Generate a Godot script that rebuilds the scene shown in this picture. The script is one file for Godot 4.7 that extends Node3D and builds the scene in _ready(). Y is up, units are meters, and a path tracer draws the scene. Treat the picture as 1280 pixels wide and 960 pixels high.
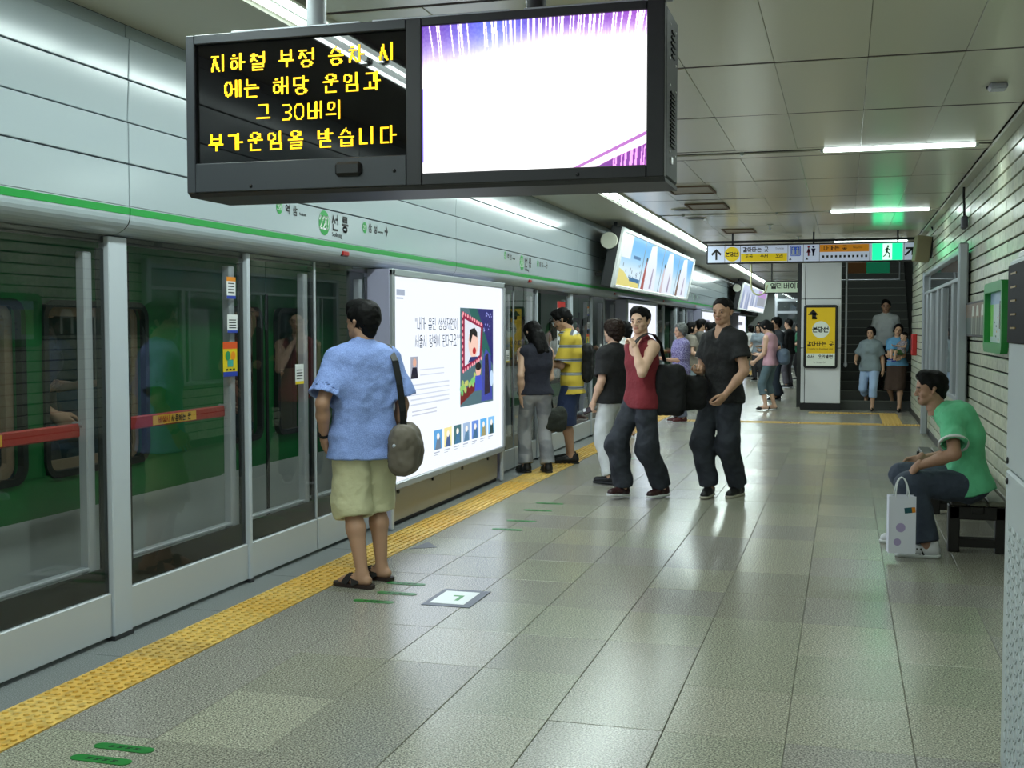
extends Node3D
# An underground platform: screen doors and a green train on the left, a tiled wall on the right, people waiting and walking, a hanging display.
# x runs across the platform (right is positive), y up, the platform runs along -z.

const XD := -3.42    # plane of the screen doors
const XF := -3.30    # face of the fascia over them
const XW := 1.16     # face of the brick wall
const CY := 2.96     # ceiling
const TUBE := Color(0.93, 1.0, 0.985)
const ORD := ["first", "second", "third", "fourth", "fifth", "sixth", "seventh", "eighth", "ninth", "tenth"]


func _ready() -> void:
	rng.seed = 7
	var cam := Camera3D.new()
	cam.name = "camera"
	cam.fov = rad_to_deg(2.0 * atan(480.0 / 1450.0))
	cam.position = Vector3(0, 1.52, 0)
	cam.rotation = Vector3(-0.04824, 0.27908, 0)
	cam.near = 0.05
	cam.far = 200.0
	add_child(cam)
	cam.current = true
	var env := Environment.new()
	env.background_mode = Environment.BG_COLOR
	env.background_color = Color(0.0, 0.0, 0.0)
	env.tonemap_mode = Environment.TONE_MAPPER_LINEAR
	env.tonemap_exposure = EXPOSURE
	env.sdfgi_enabled = true
	env.ssao_enabled = true
	env.ssil_enabled = true
	var we := WorldEnvironment.new()
	we.name = "environment"
	we.environment = env
	add_child(we)

	materials()
	build_floor()
	build_ceiling()
	build_left_wall()
	build_right_wall()
	build_ends()
	build_stairs()
	build_screen_doors()
	build_train()
	build_display()
	build_signs()
	build_billboards()
	build_right_side()
	build_floor_marks()
	build_people()


const EXPOSURE := 1.3
const TROUGH_E := 1.08
const SLOT_E := 0.85


func materials() -> void:
	# granite in four tones
	for i in 4:
		var base: Color = [Color(0.60, 0.60, 0.53), Color(0.565, 0.555, 0.50), Color(0.63, 0.62, 0.555), Color(0.585, 0.57, 0.535)][i]
		var m := mat("granite_%d" % i, Color.WHITE, [0.23, 0.25, 0.22, 0.24][i])
		m.albedo_texture = noise_tex(0.11, [[0.0, 0.32, 0.42, 0.55, 0.66, 1.0], [base * 0.42, base * 0.72, base * 0.94, base, base * 1.16, base * 1.5]], 512, 3, false, 11)
		tri_map(m, 1.7)
	var sl := mat("edge_granite", Color.WHITE, 0.45)
	sl.albedo_texture = noise_tex(0.12, [[0.0, 0.4, 0.6, 1.0], [Color(0.26, 0.27, 0.28), Color(0.42, 0.44, 0.44), Color(0.5, 0.52, 0.52), Color(0.68, 0.68, 0.68)]], 512, 3, false, 3)
	tri_map(sl, 2.1)
	for i in 3:
		var base: Color = [Color(0.86, 0.69, 0.32), Color(0.88, 0.73, 0.38), Color(0.80, 0.66, 0.35)][i]
		var m := mat("tactile_%d" % i, Color.WHITE, 0.5)
		m.albedo_texture = noise_tex(0.03, [[0.0, 0.5, 1.0], [base * 0.8, base, base * 1.08]], 256, 4, false, 17)
		tri_map(m, 2.3)
	mat("joint", Color(0.42, 0.41, 0.36), 0.9)
	mat("panel_white", Color(0.64, 0.685, 0.705), 0.17)
	mat("panel_gap", Color(0.05, 0.055, 0.06), 0.8)
	mat("ceiling_panel", Color(0.79, 0.775, 0.70), 0.24)
	mat("ceiling_side", Color(0.72, 0.71, 0.65), 0.5)
	mat("ceiling_gap", Color(0.26, 0.21, 0.20), 0.9)
	mat("reflector", Color(0.86, 0.87, 0.84), 0.35)
	mat("housing", Color(0.74, 0.74, 0.68), 0.5)
	glow("tube", TUBE, 6.0)
	mat("tube_off", Color(0.75, 0.76, 0.72), 0.4)
	mat("end_cap", Color(0.7, 0.72, 0.7), 0.4, 0.6)
	mat("green", Color(0.0, 0.55, 0.20), 0.4)
	mat("steel", Color(0.68, 0.70, 0.72), 0.34, 0.4)
	mat("brushed", Color(0.72, 0.745, 0.765), 0.42, 0.1)
	mat("post", Color(0.71, 0.74, 0.77), 0.42)
	mat("frit", Color(0.10, 0.105, 0.095), 0.3)
	mat("black", Color(0.03, 0.03, 0.035), 0.5)
	mat("dark_grey", Color(0.16, 0.165, 0.175), 0.5)
	mat("bezel", Color(0.10, 0.10, 0.12), 0.45)
	mat("ink", Color(0.06, 0.06, 0.07), 0.6)
	mat("white", Color(0.86, 0.87, 0.87), 0.5)
	mat("sign_white", Color(0.80, 0.82, 0.86), 0.4)
	mat("yellow", Color(0.84, 0.74, 0.06), 0.45)
	mat("orange", Color(0.86, 0.52, 0.05), 0.45)
	mat("blue", Color(0.10, 0.22, 0.62), 0.45)
	mat("red", Color(0.70, 0.12, 0.10), 0.45)
	mat("bar_red", Color(0.62, 0.13, 0.10), 0.4)
	mat("bar_yellow", Color(0.86, 0.66, 0.22), 0.45)
	mat("lilac", Color(0.66, 0.66, 0.76), 0.3)
	for i in 4:
		var base: Color = [Color(0.75, 0.77, 0.68), Color(0.72, 0.74, 0.65), Color(0.78, 0.79, 0.70), Color(0.73, 0.745, 0.67)][i]
		var m := mat("brick_%d" % i, Color.WHITE, 0.3)
		m.albedo_texture = noise_tex(0.03, [[0.0, 0.5, 1.0], [base * 0.86, base, base * 1.06]], 128, 3, false, 23)
		tri_map(m, 3.0)
	mat("mortar", Color(0.07, 0.07, 0.065), 0.9)
	var gl := mat("glass", Color(0.05, 0.12, 0.10, 0.22), 0.0)
	gl.transparency = BaseMaterial3D.TRANSPARENCY_ALPHA
	var gc := mat("clear_glass", Color(0.3, 0.4, 0.38, 0.08), 0.0)
	gc.transparency = BaseMaterial3D.TRANSPARENCY_ALPHA
	mat("train_green", Color(0.03, 0.40, 0.17), 0.35)
	mat("train_grey", Color(0.70, 0.73, 0.72), 0.4)
	mat("train_black", Color(0.035, 0.04, 0.04), 0.5)
	mat("tan", Color(0.55, 0.47, 0.38), 0.6)
	mat("dark_stone", Color(0.15, 0.155, 0.145), 0.45)
	mat("stair_stone", Color(0.27, 0.28, 0.26), 0.55)
	mat("stair_nose", Color(0.52, 0.54, 0.50), 0.5)
	mat("wood_dark", Color(0.10, 0.085, 0.07), 0.5)
	mat("bench_top", Color(0.40, 0.40, 0.35), 0.5)
	var cl := noise_tex(0.02, [], 256, 4, true, 41, 6.0)
	M["cloth_normal"] = cl
# ---------------------------------------------------------------- floor, ceiling, walls
func build_floor() -> void:
	var fl := structure("floor", "speckled grey-beige granite tile floor of the platform")
	var b := B.new()
	b.box(Vector3(-1.13, -0.16, -20.0), Vector3(4.74, 0.31, 56.0))
	node(fl, "screed", b, M.joint)
	# tiles: those near enough to tell apart are parts, the rest is joined
	var proto: Array[ArrayMesh] = []
	for i in 3:
		var t := B.new()
		t.box(Vector3.ZERO, Vector3(0.4475, 0.02, 0.5975), 0.002)
		proto.append(t.mesh())
		break
	var far: Array[B] = [B.new(), B.new(), B.new(), B.new()]
	for r in range(-10, 78):
		var z := -2.2 - 0.6 * r
		for cidx in 9:
			var x := -2.89 + 0.225 + 0.45 * cidx
			var tone := rng.randi() % 4
			var y := -0.01 + rng.randf_range(-0.0012, 0.0004)
			if r >= 0 and r < 26:
				share(fl, "floor_tile", proto[0], M["granite_%d" % tone], Transform3D(Basis.from_euler(Vector3(rng.randf_range(-0.0012, 0.0012), 0, rng.randf_range(-0.0012, 0.0012))), Vector3(x, y, z)))
			else:
				far[tone].box(Vector3(x, y, z), Vector3(0.4475, 0.02, 0.5975))
	for i in 4:
		node(fl, "floor_tile_field", far[i], M["granite_%d" % i]).set_meta("kind", "stuff")
	var sl := B.new()
	sl.box(Vector3.ZERO, Vector3(0.276, 0.024, 0.897), 0.002)
	var sm := sl.mesh()
	for i in range(-4, 48):
		share(fl, "edge_slab", sm, M.edge_granite, Transform3D(Basis.IDENTITY, Vector3(-3.34, -0.012, -1.45 - 0.9 * i)))
	# blistered yellow warning tiles
	var dot := tactile_mesh(false)
	var bars := tactile_mesh(true)
	for i in range(-6, 138):
		var z := -2.05 - 0.302 * i
		share(fl, "tactile_tile", bars if z < -11.1 and z > -12.2 else dot, M["tactile_%d" % ([0, 0, 2, 1, 1, 0, 1][(i + 7) % 7])], Transform3D(Basis.IDENTITY, Vector3(-3.045, 0.0, z)))
	# guiding tiles across the platform before the stairs
	for i in 13:
		share(fl, "guide_tile", bars if i > 1 and i < 11 and i != 6 else dot, M["tactile_2"], Transform3D(Basis(Vector3.UP, PI / 2), Vector3(-2.6 + 0.302 * i, 0.001, -19.1)))
	for j in range(1, 9):
		share(fl, "guide_tile", bars if j < 8 else dot, M["tactile_2"], Transform3D(Basis.IDENTITY, Vector3(0.75, 0.001, -19.1 - 0.302 * j)))
	for i in range(1, 5):
		share(fl, "guide_tile", dot, M["tactile_2"], Transform3D(Basis.IDENTITY, Vector3(0.75 - 0.302 * i, 0.001, -21.52)))
	b = B.new()
	b.box(Vector3(-5.5, -1.25, -20.0), Vector3(4.2, 0.3, 56.0))
	node(fl, "track_bed", b, M.joint)
	b = B.new()
	b.box(Vector3(-3.45, -0.6, -20.0), Vector3(0.1, 1.0, 56.0))
	node(fl, "platform_edge", b, M.dark_stone)


func tactile_mesh(bars: bool) -> ArrayMesh:
	var b := B.new()
	b.box(Vector3(0, -0.006, 0), Vector3(0.298, 0.016, 0.299), 0.001)
	if bars:
		for i in 4:
			b.box(Vector3(-0.111 + 0.074 * i, 0.004, 0), Vector3(0.032, 0.007, 0.27), 0.003)
	else:
		for i in 6:
			for j in 6:
				var p := Vector3(-0.123 + 0.0492 * i, 0.002, -0.123 + 0.0492 * j)
				b.cyl(p, p + Vector3(0, 0.0055, 0), 0.0135, 0.009, 8, true)
	return b.mesh()


func build_ceiling() -> void:
	var ce := structure("ceiling", "beige metal panel ceiling with dark joints")
	# backing slabs leave open the lamp trough and the stair void
	var b := B.new()
	b.box(Vector3(-2.95, CY + 0.14, -20.0), Vector3(0.86, 0.2, 56.0))
	b.box(Vector3(-0.57, CY + 0.14, -7.4), Vector3(3.58, 0.2, 30.8))
	b.box(Vector3(-1.56, CY + 0.14, -35.4), Vector3(1.6, 0.2, 25.2))
	b.box(Vector3(-2.44, CY + 0.2, -20.0), Vector3(0.24, 0.08, 56.0))
	node(ce, "backing", b, M.ceiling_gap)
	b = B.new()
	for z in 23:
		b.box(Vector3(-2.92, CY + 0.006, 6.6 - 2.4 * z), Vector3(0.77, 0.012, 2.394))
	node(ce, "side_panel", b, M.ceiling_side)
	b = B.new()
	for x: float in [-2.545, -2.325]:
		b.box(Vector3(x, CY + 0.03, -20.0), Vector3(0.012, 0.09, 56.0))
	node(ce, "trough_lip", b, M.housing)
	var pm := B.new()
	pm.box(Vector3.ZERO, Vector3(0.4845, 0.02, 1.535), 0.0015)
	var proto := pm.mesh()
	var far := B.new()
	for k in range(-3, 8):
		var z0 := -10.10 - 5.14 * k
		for r in 3:
			var zc := z0 - 0.783 - 1.567 * r
			for i in 8:
				var x := 0.834 - 0.487 * i - 0.003
				if zc < -23.2 and x > -0.85:
					continue
				var p := Vector3(x, CY + 0.01 + rng.randf_range(-0.0015, 0.0015), zc)
				if x < -2.35:
					continue
				if zc < 0.0 and zc > -24.0:
					share(ce, "ceiling_panel", proto, M.ceiling_panel, Transform3D(Basis.from_euler(Vector3(rng.randf_range(-0.002, 0.002), 0, rng.randf_range(-0.003, 0.003))), p))
				else:
					far.box(p, Vector3(0.4845, 0.02, 1.535))
		# dark joint strips between the rows, then the slot that holds the cross lamps
		if z0 > -22.0:
			for r in 4:
				b = B.new()
				b.box(Vector3(-0.57, CY + 0.008, z0 - 1.567 * r), Vector3(3.46, 0.014, 0.034))
				node(ce, "joint_strip", b, M.ceiling_gap)
			for e: Array in [[0.125, 0.205], [0.398, 0.07]]:
				b = B.new()
				b.box(Vector3(-0.57, CY + 0.006, z0 + e[0]), Vector3(3.46, 0.012, e[1]))
				node(ce, "slot_strip", b, M.ceiling_panel)
	node(ce, "ceiling_panel_field", far, M.ceiling_panel).set_meta("kind", "stuff")
	# narrow strip and cable conduit along the right wall
	b = B.new()
	b.box(Vector3(1.12, CY - 0.02, -7.4), Vector3(0.08, 0.03, 30.8), 0.004)
	node(ce, "edge_trim", b, M.housing)

	# the long trough of twin tubes
	for i in range(-7, 37):
		var z := -1.15 - 1.25 * i
		var t := thing("trough_light", "twin fluorescent tube unit in the long ceiling trough above the screen doors", "light", Vector3(-2.435, CY, z), 0.0, "twin tube lamps in the ceiling trough")
		b = B.new()
		b.box(Vector3(0, 0.075, 0), Vector3(0.17, 0.02, 1.24))
		for s: float in [-1.0, 1.0]:
			b.box(Vector3(0.085 * s, 0.035, 0), Vector3(0.006, 0.08, 1.24), 0.0, Basis(Vector3.BACK, -0.5 * s))
		b.box(Vector3(0, 0.03, 0), Vector3(0.012, 0.07, 1.24))
		node(t, "reflector", b, M.reflector)
		for s: float in [-1.0, 1.0]:
			b = B.new()
			b.cyl(Vector3(0.048 * s, -0.004, -0.585), Vector3(0.048 * s, -0.004, 0.585), 0.016, 0.016, 10)
			node(t, "tube", b, M.tube)
			for e: float in [-0.6, 0.6]:
				b = B.new()
				b.box(Vector3(0.048 * s, 0.0, e), Vector3(0.036, 0.045, 0.03), 0.006)
				node(t, "lamp_holder", b, M.end_cap)
		if z > -4.0:
			for s: float in [-1.0, 1.0]:
				area_light(Vector3(-2.435 + 0.05 * s, CY - 0.03, z), Vector2(0.035, 1.17), TROUGH_E * 0.5, TUBE)
		else:
			area_light(Vector3(-2.435, CY - 0.03, z), Vector2(0.15, 1.17), TROUGH_E, TUBE)

	# cross lamps in the slots
	for k in range(-2, 3):
		var z := -9.80 - 5.14 * k
		var lit := cross_lamp(0.39, z, true, ["single fluorescent batten lit near the right wall, nearest in view", "single fluorescent batten lit near the right wall, further back"][clampi(k, 0, 1)] if k in [0, 1] else ["", "", "lit fluorescent batten in the far ceiling slot behind the direction sign", "lit batten over the camera at right, first slot behind the view", "lit batten over the camera at right, second slot behind the view"][k])
		lit.set_meta("group", "lit cross battens")
		var off := cross_lamp(-1.42, z, k < 0, ["unlit white lamp housing in the ceiling slot, beside the hanging display", "unlit white lamp housing in the second ceiling slot"][clampi(k, 0, 1)] if k in [0, 1] else ["", "", "unlit lamp housing in the far ceiling slot behind the direction sign", "lamp housing over the camera, first slot behind the view", "lamp housing over the camera, second slot behind the view"][k])
		off.set_meta("group", "unlit cross battens")
	# behind the big sign the far lamps
	# ceiling fittings
	for e: Array in [[Vector3(-1.56, CY, -12.2), "rust-stained rectangular ceiling hatch nearest the trough lamps"], [Vector3(-1.58, CY, -13.9), "rust-stained rectangular ceiling hatch, second along the ceiling"], [Vector3(-1.52, CY, -17.5), "long brown-edged ceiling hatch before the hanging sign"]]:
		var t := thing("ceiling_hatch", e[1], "hatch", e[0], 0.0, "ceiling hatches")
		b = B.new()
		for s: float in [-1.0, 1.0]:
			b.box(Vector3(0.22 * s, -0.008, 0), Vector3(0.025, 0.016, 0.62), 0.003)
			b.box(Vector3(0, -0.008, 0.31 * s), Vector3(0.46, 0.016, 0.03), 0.003)
		node(t, "frame", b, mat("rust_beige", Color(0.42, 0.33, 0.24), 0.7))
		b = B.new()
		b.box(Vector3(0, -0.003, 0), Vector3(0.41, 0.006, 0.58))
		node(t, "panel", b, mat("hatch_panel", Color(0.55, 0.50, 0.42), 0.5))
	for e: Array in [[-1.92, -14.2], [-1.9, -15.4]]:
		var t := thing("ceiling_speaker", ["dark oval ceiling speaker grille by the trough lamps, nearer", "dark oval ceiling speaker grille by the trough lamps, further"][0 if e[1] > -15.0 else 1], "speaker", Vector3(e[0], CY, e[1]))
		b = B.new()
		b.cyl(Vector3(0, 0.0, 0), Vector3(0, -0.012, 0), 0.12, 0.10, 18)
		node(t, "grille", b, M.dark_grey)
		b = B.new()
		b.cyl(Vector3(0, 0.0, 0), Vector3(0, -0.006, 0), 0.14, 0.135, 18)
		node(t, "ring", b, M.housing)
	for e: Array in [[-1.02, -16.6, "chrome sprinkler head on the ceiling left of centre"], [-0.72, -18.9, "chrome sprinkler head on the ceiling just past the second lamp"]]:
		var t := thing("sprinkler", e[2], "sprinkler", Vector3(e[0], CY, e[1]))
		b = B.new()
		b.cyl(Vector3(0, 0, 0), Vector3(0, -0.01, 0), 0.045, 0.04, 14)
		node(t, "rose", b, M.housing)
		b = B.new()
		b.cyl(Vector3(0, -0.01, 0), Vector3(0, -0.07, 0), 0.012, 0.009, 8)
		b.cyl(Vector3(0, -0.07, 0), Vector3(0, -0.075, 0), 0.03, 0.03, 12)
		node(t, "head", b, M.steel)
	var det := thing("detector", "small white rectangular detector on the ceiling at upper right", "detector", Vector3(0.85, CY, -7.45))
	b = B.new()
	b.box(Vector3(0, -0.018, 0), Vector3(0.10, 0.036, 0.12), 0.01)
	node(det, "case", b, mat("detector_white", Color(0.72, 0.72, 0.78), 0.4))
	b = B.new()
	b.box(Vector3(0, -0.006, -0.075), Vector3(0.115, 0.012, 0.03), 0.003)
	node(det, "bracket", b, M.dark_grey)


func cross_lamp(x: float, z: float, lit: bool, label: String) -> Node3D:
	var t := thing("cross_lamp", label, "light", Vector3(x, CY, z))
	var b := B.new()
	b.box(Vector3(0, 0.028, -0.0), Vector3(1.2, 0.03, 0.09), 0.008)
	node(t, "housing", b, M.housing)
	for s: float in [-1.0, 1.0]:
		b = B.new()
		b.box(Vector3(0.585 * s, 0.002, 0), Vector3(0.03, 0.05, 0.05), 0.008)
		node(t, "lamp_holder", b, M.end_cap)
	if lit:
		b = B.new()
		b.cyl(Vector3(-0.57, -0.004, 0), Vector3(0.57, -0.004, 0), 0.018, 0.018, 10)
		node(t, "tube", b, M.tube)
		area_light(Vector3(x, CY - 0.026, z), Vector2(1.14, 0.04), SLOT_E, TUBE)
	else:
		b = B.new()
		b.box(Vector3(0.1, 0.01, 0.02), Vector3(0.5, 0.008, 0.02))
		node(t, "socket_strip", b, M.dark_grey)
	return t


func build_left_wall() -> void:
	var w := structure("wall_left", "white panelled fascia with a green stripe above the screen doors")
	var b := B.new()
	b.box(Vector3(-3.46, 2.52, -20.0), Vector3(0.2, 1.0, 56.0))
	node(w, "backing", b, M.panel_gap)
	# rows of panels and the rounded lower edge
	var rows := [[2.1, 2.299], [2.306, 2.497], [2.504, 2.698]]
	var meshes: Array[ArrayMesh] = []
	for r: Array in rows:
		var p := B.new()
		p.box(Vector3(0, (r[0] + r[1]) * 0.5, 0), Vector3(0.03, r[1] - r[0], 4.853), 0.003, Basis(Vector3.BACK, -0.05 if r[0] > 2.5 else 0.0))
		meshes.append(p.mesh())
	var top := B.new()
	top.box(Vector3(0.008, 2.80, 0), Vector3(0.03, 0.19, 4.853), 0.003, Basis(Vector3.BACK, -0.056))
	meshes.append(top.mesh())
	var cap := B.new()
	cap.box(Vector3(-0.01, 2.93, 0), Vector3(0.03, 0.06, 4.853))
	meshes.append(cap.mesh())
	var pf := [Vector2(0.015, 2.1), Vector2(0.015, 2.05)]
	for i in 9:
		var f := PI * 0.5 * i / 8.0
		pf.append(Vector2(0.015 - 0.125 * (1.0 - cos(f)), 2.05 - 0.085 * sin(f)))
	pf.append(Vector2(-0.135, 1.962))
	var nose := B.new()
	nose.sweep(pf, 2.4265, -2.4265, Vector2(1, -0.6))
	meshes.append(nose.mesh())
	var stripe := B.new()
	stripe.box(Vector3(0.0155, 2.078, 0), Vector3(0.002, 0.034, 4.853))
	var sm := stripe.mesh()
	for k in range(-2, 8):
		var z := -2.44 - 4.86 * k
		for i in meshes.size():
			share(w, ["fascia_panel", "fascia_panel", "fascia_panel", "fascia_panel", "cornice", "rounded_edge"][i], meshes[i], M.panel_white, Transform3D(Basis.IDENTITY, Vector3(XF - 0.015, 0, z)))
		share(w, "green_stripe", sm, M.green, Transform3D(Basis.IDENTITY, Vector3(XF - 0.0148, 0, z)))
	b = B.new()
	b.box(Vector3(-3.475, 1.978, -20.0), Vector3(0.1, 0.03, 56.0))
	node(w, "soffit", b, M.frit)
	# station lettering and the red lamp over each door
	for k in range(-1, 8):
		station_sign(-7.28 - 4.86 * k - 0.0, k)


func latin(parent: Node, called: String, s: String, xf: Transform3D, size: float, m: Material) -> void:
	var t := TextMesh.new()
	t.text = s
	var f := SystemFont.new()
	f.font_names = PackedStringArray(["Droid Sans"])
	t.font = f
	t.font_size = 32
	t.pixel_size = size / 32.0
	t.depth = 0.001
	t.horizontal_alignment = HORIZONTAL_ALIGNMENT_LEFT
	share(parent, called, t, m, xf)


func disc(b: B, xf: Transform3D, r: float, lift := 0.001, seg := 28) -> void:
	for i in seg:
		var p := Vector3(cos(TAU * i / seg) * r, sin(TAU * i / seg) * r, lift)
		var q := Vector3(cos(TAU * (i + 1) / seg) * r, sin(TAU * (i + 1) / seg) * r, lift)
		b.tri(xf * Vector3(0, 0, lift), xf * p, xf * q, xf.basis.z, xf.basis.z, xf.basis.z)


func station_sign(zc: float, k: int) -> void:
	var where: String = ["station lettering over the screen door nearest the camera, outside the view", "large station lettering with green 220 disc over the near screen door", "station lettering with green 220 disc over the second screen door", "station lettering over the third screen door, behind the tilted billboard"][clampi(k + 1, 0, 3)] if k < 2 else "small station lettering over the %s screen door along the platform" % ORD[k]
	var t := thing("station_lettering", where, "sign", Vector3(XF + 0.0008, 2.20, zc), 0.0, "station lettering on the fascia")
	var xf := frame(Vector3.ZERO, Vector3(0, 0, -1), Vector3.UP)
	for e: Array in [[Vector3(-0.25, 0.01, 0), 0.082], [Vector3(-0.88, 0.05, 0), 0.04], [Vector3(0.42, 0.035, 0), 0.04]]:
		var g := B.new()
		disc(g, xf.translated_local(e[0]), e[1])
		node(t, "green_disc", g, M.green)
	var wb := B.new()
	write(wb, xf.translated_local(Vector3(-0.25, -0.035, 0)), "220", 0.092, 0.12, 0.84, true)
	write(wb, xf.translated_local(Vector3(-0.88, 0.032, 0)), "221", 0.036, 0.15, 0.85, true)
	write(wb, xf.translated_local(Vector3(0.42, 0.017, 0)), "219", 0.036, 0.15, 0.85, true)
	node(t, "number", wb, M.white)
	var ink := B.new()
	write(ink, xf.translated_local(Vector3(-0.13, -0.025, 0)), "선", 0.1, 0.14, 1.05)
	write(ink, xf.translated_local(Vector3(0.03, -0.025, 0)), "릉", 0.1, 0.14, 1.05)
	write(ink, xf.translated_local(Vector3(-0.80, 0.02, 0)), "역", 0.056, 0.13, 1.1)
	write(ink, xf.translated_local(Vector3(-0.70, 0.02, 0)), "삼", 0.056, 0.13, 1.1)
	write(ink, xf.translated_local(Vector3(0.49, 0.01, 0)), "삼", 0.056, 0.13, 1.1)
	write(ink, xf.translated_local(Vector3(0.59, 0.01, 0)), "성", 0.056, 0.13, 1.1)
	write(ink, xf.translated_local(Vector3(0.79, 0.0, 0)), ">", 0.075, 0.2, 1.0)
	node(t, "name", ink, M.ink)
	if k >= 0 and k < 3:
		latin(t, "latin_name", "Seolleung", xf.translated_local(Vector3(-0.13, -0.055, 0.0005)), 0.036, M.ink)
		latin(t, "latin_name", "Yeoksam", xf.translated_local(Vector3(-0.61, 0.035, 0.0005)), 0.024, M.ink)
		latin(t, "latin_name", "Samseong", xf.translated_local(Vector3(0.66, 0.025, 0.0005)), 0.022, M.ink)
	var lamp := thing("door_lamp", ["red door lamp on the rounded edge, outside the view", "red door lamp on the fascia above the near screen door", "red door lamp above the second screen door", "red door lamp above the third screen door"][clampi(k + 1, 0, 3)] if k < 2 else "red door lamp above the %s screen door along the platform" % ORD[k], "lamp", Vector3(XF - 0.005, 2.03, zc - 0.09), 0.0, "red door lamps")
	var b := B.new()
	b.box(Vector3(0.004, 0, 0), Vector3(0.016, 0.032, 0.105), 0.006)
	node(lamp, "lens", b, mat("lamp_red", Color(0.62, 0.05, 0.05), 0.3))
	b = B.new()
	b.box(Vector3(-0.004, 0, 0), Vector3(0.01, 0.04, 0.115), 0.003)
	node(lamp, "rim", b, M.dark_grey)


func build_right_wall() -> void:
	var w := structure("wall_right", "pale glazed brick wall with dark level joints")
	var b := B.new()
	b.box(Vector3(XW + 0.13, 1.5, -7.0), Vector3(0.22, 3.2, 30.6))
	node(w, "backing", b, M.mortar)
	var proto: Array[ArrayMesh] = []
	for i in 2:
		var t := B.new()
		t.box(Vector3.ZERO, Vector3(0.03, 0.094, 0.2372), 0.003)
		proto.append(t.mesh())
	var far: Array[B] = [B.new(), B.new(), B.new(), B.new()]
	var parts := 0
	for c in 26:
		var y := 0.135 + 0.11 * c
		if y > 2.93:
			break
		for i in range(-58, 60):
			var z := -8.3 - 0.2385 * i - (0.119 if c % 2 else 0.0)
			var tone := rng.randi() % 4
			var p := Vector3(XW + 0.015 + rng.randf_range(-0.001, 0.001), y, z)
			if z < -22.1:
				continue
			if i >= 0 and parts < 300 and i < 12:
				parts += 1
				share(w, "brick", proto[0], M["brick_%d" % tone], Transform3D(Basis.IDENTITY, p))
			else:
				far[tone].box(p, Vector3(0.03, 0.094, 0.2372))
	for i in 4:
		node(w, "brick_field", far[i], M["brick_%d" % i]).set_meta("kind", "stuff")
	b = B.new()
	b.box(Vector3(XW + 0.008, 0.045, -7.0), Vector3(0.04, 0.09, 30.6), 0.004)
	node(w, "skirting", b, M.dark_stone)
	# the low stone ledge behind the benches
	var le := thing("stone_ledge", "low pale stone ledge along the foot of the brick wall behind the benches", "ledge", Vector3(XW - 0.045, 0, -9.3))
	b = B.new()
	for i in 4:
		b.box(Vector3(0, 0.17, 2.25 - 1.5 * i), Vector3(0.055, 0.34, 1.494), 0.004)
	node(le, "slab", b, M.bench_top)


func build_ends() -> void:
	var w := structure("wall_back", "plain pale wall closing the platform behind the camera")
	var b := B.new()
	b.box(Vector3(-1.1, 1.5, 8.1), Vector3(5.4, 3.6, 0.2))
	node(w, "wall_surface", b, M.ceiling_side)
	var e := structure("wall_end", "grey wall at the far end of the platform")
	b = B.new()
	b.box(Vector3(-2.2, 1.5, -47.9), Vector3(3.2, 3.6, 0.2))
	node(e, "wall_surface", b, mat("far_wall", Color(0.66, 0.68, 0.66), 0.5))
	var t := structure("wall_tunnel", "dark tunnel wall beyond the train")
	b = B.new()
	b.box(Vector3(-7.7, 1.2, -20.0), Vector3(0.2, 5.2, 56.0))
	b.box(Vector3(-5.4, 3.7, -20.0), Vector3(4.6, 0.2, 56.0))
	b.box(Vector3(-5.5, 1.2, 8.1), Vector3(4.2, 5.2, 0.2))
	b.box(Vector3(-5.5, 1.2, -48.1), Vector3(4.2, 5.2, 0.2))
	node(t, "wall_surface", b, M.dark_stone)


func build_stairs() -> void:
	var st := structure("stairs", "dark stone stairs rising behind the white pillar")
	for i in 30:
		var b := B.new()
		var y := 0.17 * i
		b.box(Vector3(0.25, y + 0.085, -22.45 - 0.29 * i - 0.3), Vector3(2.0, 0.17, 0.6), 0.003)
		var s := node(st, "step", b, M.stair_stone)
		b = B.new()
		b.box(Vector3(0.25, y + 0.168, -22.45 - 0.29 * i - 0.02), Vector3(1.98, 0.009, 0.045), 0.002)
		node(s, "nosing", b, M.stair_nose)
	var b := B.new()
	b.box(Vector3(-0.82, 3.0, -27.6), Vector3(0.12, 6.4, 9.4))
	b.box(Vector3(1.36, 3.0, -27.2), Vector3(0.2, 6.4, 10.2))
	b.box(Vector3(0.2, 6.1, -27.4), Vector3(2.4, 0.2, 10.0))
	b.box(Vector3(0.2, 5.6, -31.9), Vector3(2.4, 1.6, 0.2))
	b.box(Vector3(0.2, 4.6, -22.75), Vector3(2.3, 3.1, 0.2))
	node(st, "stairwell_wall", b, M.dark_stone)
	var sl := thing("stair_lamp", "dim lamp panel high over the stairs", "light", Vector3(0.2, 5.96, -23.5))
	b = B.new()
	b.box(Vector3.ZERO, Vector3(0.5, 0.05, 1.0), 0.01)
	node(sl, "panel", b, glow("stair_glow", TUBE, 0.6))
	area_light(Vector3(0.2, 5.92, -23.5), Vector2(0.5, 1.0), 4.5, TUBE)
	# steel handrail beside the pillar
	var h := thing("handrail", "thin steel handrail post standing right of the white pillar", "handrail", Vector3(0.02, 0, -22.35))
	b = B.new()
	b.cyl(Vector3(0, 0.85, 0), Vector3(0, 2.9, 0), 0.022, 0.022, 10)
	node(h, "pole", b, M.steel)
	b = B.new()
	b.tube([Vector3(0, 0.85, 0), Vector3(0, 0.9, -0.3), Vector3(0, 1.9, -2.1), Vector3(0, 3.1, -4.15)], 0.02)
	b.ball(Vector3(0, 0.84, 0), Vector3(0.035, 0.05, 0.035))
	node(h, "rail", b, M.steel)
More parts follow.
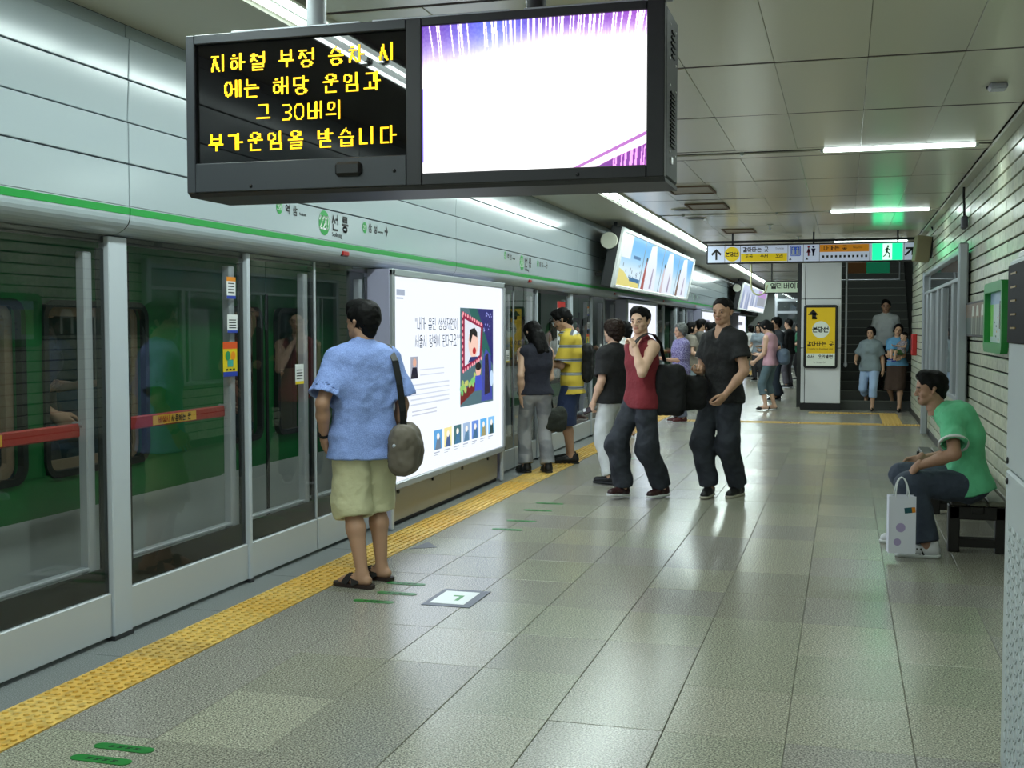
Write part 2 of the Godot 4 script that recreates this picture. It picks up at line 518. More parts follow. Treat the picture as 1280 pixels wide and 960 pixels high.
# ---------------------------------------------------------------- platform screen doors
# parts of one glazed leaf between z0 (nearer) and z1, at plane x
func leaf(t: Node3D, z0: float, z1: float, thin_border := false) -> MeshInstance3D:
	var zc := (z0 + z1) * 0.5
	var w := absf(z1 - z0)
	var b := B.new()
	b.box(Vector3(0, 0.128, zc), Vector3(0.036, 0.212, w - 0.006), 0.004)
	node(t, "kick_plate", b, M.brushed)
	b = B.new()
	b.quad(Vector3(0.004, 0.236, z0), Vector3(0.004, 0.236, z1), Vector3(0.004, 1.962, z1), Vector3(0.004, 1.962, z0), Vector3.RIGHT)
	var g := node(t, "glass_pane", b, M.glass)
	b = B.new()
	var bw := 0.035 if thin_border else 0.055
	b.box(Vector3(-0.004, 0.30, zc), Vector3(0.008, 0.125, w))
	b.box(Vector3(-0.004, 1.945, zc), Vector3(0.008, 0.035, w))
	b.box(Vector3(-0.004, 1.1, z0 - bw * 0.5), Vector3(0.008, 1.60, bw))
	b.box(Vector3(-0.004, 1.1, z1 + bw * 0.5), Vector3(0.008, 1.60, bw))
	node(t, "dark_border", b, M.frit)
	# inner metal frame seen through the glass
	b = B.new()
	b.box(Vector3(-0.045, 1.1, z1 + bw + 0.035), Vector3(0.05, 1.56, 0.06), 0.006)
	b.box(Vector3(-0.045, 0.372, zc + 0.02), Vector3(0.045, 0.018, w - 2.0 * bw - 0.02), 0.004)
	node(t, "inner_frame", b, M.brushed)
	return g


func sticker(parent: Node, z: float, y: float, w: float, h: float, kind: int) -> void:
	var xf := frame(Vector3(0.006, y, z), Vector3(0, 0, -1), Vector3.UP)
	var b := B.new()
	b.box(Vector3(0.0055, y, z), Vector3(0.001, h, w))
	var base: Material = [M.white, M.white, M.yellow, M.white][kind]
	var s := node(parent, "sticker", b, base, ["white notice sticker with orange heading", "white notice sticker with blue foot", "yellow warning sticker with orange heading and blue foot", "small white sticker with yellow foot"][kind])
	b = B.new()
	b.box(Vector3(0.0063, y + h * 0.40, z), Vector3(0.001, h * 0.2, w))
	node(s, "heading", b, [M.orange, M.white, mat("orange_red", Color(0.82, 0.30, 0.06), 0.5), M.white][kind])
	b = B.new()
	b.box(Vector3(0.0063, y - h * 0.43, z), Vector3(0.001, h * 0.14, w))
	node(s, "foot", b, [M.blue, M.blue, M.blue, M.yellow][kind])
	b = B.new()
	if kind == 2:
		disc(b, xf.translated_local(Vector3(-w * 0.18, h * 0.1, 0.001)), w * 0.17, 0.001, 14)
		node(s, "picture", b, mat("sticker_green", Color(0.12, 0.5, 0.3), 0.5))
		b = B.new()
		disc(b, xf.translated_local(Vector3(w * 0.2, h * 0.1, 0.001)), w * 0.16, 0.001, 14)
		node(s, "picture", b, M.orange)
		b = B.new()
		b.box(Vector3(0.0068, y - h * 0.12, z), Vector3(0.0006, h * 0.2, w * 0.4))
		node(s, "picture", b, mat("sticker_teal", Color(0.2, 0.6, 0.55), 0.5))
		b = B.new()
		for i in 3:
			b.box(Vector3(0.0068, y - h * 0.3, z + w * (0.25 - 0.25 * i)), Vector3(0.0006, h * 0.05, w * 0.16))
		node(s, "print", b, M.ink)
	else:
		for i in 4:
			b.box(Vector3(0.0066, y + h * (0.2 - 0.14 * i), z), Vector3(0.0006, h * 0.05, w * 0.7))
		node(s, "print", b, M.ink)


func emergency_bar(t: Node3D, z0: float, z1: float) -> void:
	var zc := (z0 + z1) * 0.5
	var w := absf(z1 - z0)
	var b := B.new()
	b.box(Vector3(-0.075, 1.035, zc), Vector3(0.03, 0.066, w), 0.006)
	var r := node(t, "push_bar", b, M.bar_red, "red emergency push bar with yellow label")
	b = B.new()
	b.box(Vector3(-0.059, 1.035, zc + 0.04), Vector3(0.003, 0.05, 0.42))
	node(r, "bar_label", b, M.bar_yellow)
	var xf := frame(Vector3(-0.0572, 1.018, zc + 0.05), Vector3(0, 0, -1), Vector3.UP)
	b = B.new()
	write(b, xf.translated_local(Vector3(-0.15, 0, 0)), "비상시", 0.034, 0.13, 1.0)
	node(r, "red_lettering", b, M.red)
	b = B.new()
	write(b, xf.translated_local(Vector3(-0.03, 0, 0)), "사용하는 문", 0.034, 0.13, 1.0)
	node(r, "black_lettering", b, M.ink)
	for z: float in [z0 - 0.0, z1 + 0.0]:
		b = B.new()
		b.cyl(Vector3(-0.1, 1.06, z), Vector3(-0.045, 1.06, z), 0.016, 0.016, 10)
		node(t, "pivot", b, M.steel)


func build_screen_doors() -> void:
	var order := ["nearest the camera", "second along the platform", "third along the platform", "fourth along the platform", "far down the platform"]
	# door pairs
	for k in range(-1, 8):
		var zc := -7.115 - 4.86 * k
		for s in 2:
			var t := thing("screen_door", ("%s glass leaf of the sliding screen door %s" % [["near", "far"][s], ["outside the view at left", "before the man in the blue shirt", "beyond the light box, behind the queue", "behind the walking man in red", "far along the platform"][clampi(k + 1, 0, 4)]]), "door", Vector3(XD, 0, zc), 0.0, "sliding screen door leaves")
			var z0 := 0.91 if s == 0 else -0.008
			var z1 := 0.008 if s == 0 else -0.91
			if k > 3:
				leaf(t, z0, z1, true)
				continue
			leaf(t, z0, z1, true)
			var b := B.new()
			b.box(Vector3(0.006, 1.1, 0.004 * (1 - 2 * s)), Vector3(0.012, 1.72, 0.006))
			node(t, "edge_strip", b, M.brushed)
			sticker(t, 0.23 if s == 0 else -0.2, 1.22, 0.12, 0.13, 3)
	# fixed panes, posts and light boxes between the doors
	for g in range(0, 8):
		var za := -2.255 - 4.86 * g - 0.915      # where the nearer door ends
		var zb := -7.115 - 4.86 * g + 0.915      # where the further door begins
		if g % 2 == 0:
			var zm := -4.90 - 4.86 * g
			screen_post(zm, 0.15, "white square post between two glass screens %s" % order[mini(g / 2, 4)])
			screen_post(zb + 0.018, 0.036, "slim white post beside the sliding door %s" % order[mini(g / 2, 4)])
			screen_post(za - 0.018, 0.036, "slim white post on the far side of the sliding door %s" % order[mini(g / 2, 4)])
			for s in 2:
				var t := thing("glass_screen", "%s glass screen with a red push bar %s" % [["nearer", "further"][s], ["at the left of the view", "behind the waiting queue", "beyond the walking men", "far down the platform"][mini(g / 2, 3)]], "screen", Vector3(XD, 0, 0), 0.0, "fixed glass screens")
				var z0 := za - 0.036 if s == 0 else zm - 0.075
				var z1 := zm + 0.075 if s == 0 else zb + 0.036
				leaf(t, z0, z1)
				if g < 6:
					emergency_bar(t, z0 - 0.09, z1 + 0.11)
				if s == 0 and g == 2:
					tall_notice(t, -14.15)
				if s == 1 and g < 4:
					sticker(t, z1 + 0.145, 1.752, 0.1, 0.125, 0)
					sticker(t, z1 + 0.135, 1.545, 0.115, 0.106, 1)
					sticker(t, z1 + 0.165, 1.34, 0.16, 0.2, 2)
		else:
			light_box(za, zb, g)


func screen_post(z: float, w: float, label: String) -> void:
	var t := thing("screen_post", label, "post", Vector3(XD, 0, z), 0.0, "posts of the glass screens")
	var b := B.new()
	b.box(Vector3(0.0, 0.99, 0), Vector3(0.06, 1.94, w), 0.004)
	node(t, "shaft", b, M.post)
	b = B.new()
	b.box(Vector3(0.0, 0.012, 0), Vector3(0.068, 0.02, w + 0.006))
	node(t, "foot", b, M.dark_grey)


func light_box(za: float, zb: float, g: int) -> void:
	var z0 := za - 0.02
	var z1 := zb + 0.02
	var x := -3.25 - XD
	var t := thing("light_box", ["", "lit advertising light box with a white poster between the screen doors", "", "lit advertising light box further down, behind the queue"][g] if g < 4 else "lit advertising light box, %s along the platform" % ORD[g / 2], "light box", Vector3(XD, 0, 0), 0.0, "advertising light boxes")
	var zc := (z0 + z1) * 0.5
	var w := z0 - z1
	var b := B.new()
	# cabinet body, base panels
	b.box(Vector3(x * 0.5 - 0.03, 1.13, zc), Vector3(x - 0.05, 1.66, w - 0.04))
	node(t, "cabinet", b, M.lilac)
	for s: float in [-1.0, 1.0]:
		b = B.new()
		b.box(Vector3(x * 0.5 - 0.02, 0.99, zc + s * (w * 0.5 - 0.012)), Vector3(x + 0.03, 1.94, 0.024), 0.003)
		node(t, "side_panel", b, M.lilac)
	for s: float in [-1.0, 1.0]:
		b = B.new()
		b.box(Vector3(x - 0.05, 0.165, zc + s * w * 0.235), Vector3(0.02, 0.25, w * 0.47 - 0.004), 0.002)
		node(t, "base_panel", b, mat("base_panel", Color(0.60, 0.59, 0.54), 0.4, 0.3))
	b = B.new()
	for i in 4:
		b = B.new()
		var p := Vector3(x - 0.04, 0.265, zc + w * (0.42 - 0.26 * i))
		b.cyl(p, p + Vector3(0.012, 0, 0), 0.017, 0.015, 10)
		node(t, "bolt", b, M.black)
	b = B.new()
	b.box(Vector3(x - 0.08, 0.02, zc), Vector3(0.02, 0.036, w - 0.06))
	node(t, "plinth_gap", b, M.black)
	# frame round the poster
	b = B.new()
	for s: float in [-1.0, 1.0]:
		b.box(Vector3(x, 1.13, zc + s * (w * 0.5 - 0.03)), Vector3(0.045, 1.66, 0.05), 0.008)
	b.box(Vector3(x, 1.935, zc), Vector3(0.045, 0.055, w - 0.01), 0.008)
	b.box(Vector3(x, 0.325, zc), Vector3(0.045, 0.055, w - 0.01), 0.008)
	node(t, "poster_frame", b, M.steel)
	for s: float in [-1.0, 1.0]:
		b = B.new()
		b.box(Vector3(x - 0.01, 0.17, zc + s * (w * 0.5 - 0.035)), Vector3(0.03, 0.33, 0.05), 0.005)
		node(t, "leg", b, M.post)
	b = B.new()
	var px := x - 0.004
	b.quad(Vector3(px, 0.352, zc + w * 0.5 - 0.055), Vector3(px, 0.352, zc - w * 0.5 + 0.055), Vector3(px, 1.908, zc - w * 0.5 + 0.055), Vector3(px, 1.908, zc + w * 0.5 - 0.055), Vector3.RIGHT)
	if g == 1:
		node(t, "poster", b, printed("poster_one", poster_image(), 0.85, 0.25))
		var xf := frame(Vector3(px + 0.0015, 0, zc), Vector3(0, 0, -1), Vector3.UP)
		var tx := B.new()
		write(tx, xf.translated_local(Vector3(-0.98, 1.505, 0)), "\"내가 올린 상상제안이", 0.098, 0.085, 0.98)
		write(tx, xf.translated_local(Vector3(-0.97, 1.365, 0)), "서울시 정책이 된다구요?\"", 0.098, 0.085, 0.9)
		node(t, "headline", tx, mat("print_grey", Color(0.40, 0.43, 0.55), 0.5))
	else:
		var im := Image.create(64, 64, false, Image.FORMAT_RGB8)
		im.fill(Color(0.93, 0.95, 1.0))
		rect(im, 0.3, 0.3, 0.4, 0.4, Color(0.35, 0.45, 0.62))
		rect(im, 0.1, 0.12, 0.5, 0.06, Color(0.4, 0.4, 0.45))
		node(t, "poster", b, printed("poster_two", im, 0.85, 0.25))
	area_light(Vector3(XD + x + 0.03, 1.13, zc), Vector2(w - 0.12, 1.54), 0.9, Color(0.86, 0.92, 1.0), Vector3.RIGHT)


func poster_image() -> Image:
	var im := Image.create(768, 512, false, Image.FORMAT_RGB8)
	im.fill(Color(0.93, 0.96, 1.0))
	# the large picture on the right: a stage with a bright slanted screen
	var px := 0.553
	var pw := 0.345
	var at := func(x: float, y: float) -> Vector2: return Vector2(px + pw * x, 0.135 + 0.565 * y)
	rect(im, px, 0.135, pw, 0.565, Color(0.15, 0.14, 0.42))
	fill(im, [at.call(0.0, 0.0), at.call(0.35, 0.0), at.call(1.0, 0.62), at.call(1.0, 1.0), at.call(0.0, 1.0)], Color(0.30, 0.42, 0.46))
	fill(im, [at.call(0.25, 0.0), at.call(0.5, 0.0), at.call(0.95, 0.5), at.call(0.72, 0.5)], Color(0.12, 0.36, 0.34))
	fill(im, [at.call(0.05, 0.03), at.call(0.68, 0.16), at.call(0.62, 0.52), at.call(0.05, 0.66)], Color(0.55, 0.06, 0.25))
	for i in 9:
		oval(im, at.call(0.09 + 0.066 * i, 0.055 + 0.0135 * i), Vector2(0.008, 0.011), Color(0.95, 0.62, 0.66))
		oval(im, at.call(0.09 + 0.066 * i, 0.64 - 0.0145 * i), Vector2(0.008, 0.011), Color(0.95, 0.62, 0.66))
		oval(im, at.call(0.065, 0.08 + 0.062 * i), Vector2(0.008, 0.011), Color(0.95, 0.62, 0.66))
	fill(im, [at.call(0.13, 0.11), at.call(0.61, 0.20), at.call(0.57, 0.49), at.call(0.13, 0.59)], Color(0.86, 0.88, 0.92))
	oval(im, at.call(0.38, 0.36), Vector2(0.05, 0.085), Color(0.93, 0.78, 0.72))
	fill(im, [at.call(0.26, 0.33), at.call(0.28, 0.22), at.call(0.42, 0.2), at.call(0.5, 0.25), at.call(0.5, 0.3), at.call(0.36, 0.27), at.call(0.3, 0.36)], Color(0.07, 0.06, 0.10))
	oval(im, at.call(0.41, 0.44), Vector2(0.018, 0.02), Color(0.7, 0.1, 0.14))
	fill(im, [at.call(0.22, 0.56), at.call(0.3, 0.5), at.call(0.48, 0.5), at.call(0.53, 0.51), at.call(0.4, 0.54)], Color(0.16, 0.18, 0.42))
	# audience, curtain, floor
	fill(im, [at.call(0.0, 0.98), at.call(0.0, 0.86), at.call(0.55, 0.72), at.call(0.6, 0.8)], Color(0.42, 0.10, 0.12))
	var r := RandomNumberGenerator.new()
	r.seed = 3
	for i in 34:
		var q := Vector2(r.randf_range(0.02, 0.52), 0)
		q.y = 0.82 - q.x * 0.22 + r.randf_range(-0.05, 0.06)
		oval(im, at.call(q.x, q.y), Vector2(0.011, 0.016), Color.from_hsv(0.12 + r.randf() * 0.25, 0.45, 0.75))
	fill(im, [at.call(0.62, 0.98), at.call(0.66, 0.56), at.call(0.76, 0.42), at.call(0.92, 0.5), at.call(0.98, 0.98)], Color(0.24, 0.28, 0.62))
	fill(im, [at.call(0.72, 0.92), at.call(0.74, 0.5), at.call(0.84, 0.47), at.call(0.9, 0.9)], Color(0.17, 0.13, 0.2))
	oval(im, at.call(0.53, 0.64), Vector2(0.028, 0.04), Color(0.9, 0.7, 0.62))
	oval(im, at.call(0.53, 0.605), Vector2(0.03, 0.024), Color(0.10, 0.07, 0.08))
	fill(im, [at.call(0.44, 0.7), at.call(0.62, 0.7), at.call(0.66, 0.86), at.call(0.42, 0.86)], Color(0.25, 0.30, 0.75))
	oval(im, at.call(0.95, 0.75), Vector2(0.02, 0.05), Color(0.75, 0.85, 0.95))
	for i in 16:
		oval(im, at.call(r.randf_range(0.7, 0.98), r.randf_range(0.03, 0.3)), Vector2(0.004, 0.006), Color(0.6, 0.62, 0.9))
	# row of small pictures
	var tint := [Color(0.35, 0.62, 0.85), Color(0.93, 0.88, 0.6), Color(0.25, 0.42, 0.45), Color(0.62, 0.72, 0.85), Color(0.4, 0.55, 0.85), Color(0.35, 0.68, 0.92), Color(0.5, 0.75, 0.95)]
	for i in 7:
		var x := 0.315 + 0.088 * i
		rect(im, x, 0.795, 0.07, 0.105, tint[i])
		fill(im, [Vector2(x + 0.01, 0.9), Vector2(x + 0.03, 0.83), Vector2(x + 0.055, 0.84), Vector2(x + 0.06, 0.9)], (tint[(i + 3) % 7] as Color).darkened(0.35))
		oval(im, Vector2(x + 0.036, 0.83), Vector2(0.012, 0.018), Color(0.95, 0.93, 0.9))
		rect(im, x, 0.912, 0.05, 0.005, Color(0.65, 0.68, 0.75))
		rect(im, x, 0.925, 0.036, 0.005, Color(0.7, 0.72, 0.78))
	# small portrait and lines of small print
	rect(im, 0.13, 0.395, 0.058, 0.11, Color(0.62, 0.64, 0.70))
	oval(im, Vector2(0.162, 0.425), Vector2(0.014, 0.022), Color(0.85, 0.66, 0.58))
	fill(im, [Vector2(0.132, 0.505), Vector2(0.145, 0.45), Vector2(0.178, 0.45), Vector2(0.188, 0.505)], Color(0.1, 0.1, 0.18))
	for i in 2:
		rect(im, 0.205, 0.46 + 0.028 * i, 0.2, 0.007, Color(0.80, 0.83, 0.89))
	for i in 5:
		rect(im, 0.13, 0.535 + 0.025 * i, 0.32, 0.007, Color(0.79, 0.82, 0.88))
	for i in 2:
		rect(im, 0.14, 0.67 + 0.02 * i, 0.2, 0.005, Color(0.74, 0.76, 0.82))
	rect(im, 0.03, 0.06, 0.06, 0.03, Color(0.62, 0.66, 0.74))
	rect(im, 0.03, 0.10, 0.05, 0.008, Color(0.7, 0.73, 0.8))
	return im


# ---------------------------------------------------------------- the train behind the glass
func build_train() -> void:
	var x := -3.78
	var t := thing("train_car", "green and grey train car standing behind the near screen doors", "train", Vector3(x, 0, -4.75))
	var g := B.new()
	var lo := B.new()
	var lines := B.new()
	var half := 9.65
	var doors := [7.29, 2.43, -2.43, -7.29]
	# wall between openings: list of z spans that are solid
	var open := []
	for d: float in doors:
		open.append([d - 0.66, d + 0.66])
	var solid := []
	var z := -half
	open.reverse()
	for o: Array in open:
		solid.append([z, o[0]])
		z = o[1]
	solid.append([z, half])
	for s: Array in solid:
		var zc: float = (s[0] + s[1]) * 0.5
		var w: float = s[1] - s[0]
		lo.box(Vector3(-0.03, 0.33, zc), Vector3(0.06, 0.52, w))
		g.box(Vector3(-0.03, 0.69, zc), Vector3(0.06, 0.2, w))
		g.box(Vector3(-0.03, 1.98, zc), Vector3(0.06, 0.68, w))
		# windows in this stretch
		var wins := [[zc + 0.945, 1.73]] if w < 2.5 else [[zc + 0.06 + 0.435, 0.87], [zc - 0.06 - 0.435 - 0.03, 0.87]]
		if w < 2.5:
			wins = [[zc, 0.8]]
		var e: float = s[1]
		for q: Array in wins:
			var hi: float = q[0] + q[1] * 0.5
			g.box(Vector3(-0.03, 1.215, (e + hi) * 0.5), Vector3(0.06, 0.87, e - hi))
			e = q[0] - q[1] * 0.5
			train_window(t, q[0], 1.215, q[1], 0.87)
		g.box(Vector3(-0.03, 1.215, (e + s[0]) * 0.5), Vector3(0.06, 0.87, e - s[0]))
	node(t, "body_side", g, M.train_green)
	node(t, "lower_side", lo, M.train_grey)
	for d: float in doors:
		for s: float in [1.0, -1.0]:
			var zc: float = d + s * 0.325
			var b := B.new()
			b.box(Vector3(-0.05, 0.69, zc), Vector3(0.04, 0.2, 0.644))
			b.box(Vector3(-0.05, 1.93, zc), Vector3(0.04, 0.56, 0.644))
			b.box(Vector3(-0.05, 1.215, zc + 0.265), Vector3(0.04, 0.87, 0.114))
			b.box(Vector3(-0.05, 1.215, zc - 0.265), Vector3(0.04, 0.87, 0.114))
			var leaf_ := node(t, "door_leaf", b, M.train_green)
			b = B.new()
			b.box(Vector3(-0.05, 0.33, zc), Vector3(0.04, 0.52, 0.644))
			node(leaf_, "lower_panel", b, M.train_grey)
			b = B.new()
			b.box(Vector3(-0.026, 0.9, d + s * 0.008), Vector3(0.012, 1.7, 0.014))
			node(leaf_, "rubber_edge", b, M.train_black)
			b = B.new()
			b.quad(Vector3(-0.045, 0.78, zc - 0.21), Vector3(-0.045, 0.78, zc + 0.21), Vector3(-0.045, 1.65, zc + 0.21), Vector3(-0.045, 1.65, zc - 0.21), Vector3.RIGHT)
			node(leaf_, "window_glass", b, M.clear_glass)
			window_rim(leaf_, Vector3(-0.03, 1.215, zc), 0.42, 0.87)
		lines.box(Vector3(-0.02, 1.1, d - 0.665), Vector3(0.03, 2.1, 0.014))
		lines.box(Vector3(-0.02, 1.1, d + 0.665), Vector3(0.03, 2.1, 0.014))
	node(t, "door_jamb", lines, M.train_black)
	# roof, floor, far side
	var b := B.new()
	b.box(Vector3(-1.4, 2.36, 0), Vector3(2.8, 0.12, half * 2.0))
	node(t, "roof", b, M.train_grey)
	b = B.new()
	b.box(Vector3(-1.4, 0.03, 0), Vector3(2.8, 0.12, half * 2.0))
	node(t, "floor_pan", b, M.dark_grey)
	b = B.new()
	b.box(Vector3(-2.77, 0.55, 0), Vector3(0.06, 0.95, half * 2.0))
	b.box(Vector3(-2.77, 2.0, 0), Vector3(0.06, 0.6, half * 2.0))
	for i in 9:
		b.box(Vector3(-2.77, 1.36, half - 0.3 - 2.33 * i), Vector3(0.06, 0.7, 0.5))
	b.box(Vector3(-1.4, 1.2, half - 0.03), Vector3(2.7, 2.2, 0.06))
	b.box(Vector3(-1.4, 1.2, -half + 0.03), Vector3(2.7, 2.2, 0.06))
	node(t, "far_wall", b, mat("train_inside", Color(0.55, 0.52, 0.46), 0.6))
	for d: float in [4.86, 0.0, -4.86]:
		b = B.new()
		b.box(Vector3(-2.5, 0.48, d), Vector3(0.45, 0.1, 3.1), 0.03)
		b.box(Vector3(-2.68, 0.78, d), Vector3(0.1, 0.5, 3.1), 0.03)
		node(t, "bench_seat", b, mat("seat_blue", Color(0.13, 0.22, 0.32), 0.8))
		b = B.new()
		b.box(Vector3(-0.3, 0.48, d), Vector3(0.42, 0.1, 3.1), 0.03)
		b.box(Vector3(-0.12, 0.68, d), Vector3(0.05, 0.3, 3.1), 0.02)
		node(t, "bench_seat", b, M.seat_blue)
	for d: float in [6.3, 3.4, 1.45, -1.45, -3.4, -6.3]:
		b = B.new()
		b.cyl(Vector3(-0.45, 0.09, d), Vector3(-0.45, 2.3, d), 0.016, 0.016, 8)
		node(t, "grab_pole", b, M.steel)
	b = B.new()
	b.box(Vector3(-1.4, 2.29, 0), Vector3(0.16, 0.02, half * 1.8))
	node(t, "ceiling_lamp", b, glow("train_lamp", Color(0.95, 1.0, 0.92), 1.2))
	for i in 3:
		area_light(Vector3(x - 1.4, 2.26, -4.75 + 6.0 - 6.0 * i), Vector2(0.16, 5.6), 0.5, Color(0.95, 1.0, 0.92))
	dup(t, "second green and grey train car behind the queue further along", Vector3(x, 0, -4.75 - 19.44))
	dup(t, "third green and grey train car at the far end of the platform", Vector3(x, 0, -4.75 - 38.88))
	for i in 2:
		area_light(Vector3(x - 1.4, 2.26, -18.0 - 9.0 * i), Vector2(0.16, 8.0), 0.6, Color(0.95, 1.0, 0.92))


func rounded(w: float, h: float, r: float) -> PackedVector2Array:
	var p := PackedVector2Array()
	for q in 4:
		var m := Vector2((w * 0.5 - r) * (1 if q in [0, 3] else -1), (h * 0.5 - r) * (1 if q < 2 else -1))
		for i in 6:
			var f := PI * 0.5 * (q + i / 5.0)
			p.append(m + Vector2(cos(f), sin(f)) * r)
	return p


func ring(b: B, xf: Transform3D, w: float, h: float, r: float, t: float, depth: float) -> void:
	var a := rounded(w, h, r)
	var c := rounded(w - 2.0 * t, h - 2.0 * t, maxf(r - t, 0.005))
	for i in a.size():
		var j := (i + 1) % a.size()
		var p := [a[i], a[j], c[j], c[i]]
		var q := []
		var s := []
		for e: Vector2 in p:
			q.append(xf * Vector3(e.x, e.y, depth))
			s.append(xf * Vector3(e.x, e.y, 0))
		b.quad(q[0], q[1], q[2], q[3], xf.basis.z)
		var no := (a[i] + a[j]).normalized()
		b.quad(s[0], s[1], q[1], q[0], xf.basis * Vector3(no.x, no.y, 0))
		b.quad(s[3], s[2], q[2], q[3], xf.basis * Vector3(-no.x, -no.y, 0))


func window_rim(parent: Node, at: Vector3, w: float, h: float) -> void:
	var xf := frame(at, Vector3(0, 0, -1), Vector3.UP)
	var b := B.new()
	ring(b, xf, w + 0.02, h + 0.02, 0.09, 0.035, 0.035)
	node(parent, "window_rubber", b, M.train_black)


func train_window(t: Node3D, zc: float, y: float, w: float, h: float) -> void:
	var b := B.new()
	b.quad(Vector3(-0.02, y - h * 0.5, zc - w * 0.5), Vector3(-0.02, y - h * 0.5, zc + w * 0.5), Vector3(-0.02, y + h * 0.5, zc + w * 0.5), Vector3(-0.02, y + h * 0.5, zc - w * 0.5), Vector3.RIGHT)
	var g := node(t, "window", b, M.clear_glass)
	window_rim(g, Vector3(-0.02, y, zc), w, h)
	b = B.new()
	ring(b, frame(Vector3(-0.075, y, zc), Vector3(0, 0, -1), Vector3.UP), w - 0.03, h - 0.03, 0.08, 0.055, 0.03)
	node(g, "inner_rim", b, M.tan)


func tall_notice(t: Node3D, z: float) -> void:
	var b := B.new()
	b.box(Vector3(0.0055, 1.48, z), Vector3(0.001, 0.74, 0.42))
	var s := node(t, "notice", b, M.white, "tall white notice with a red heading")
	b = B.new()
	b.box(Vector3(0.0063, 1.81, z), Vector3(0.001, 0.08, 0.42))
	node(s, "heading", b, M.red)
	b = B.new()
	for i in 6:
		for j in 3:
			b.box(Vector3(0.0066, 1.72 - 0.095 * i, z + 0.13 - 0.13 * j), Vector3(0.0006, 0.055, 0.03 + 0.03 * ((i + j) % 3)))
	node(s, "print", b, M.ink)
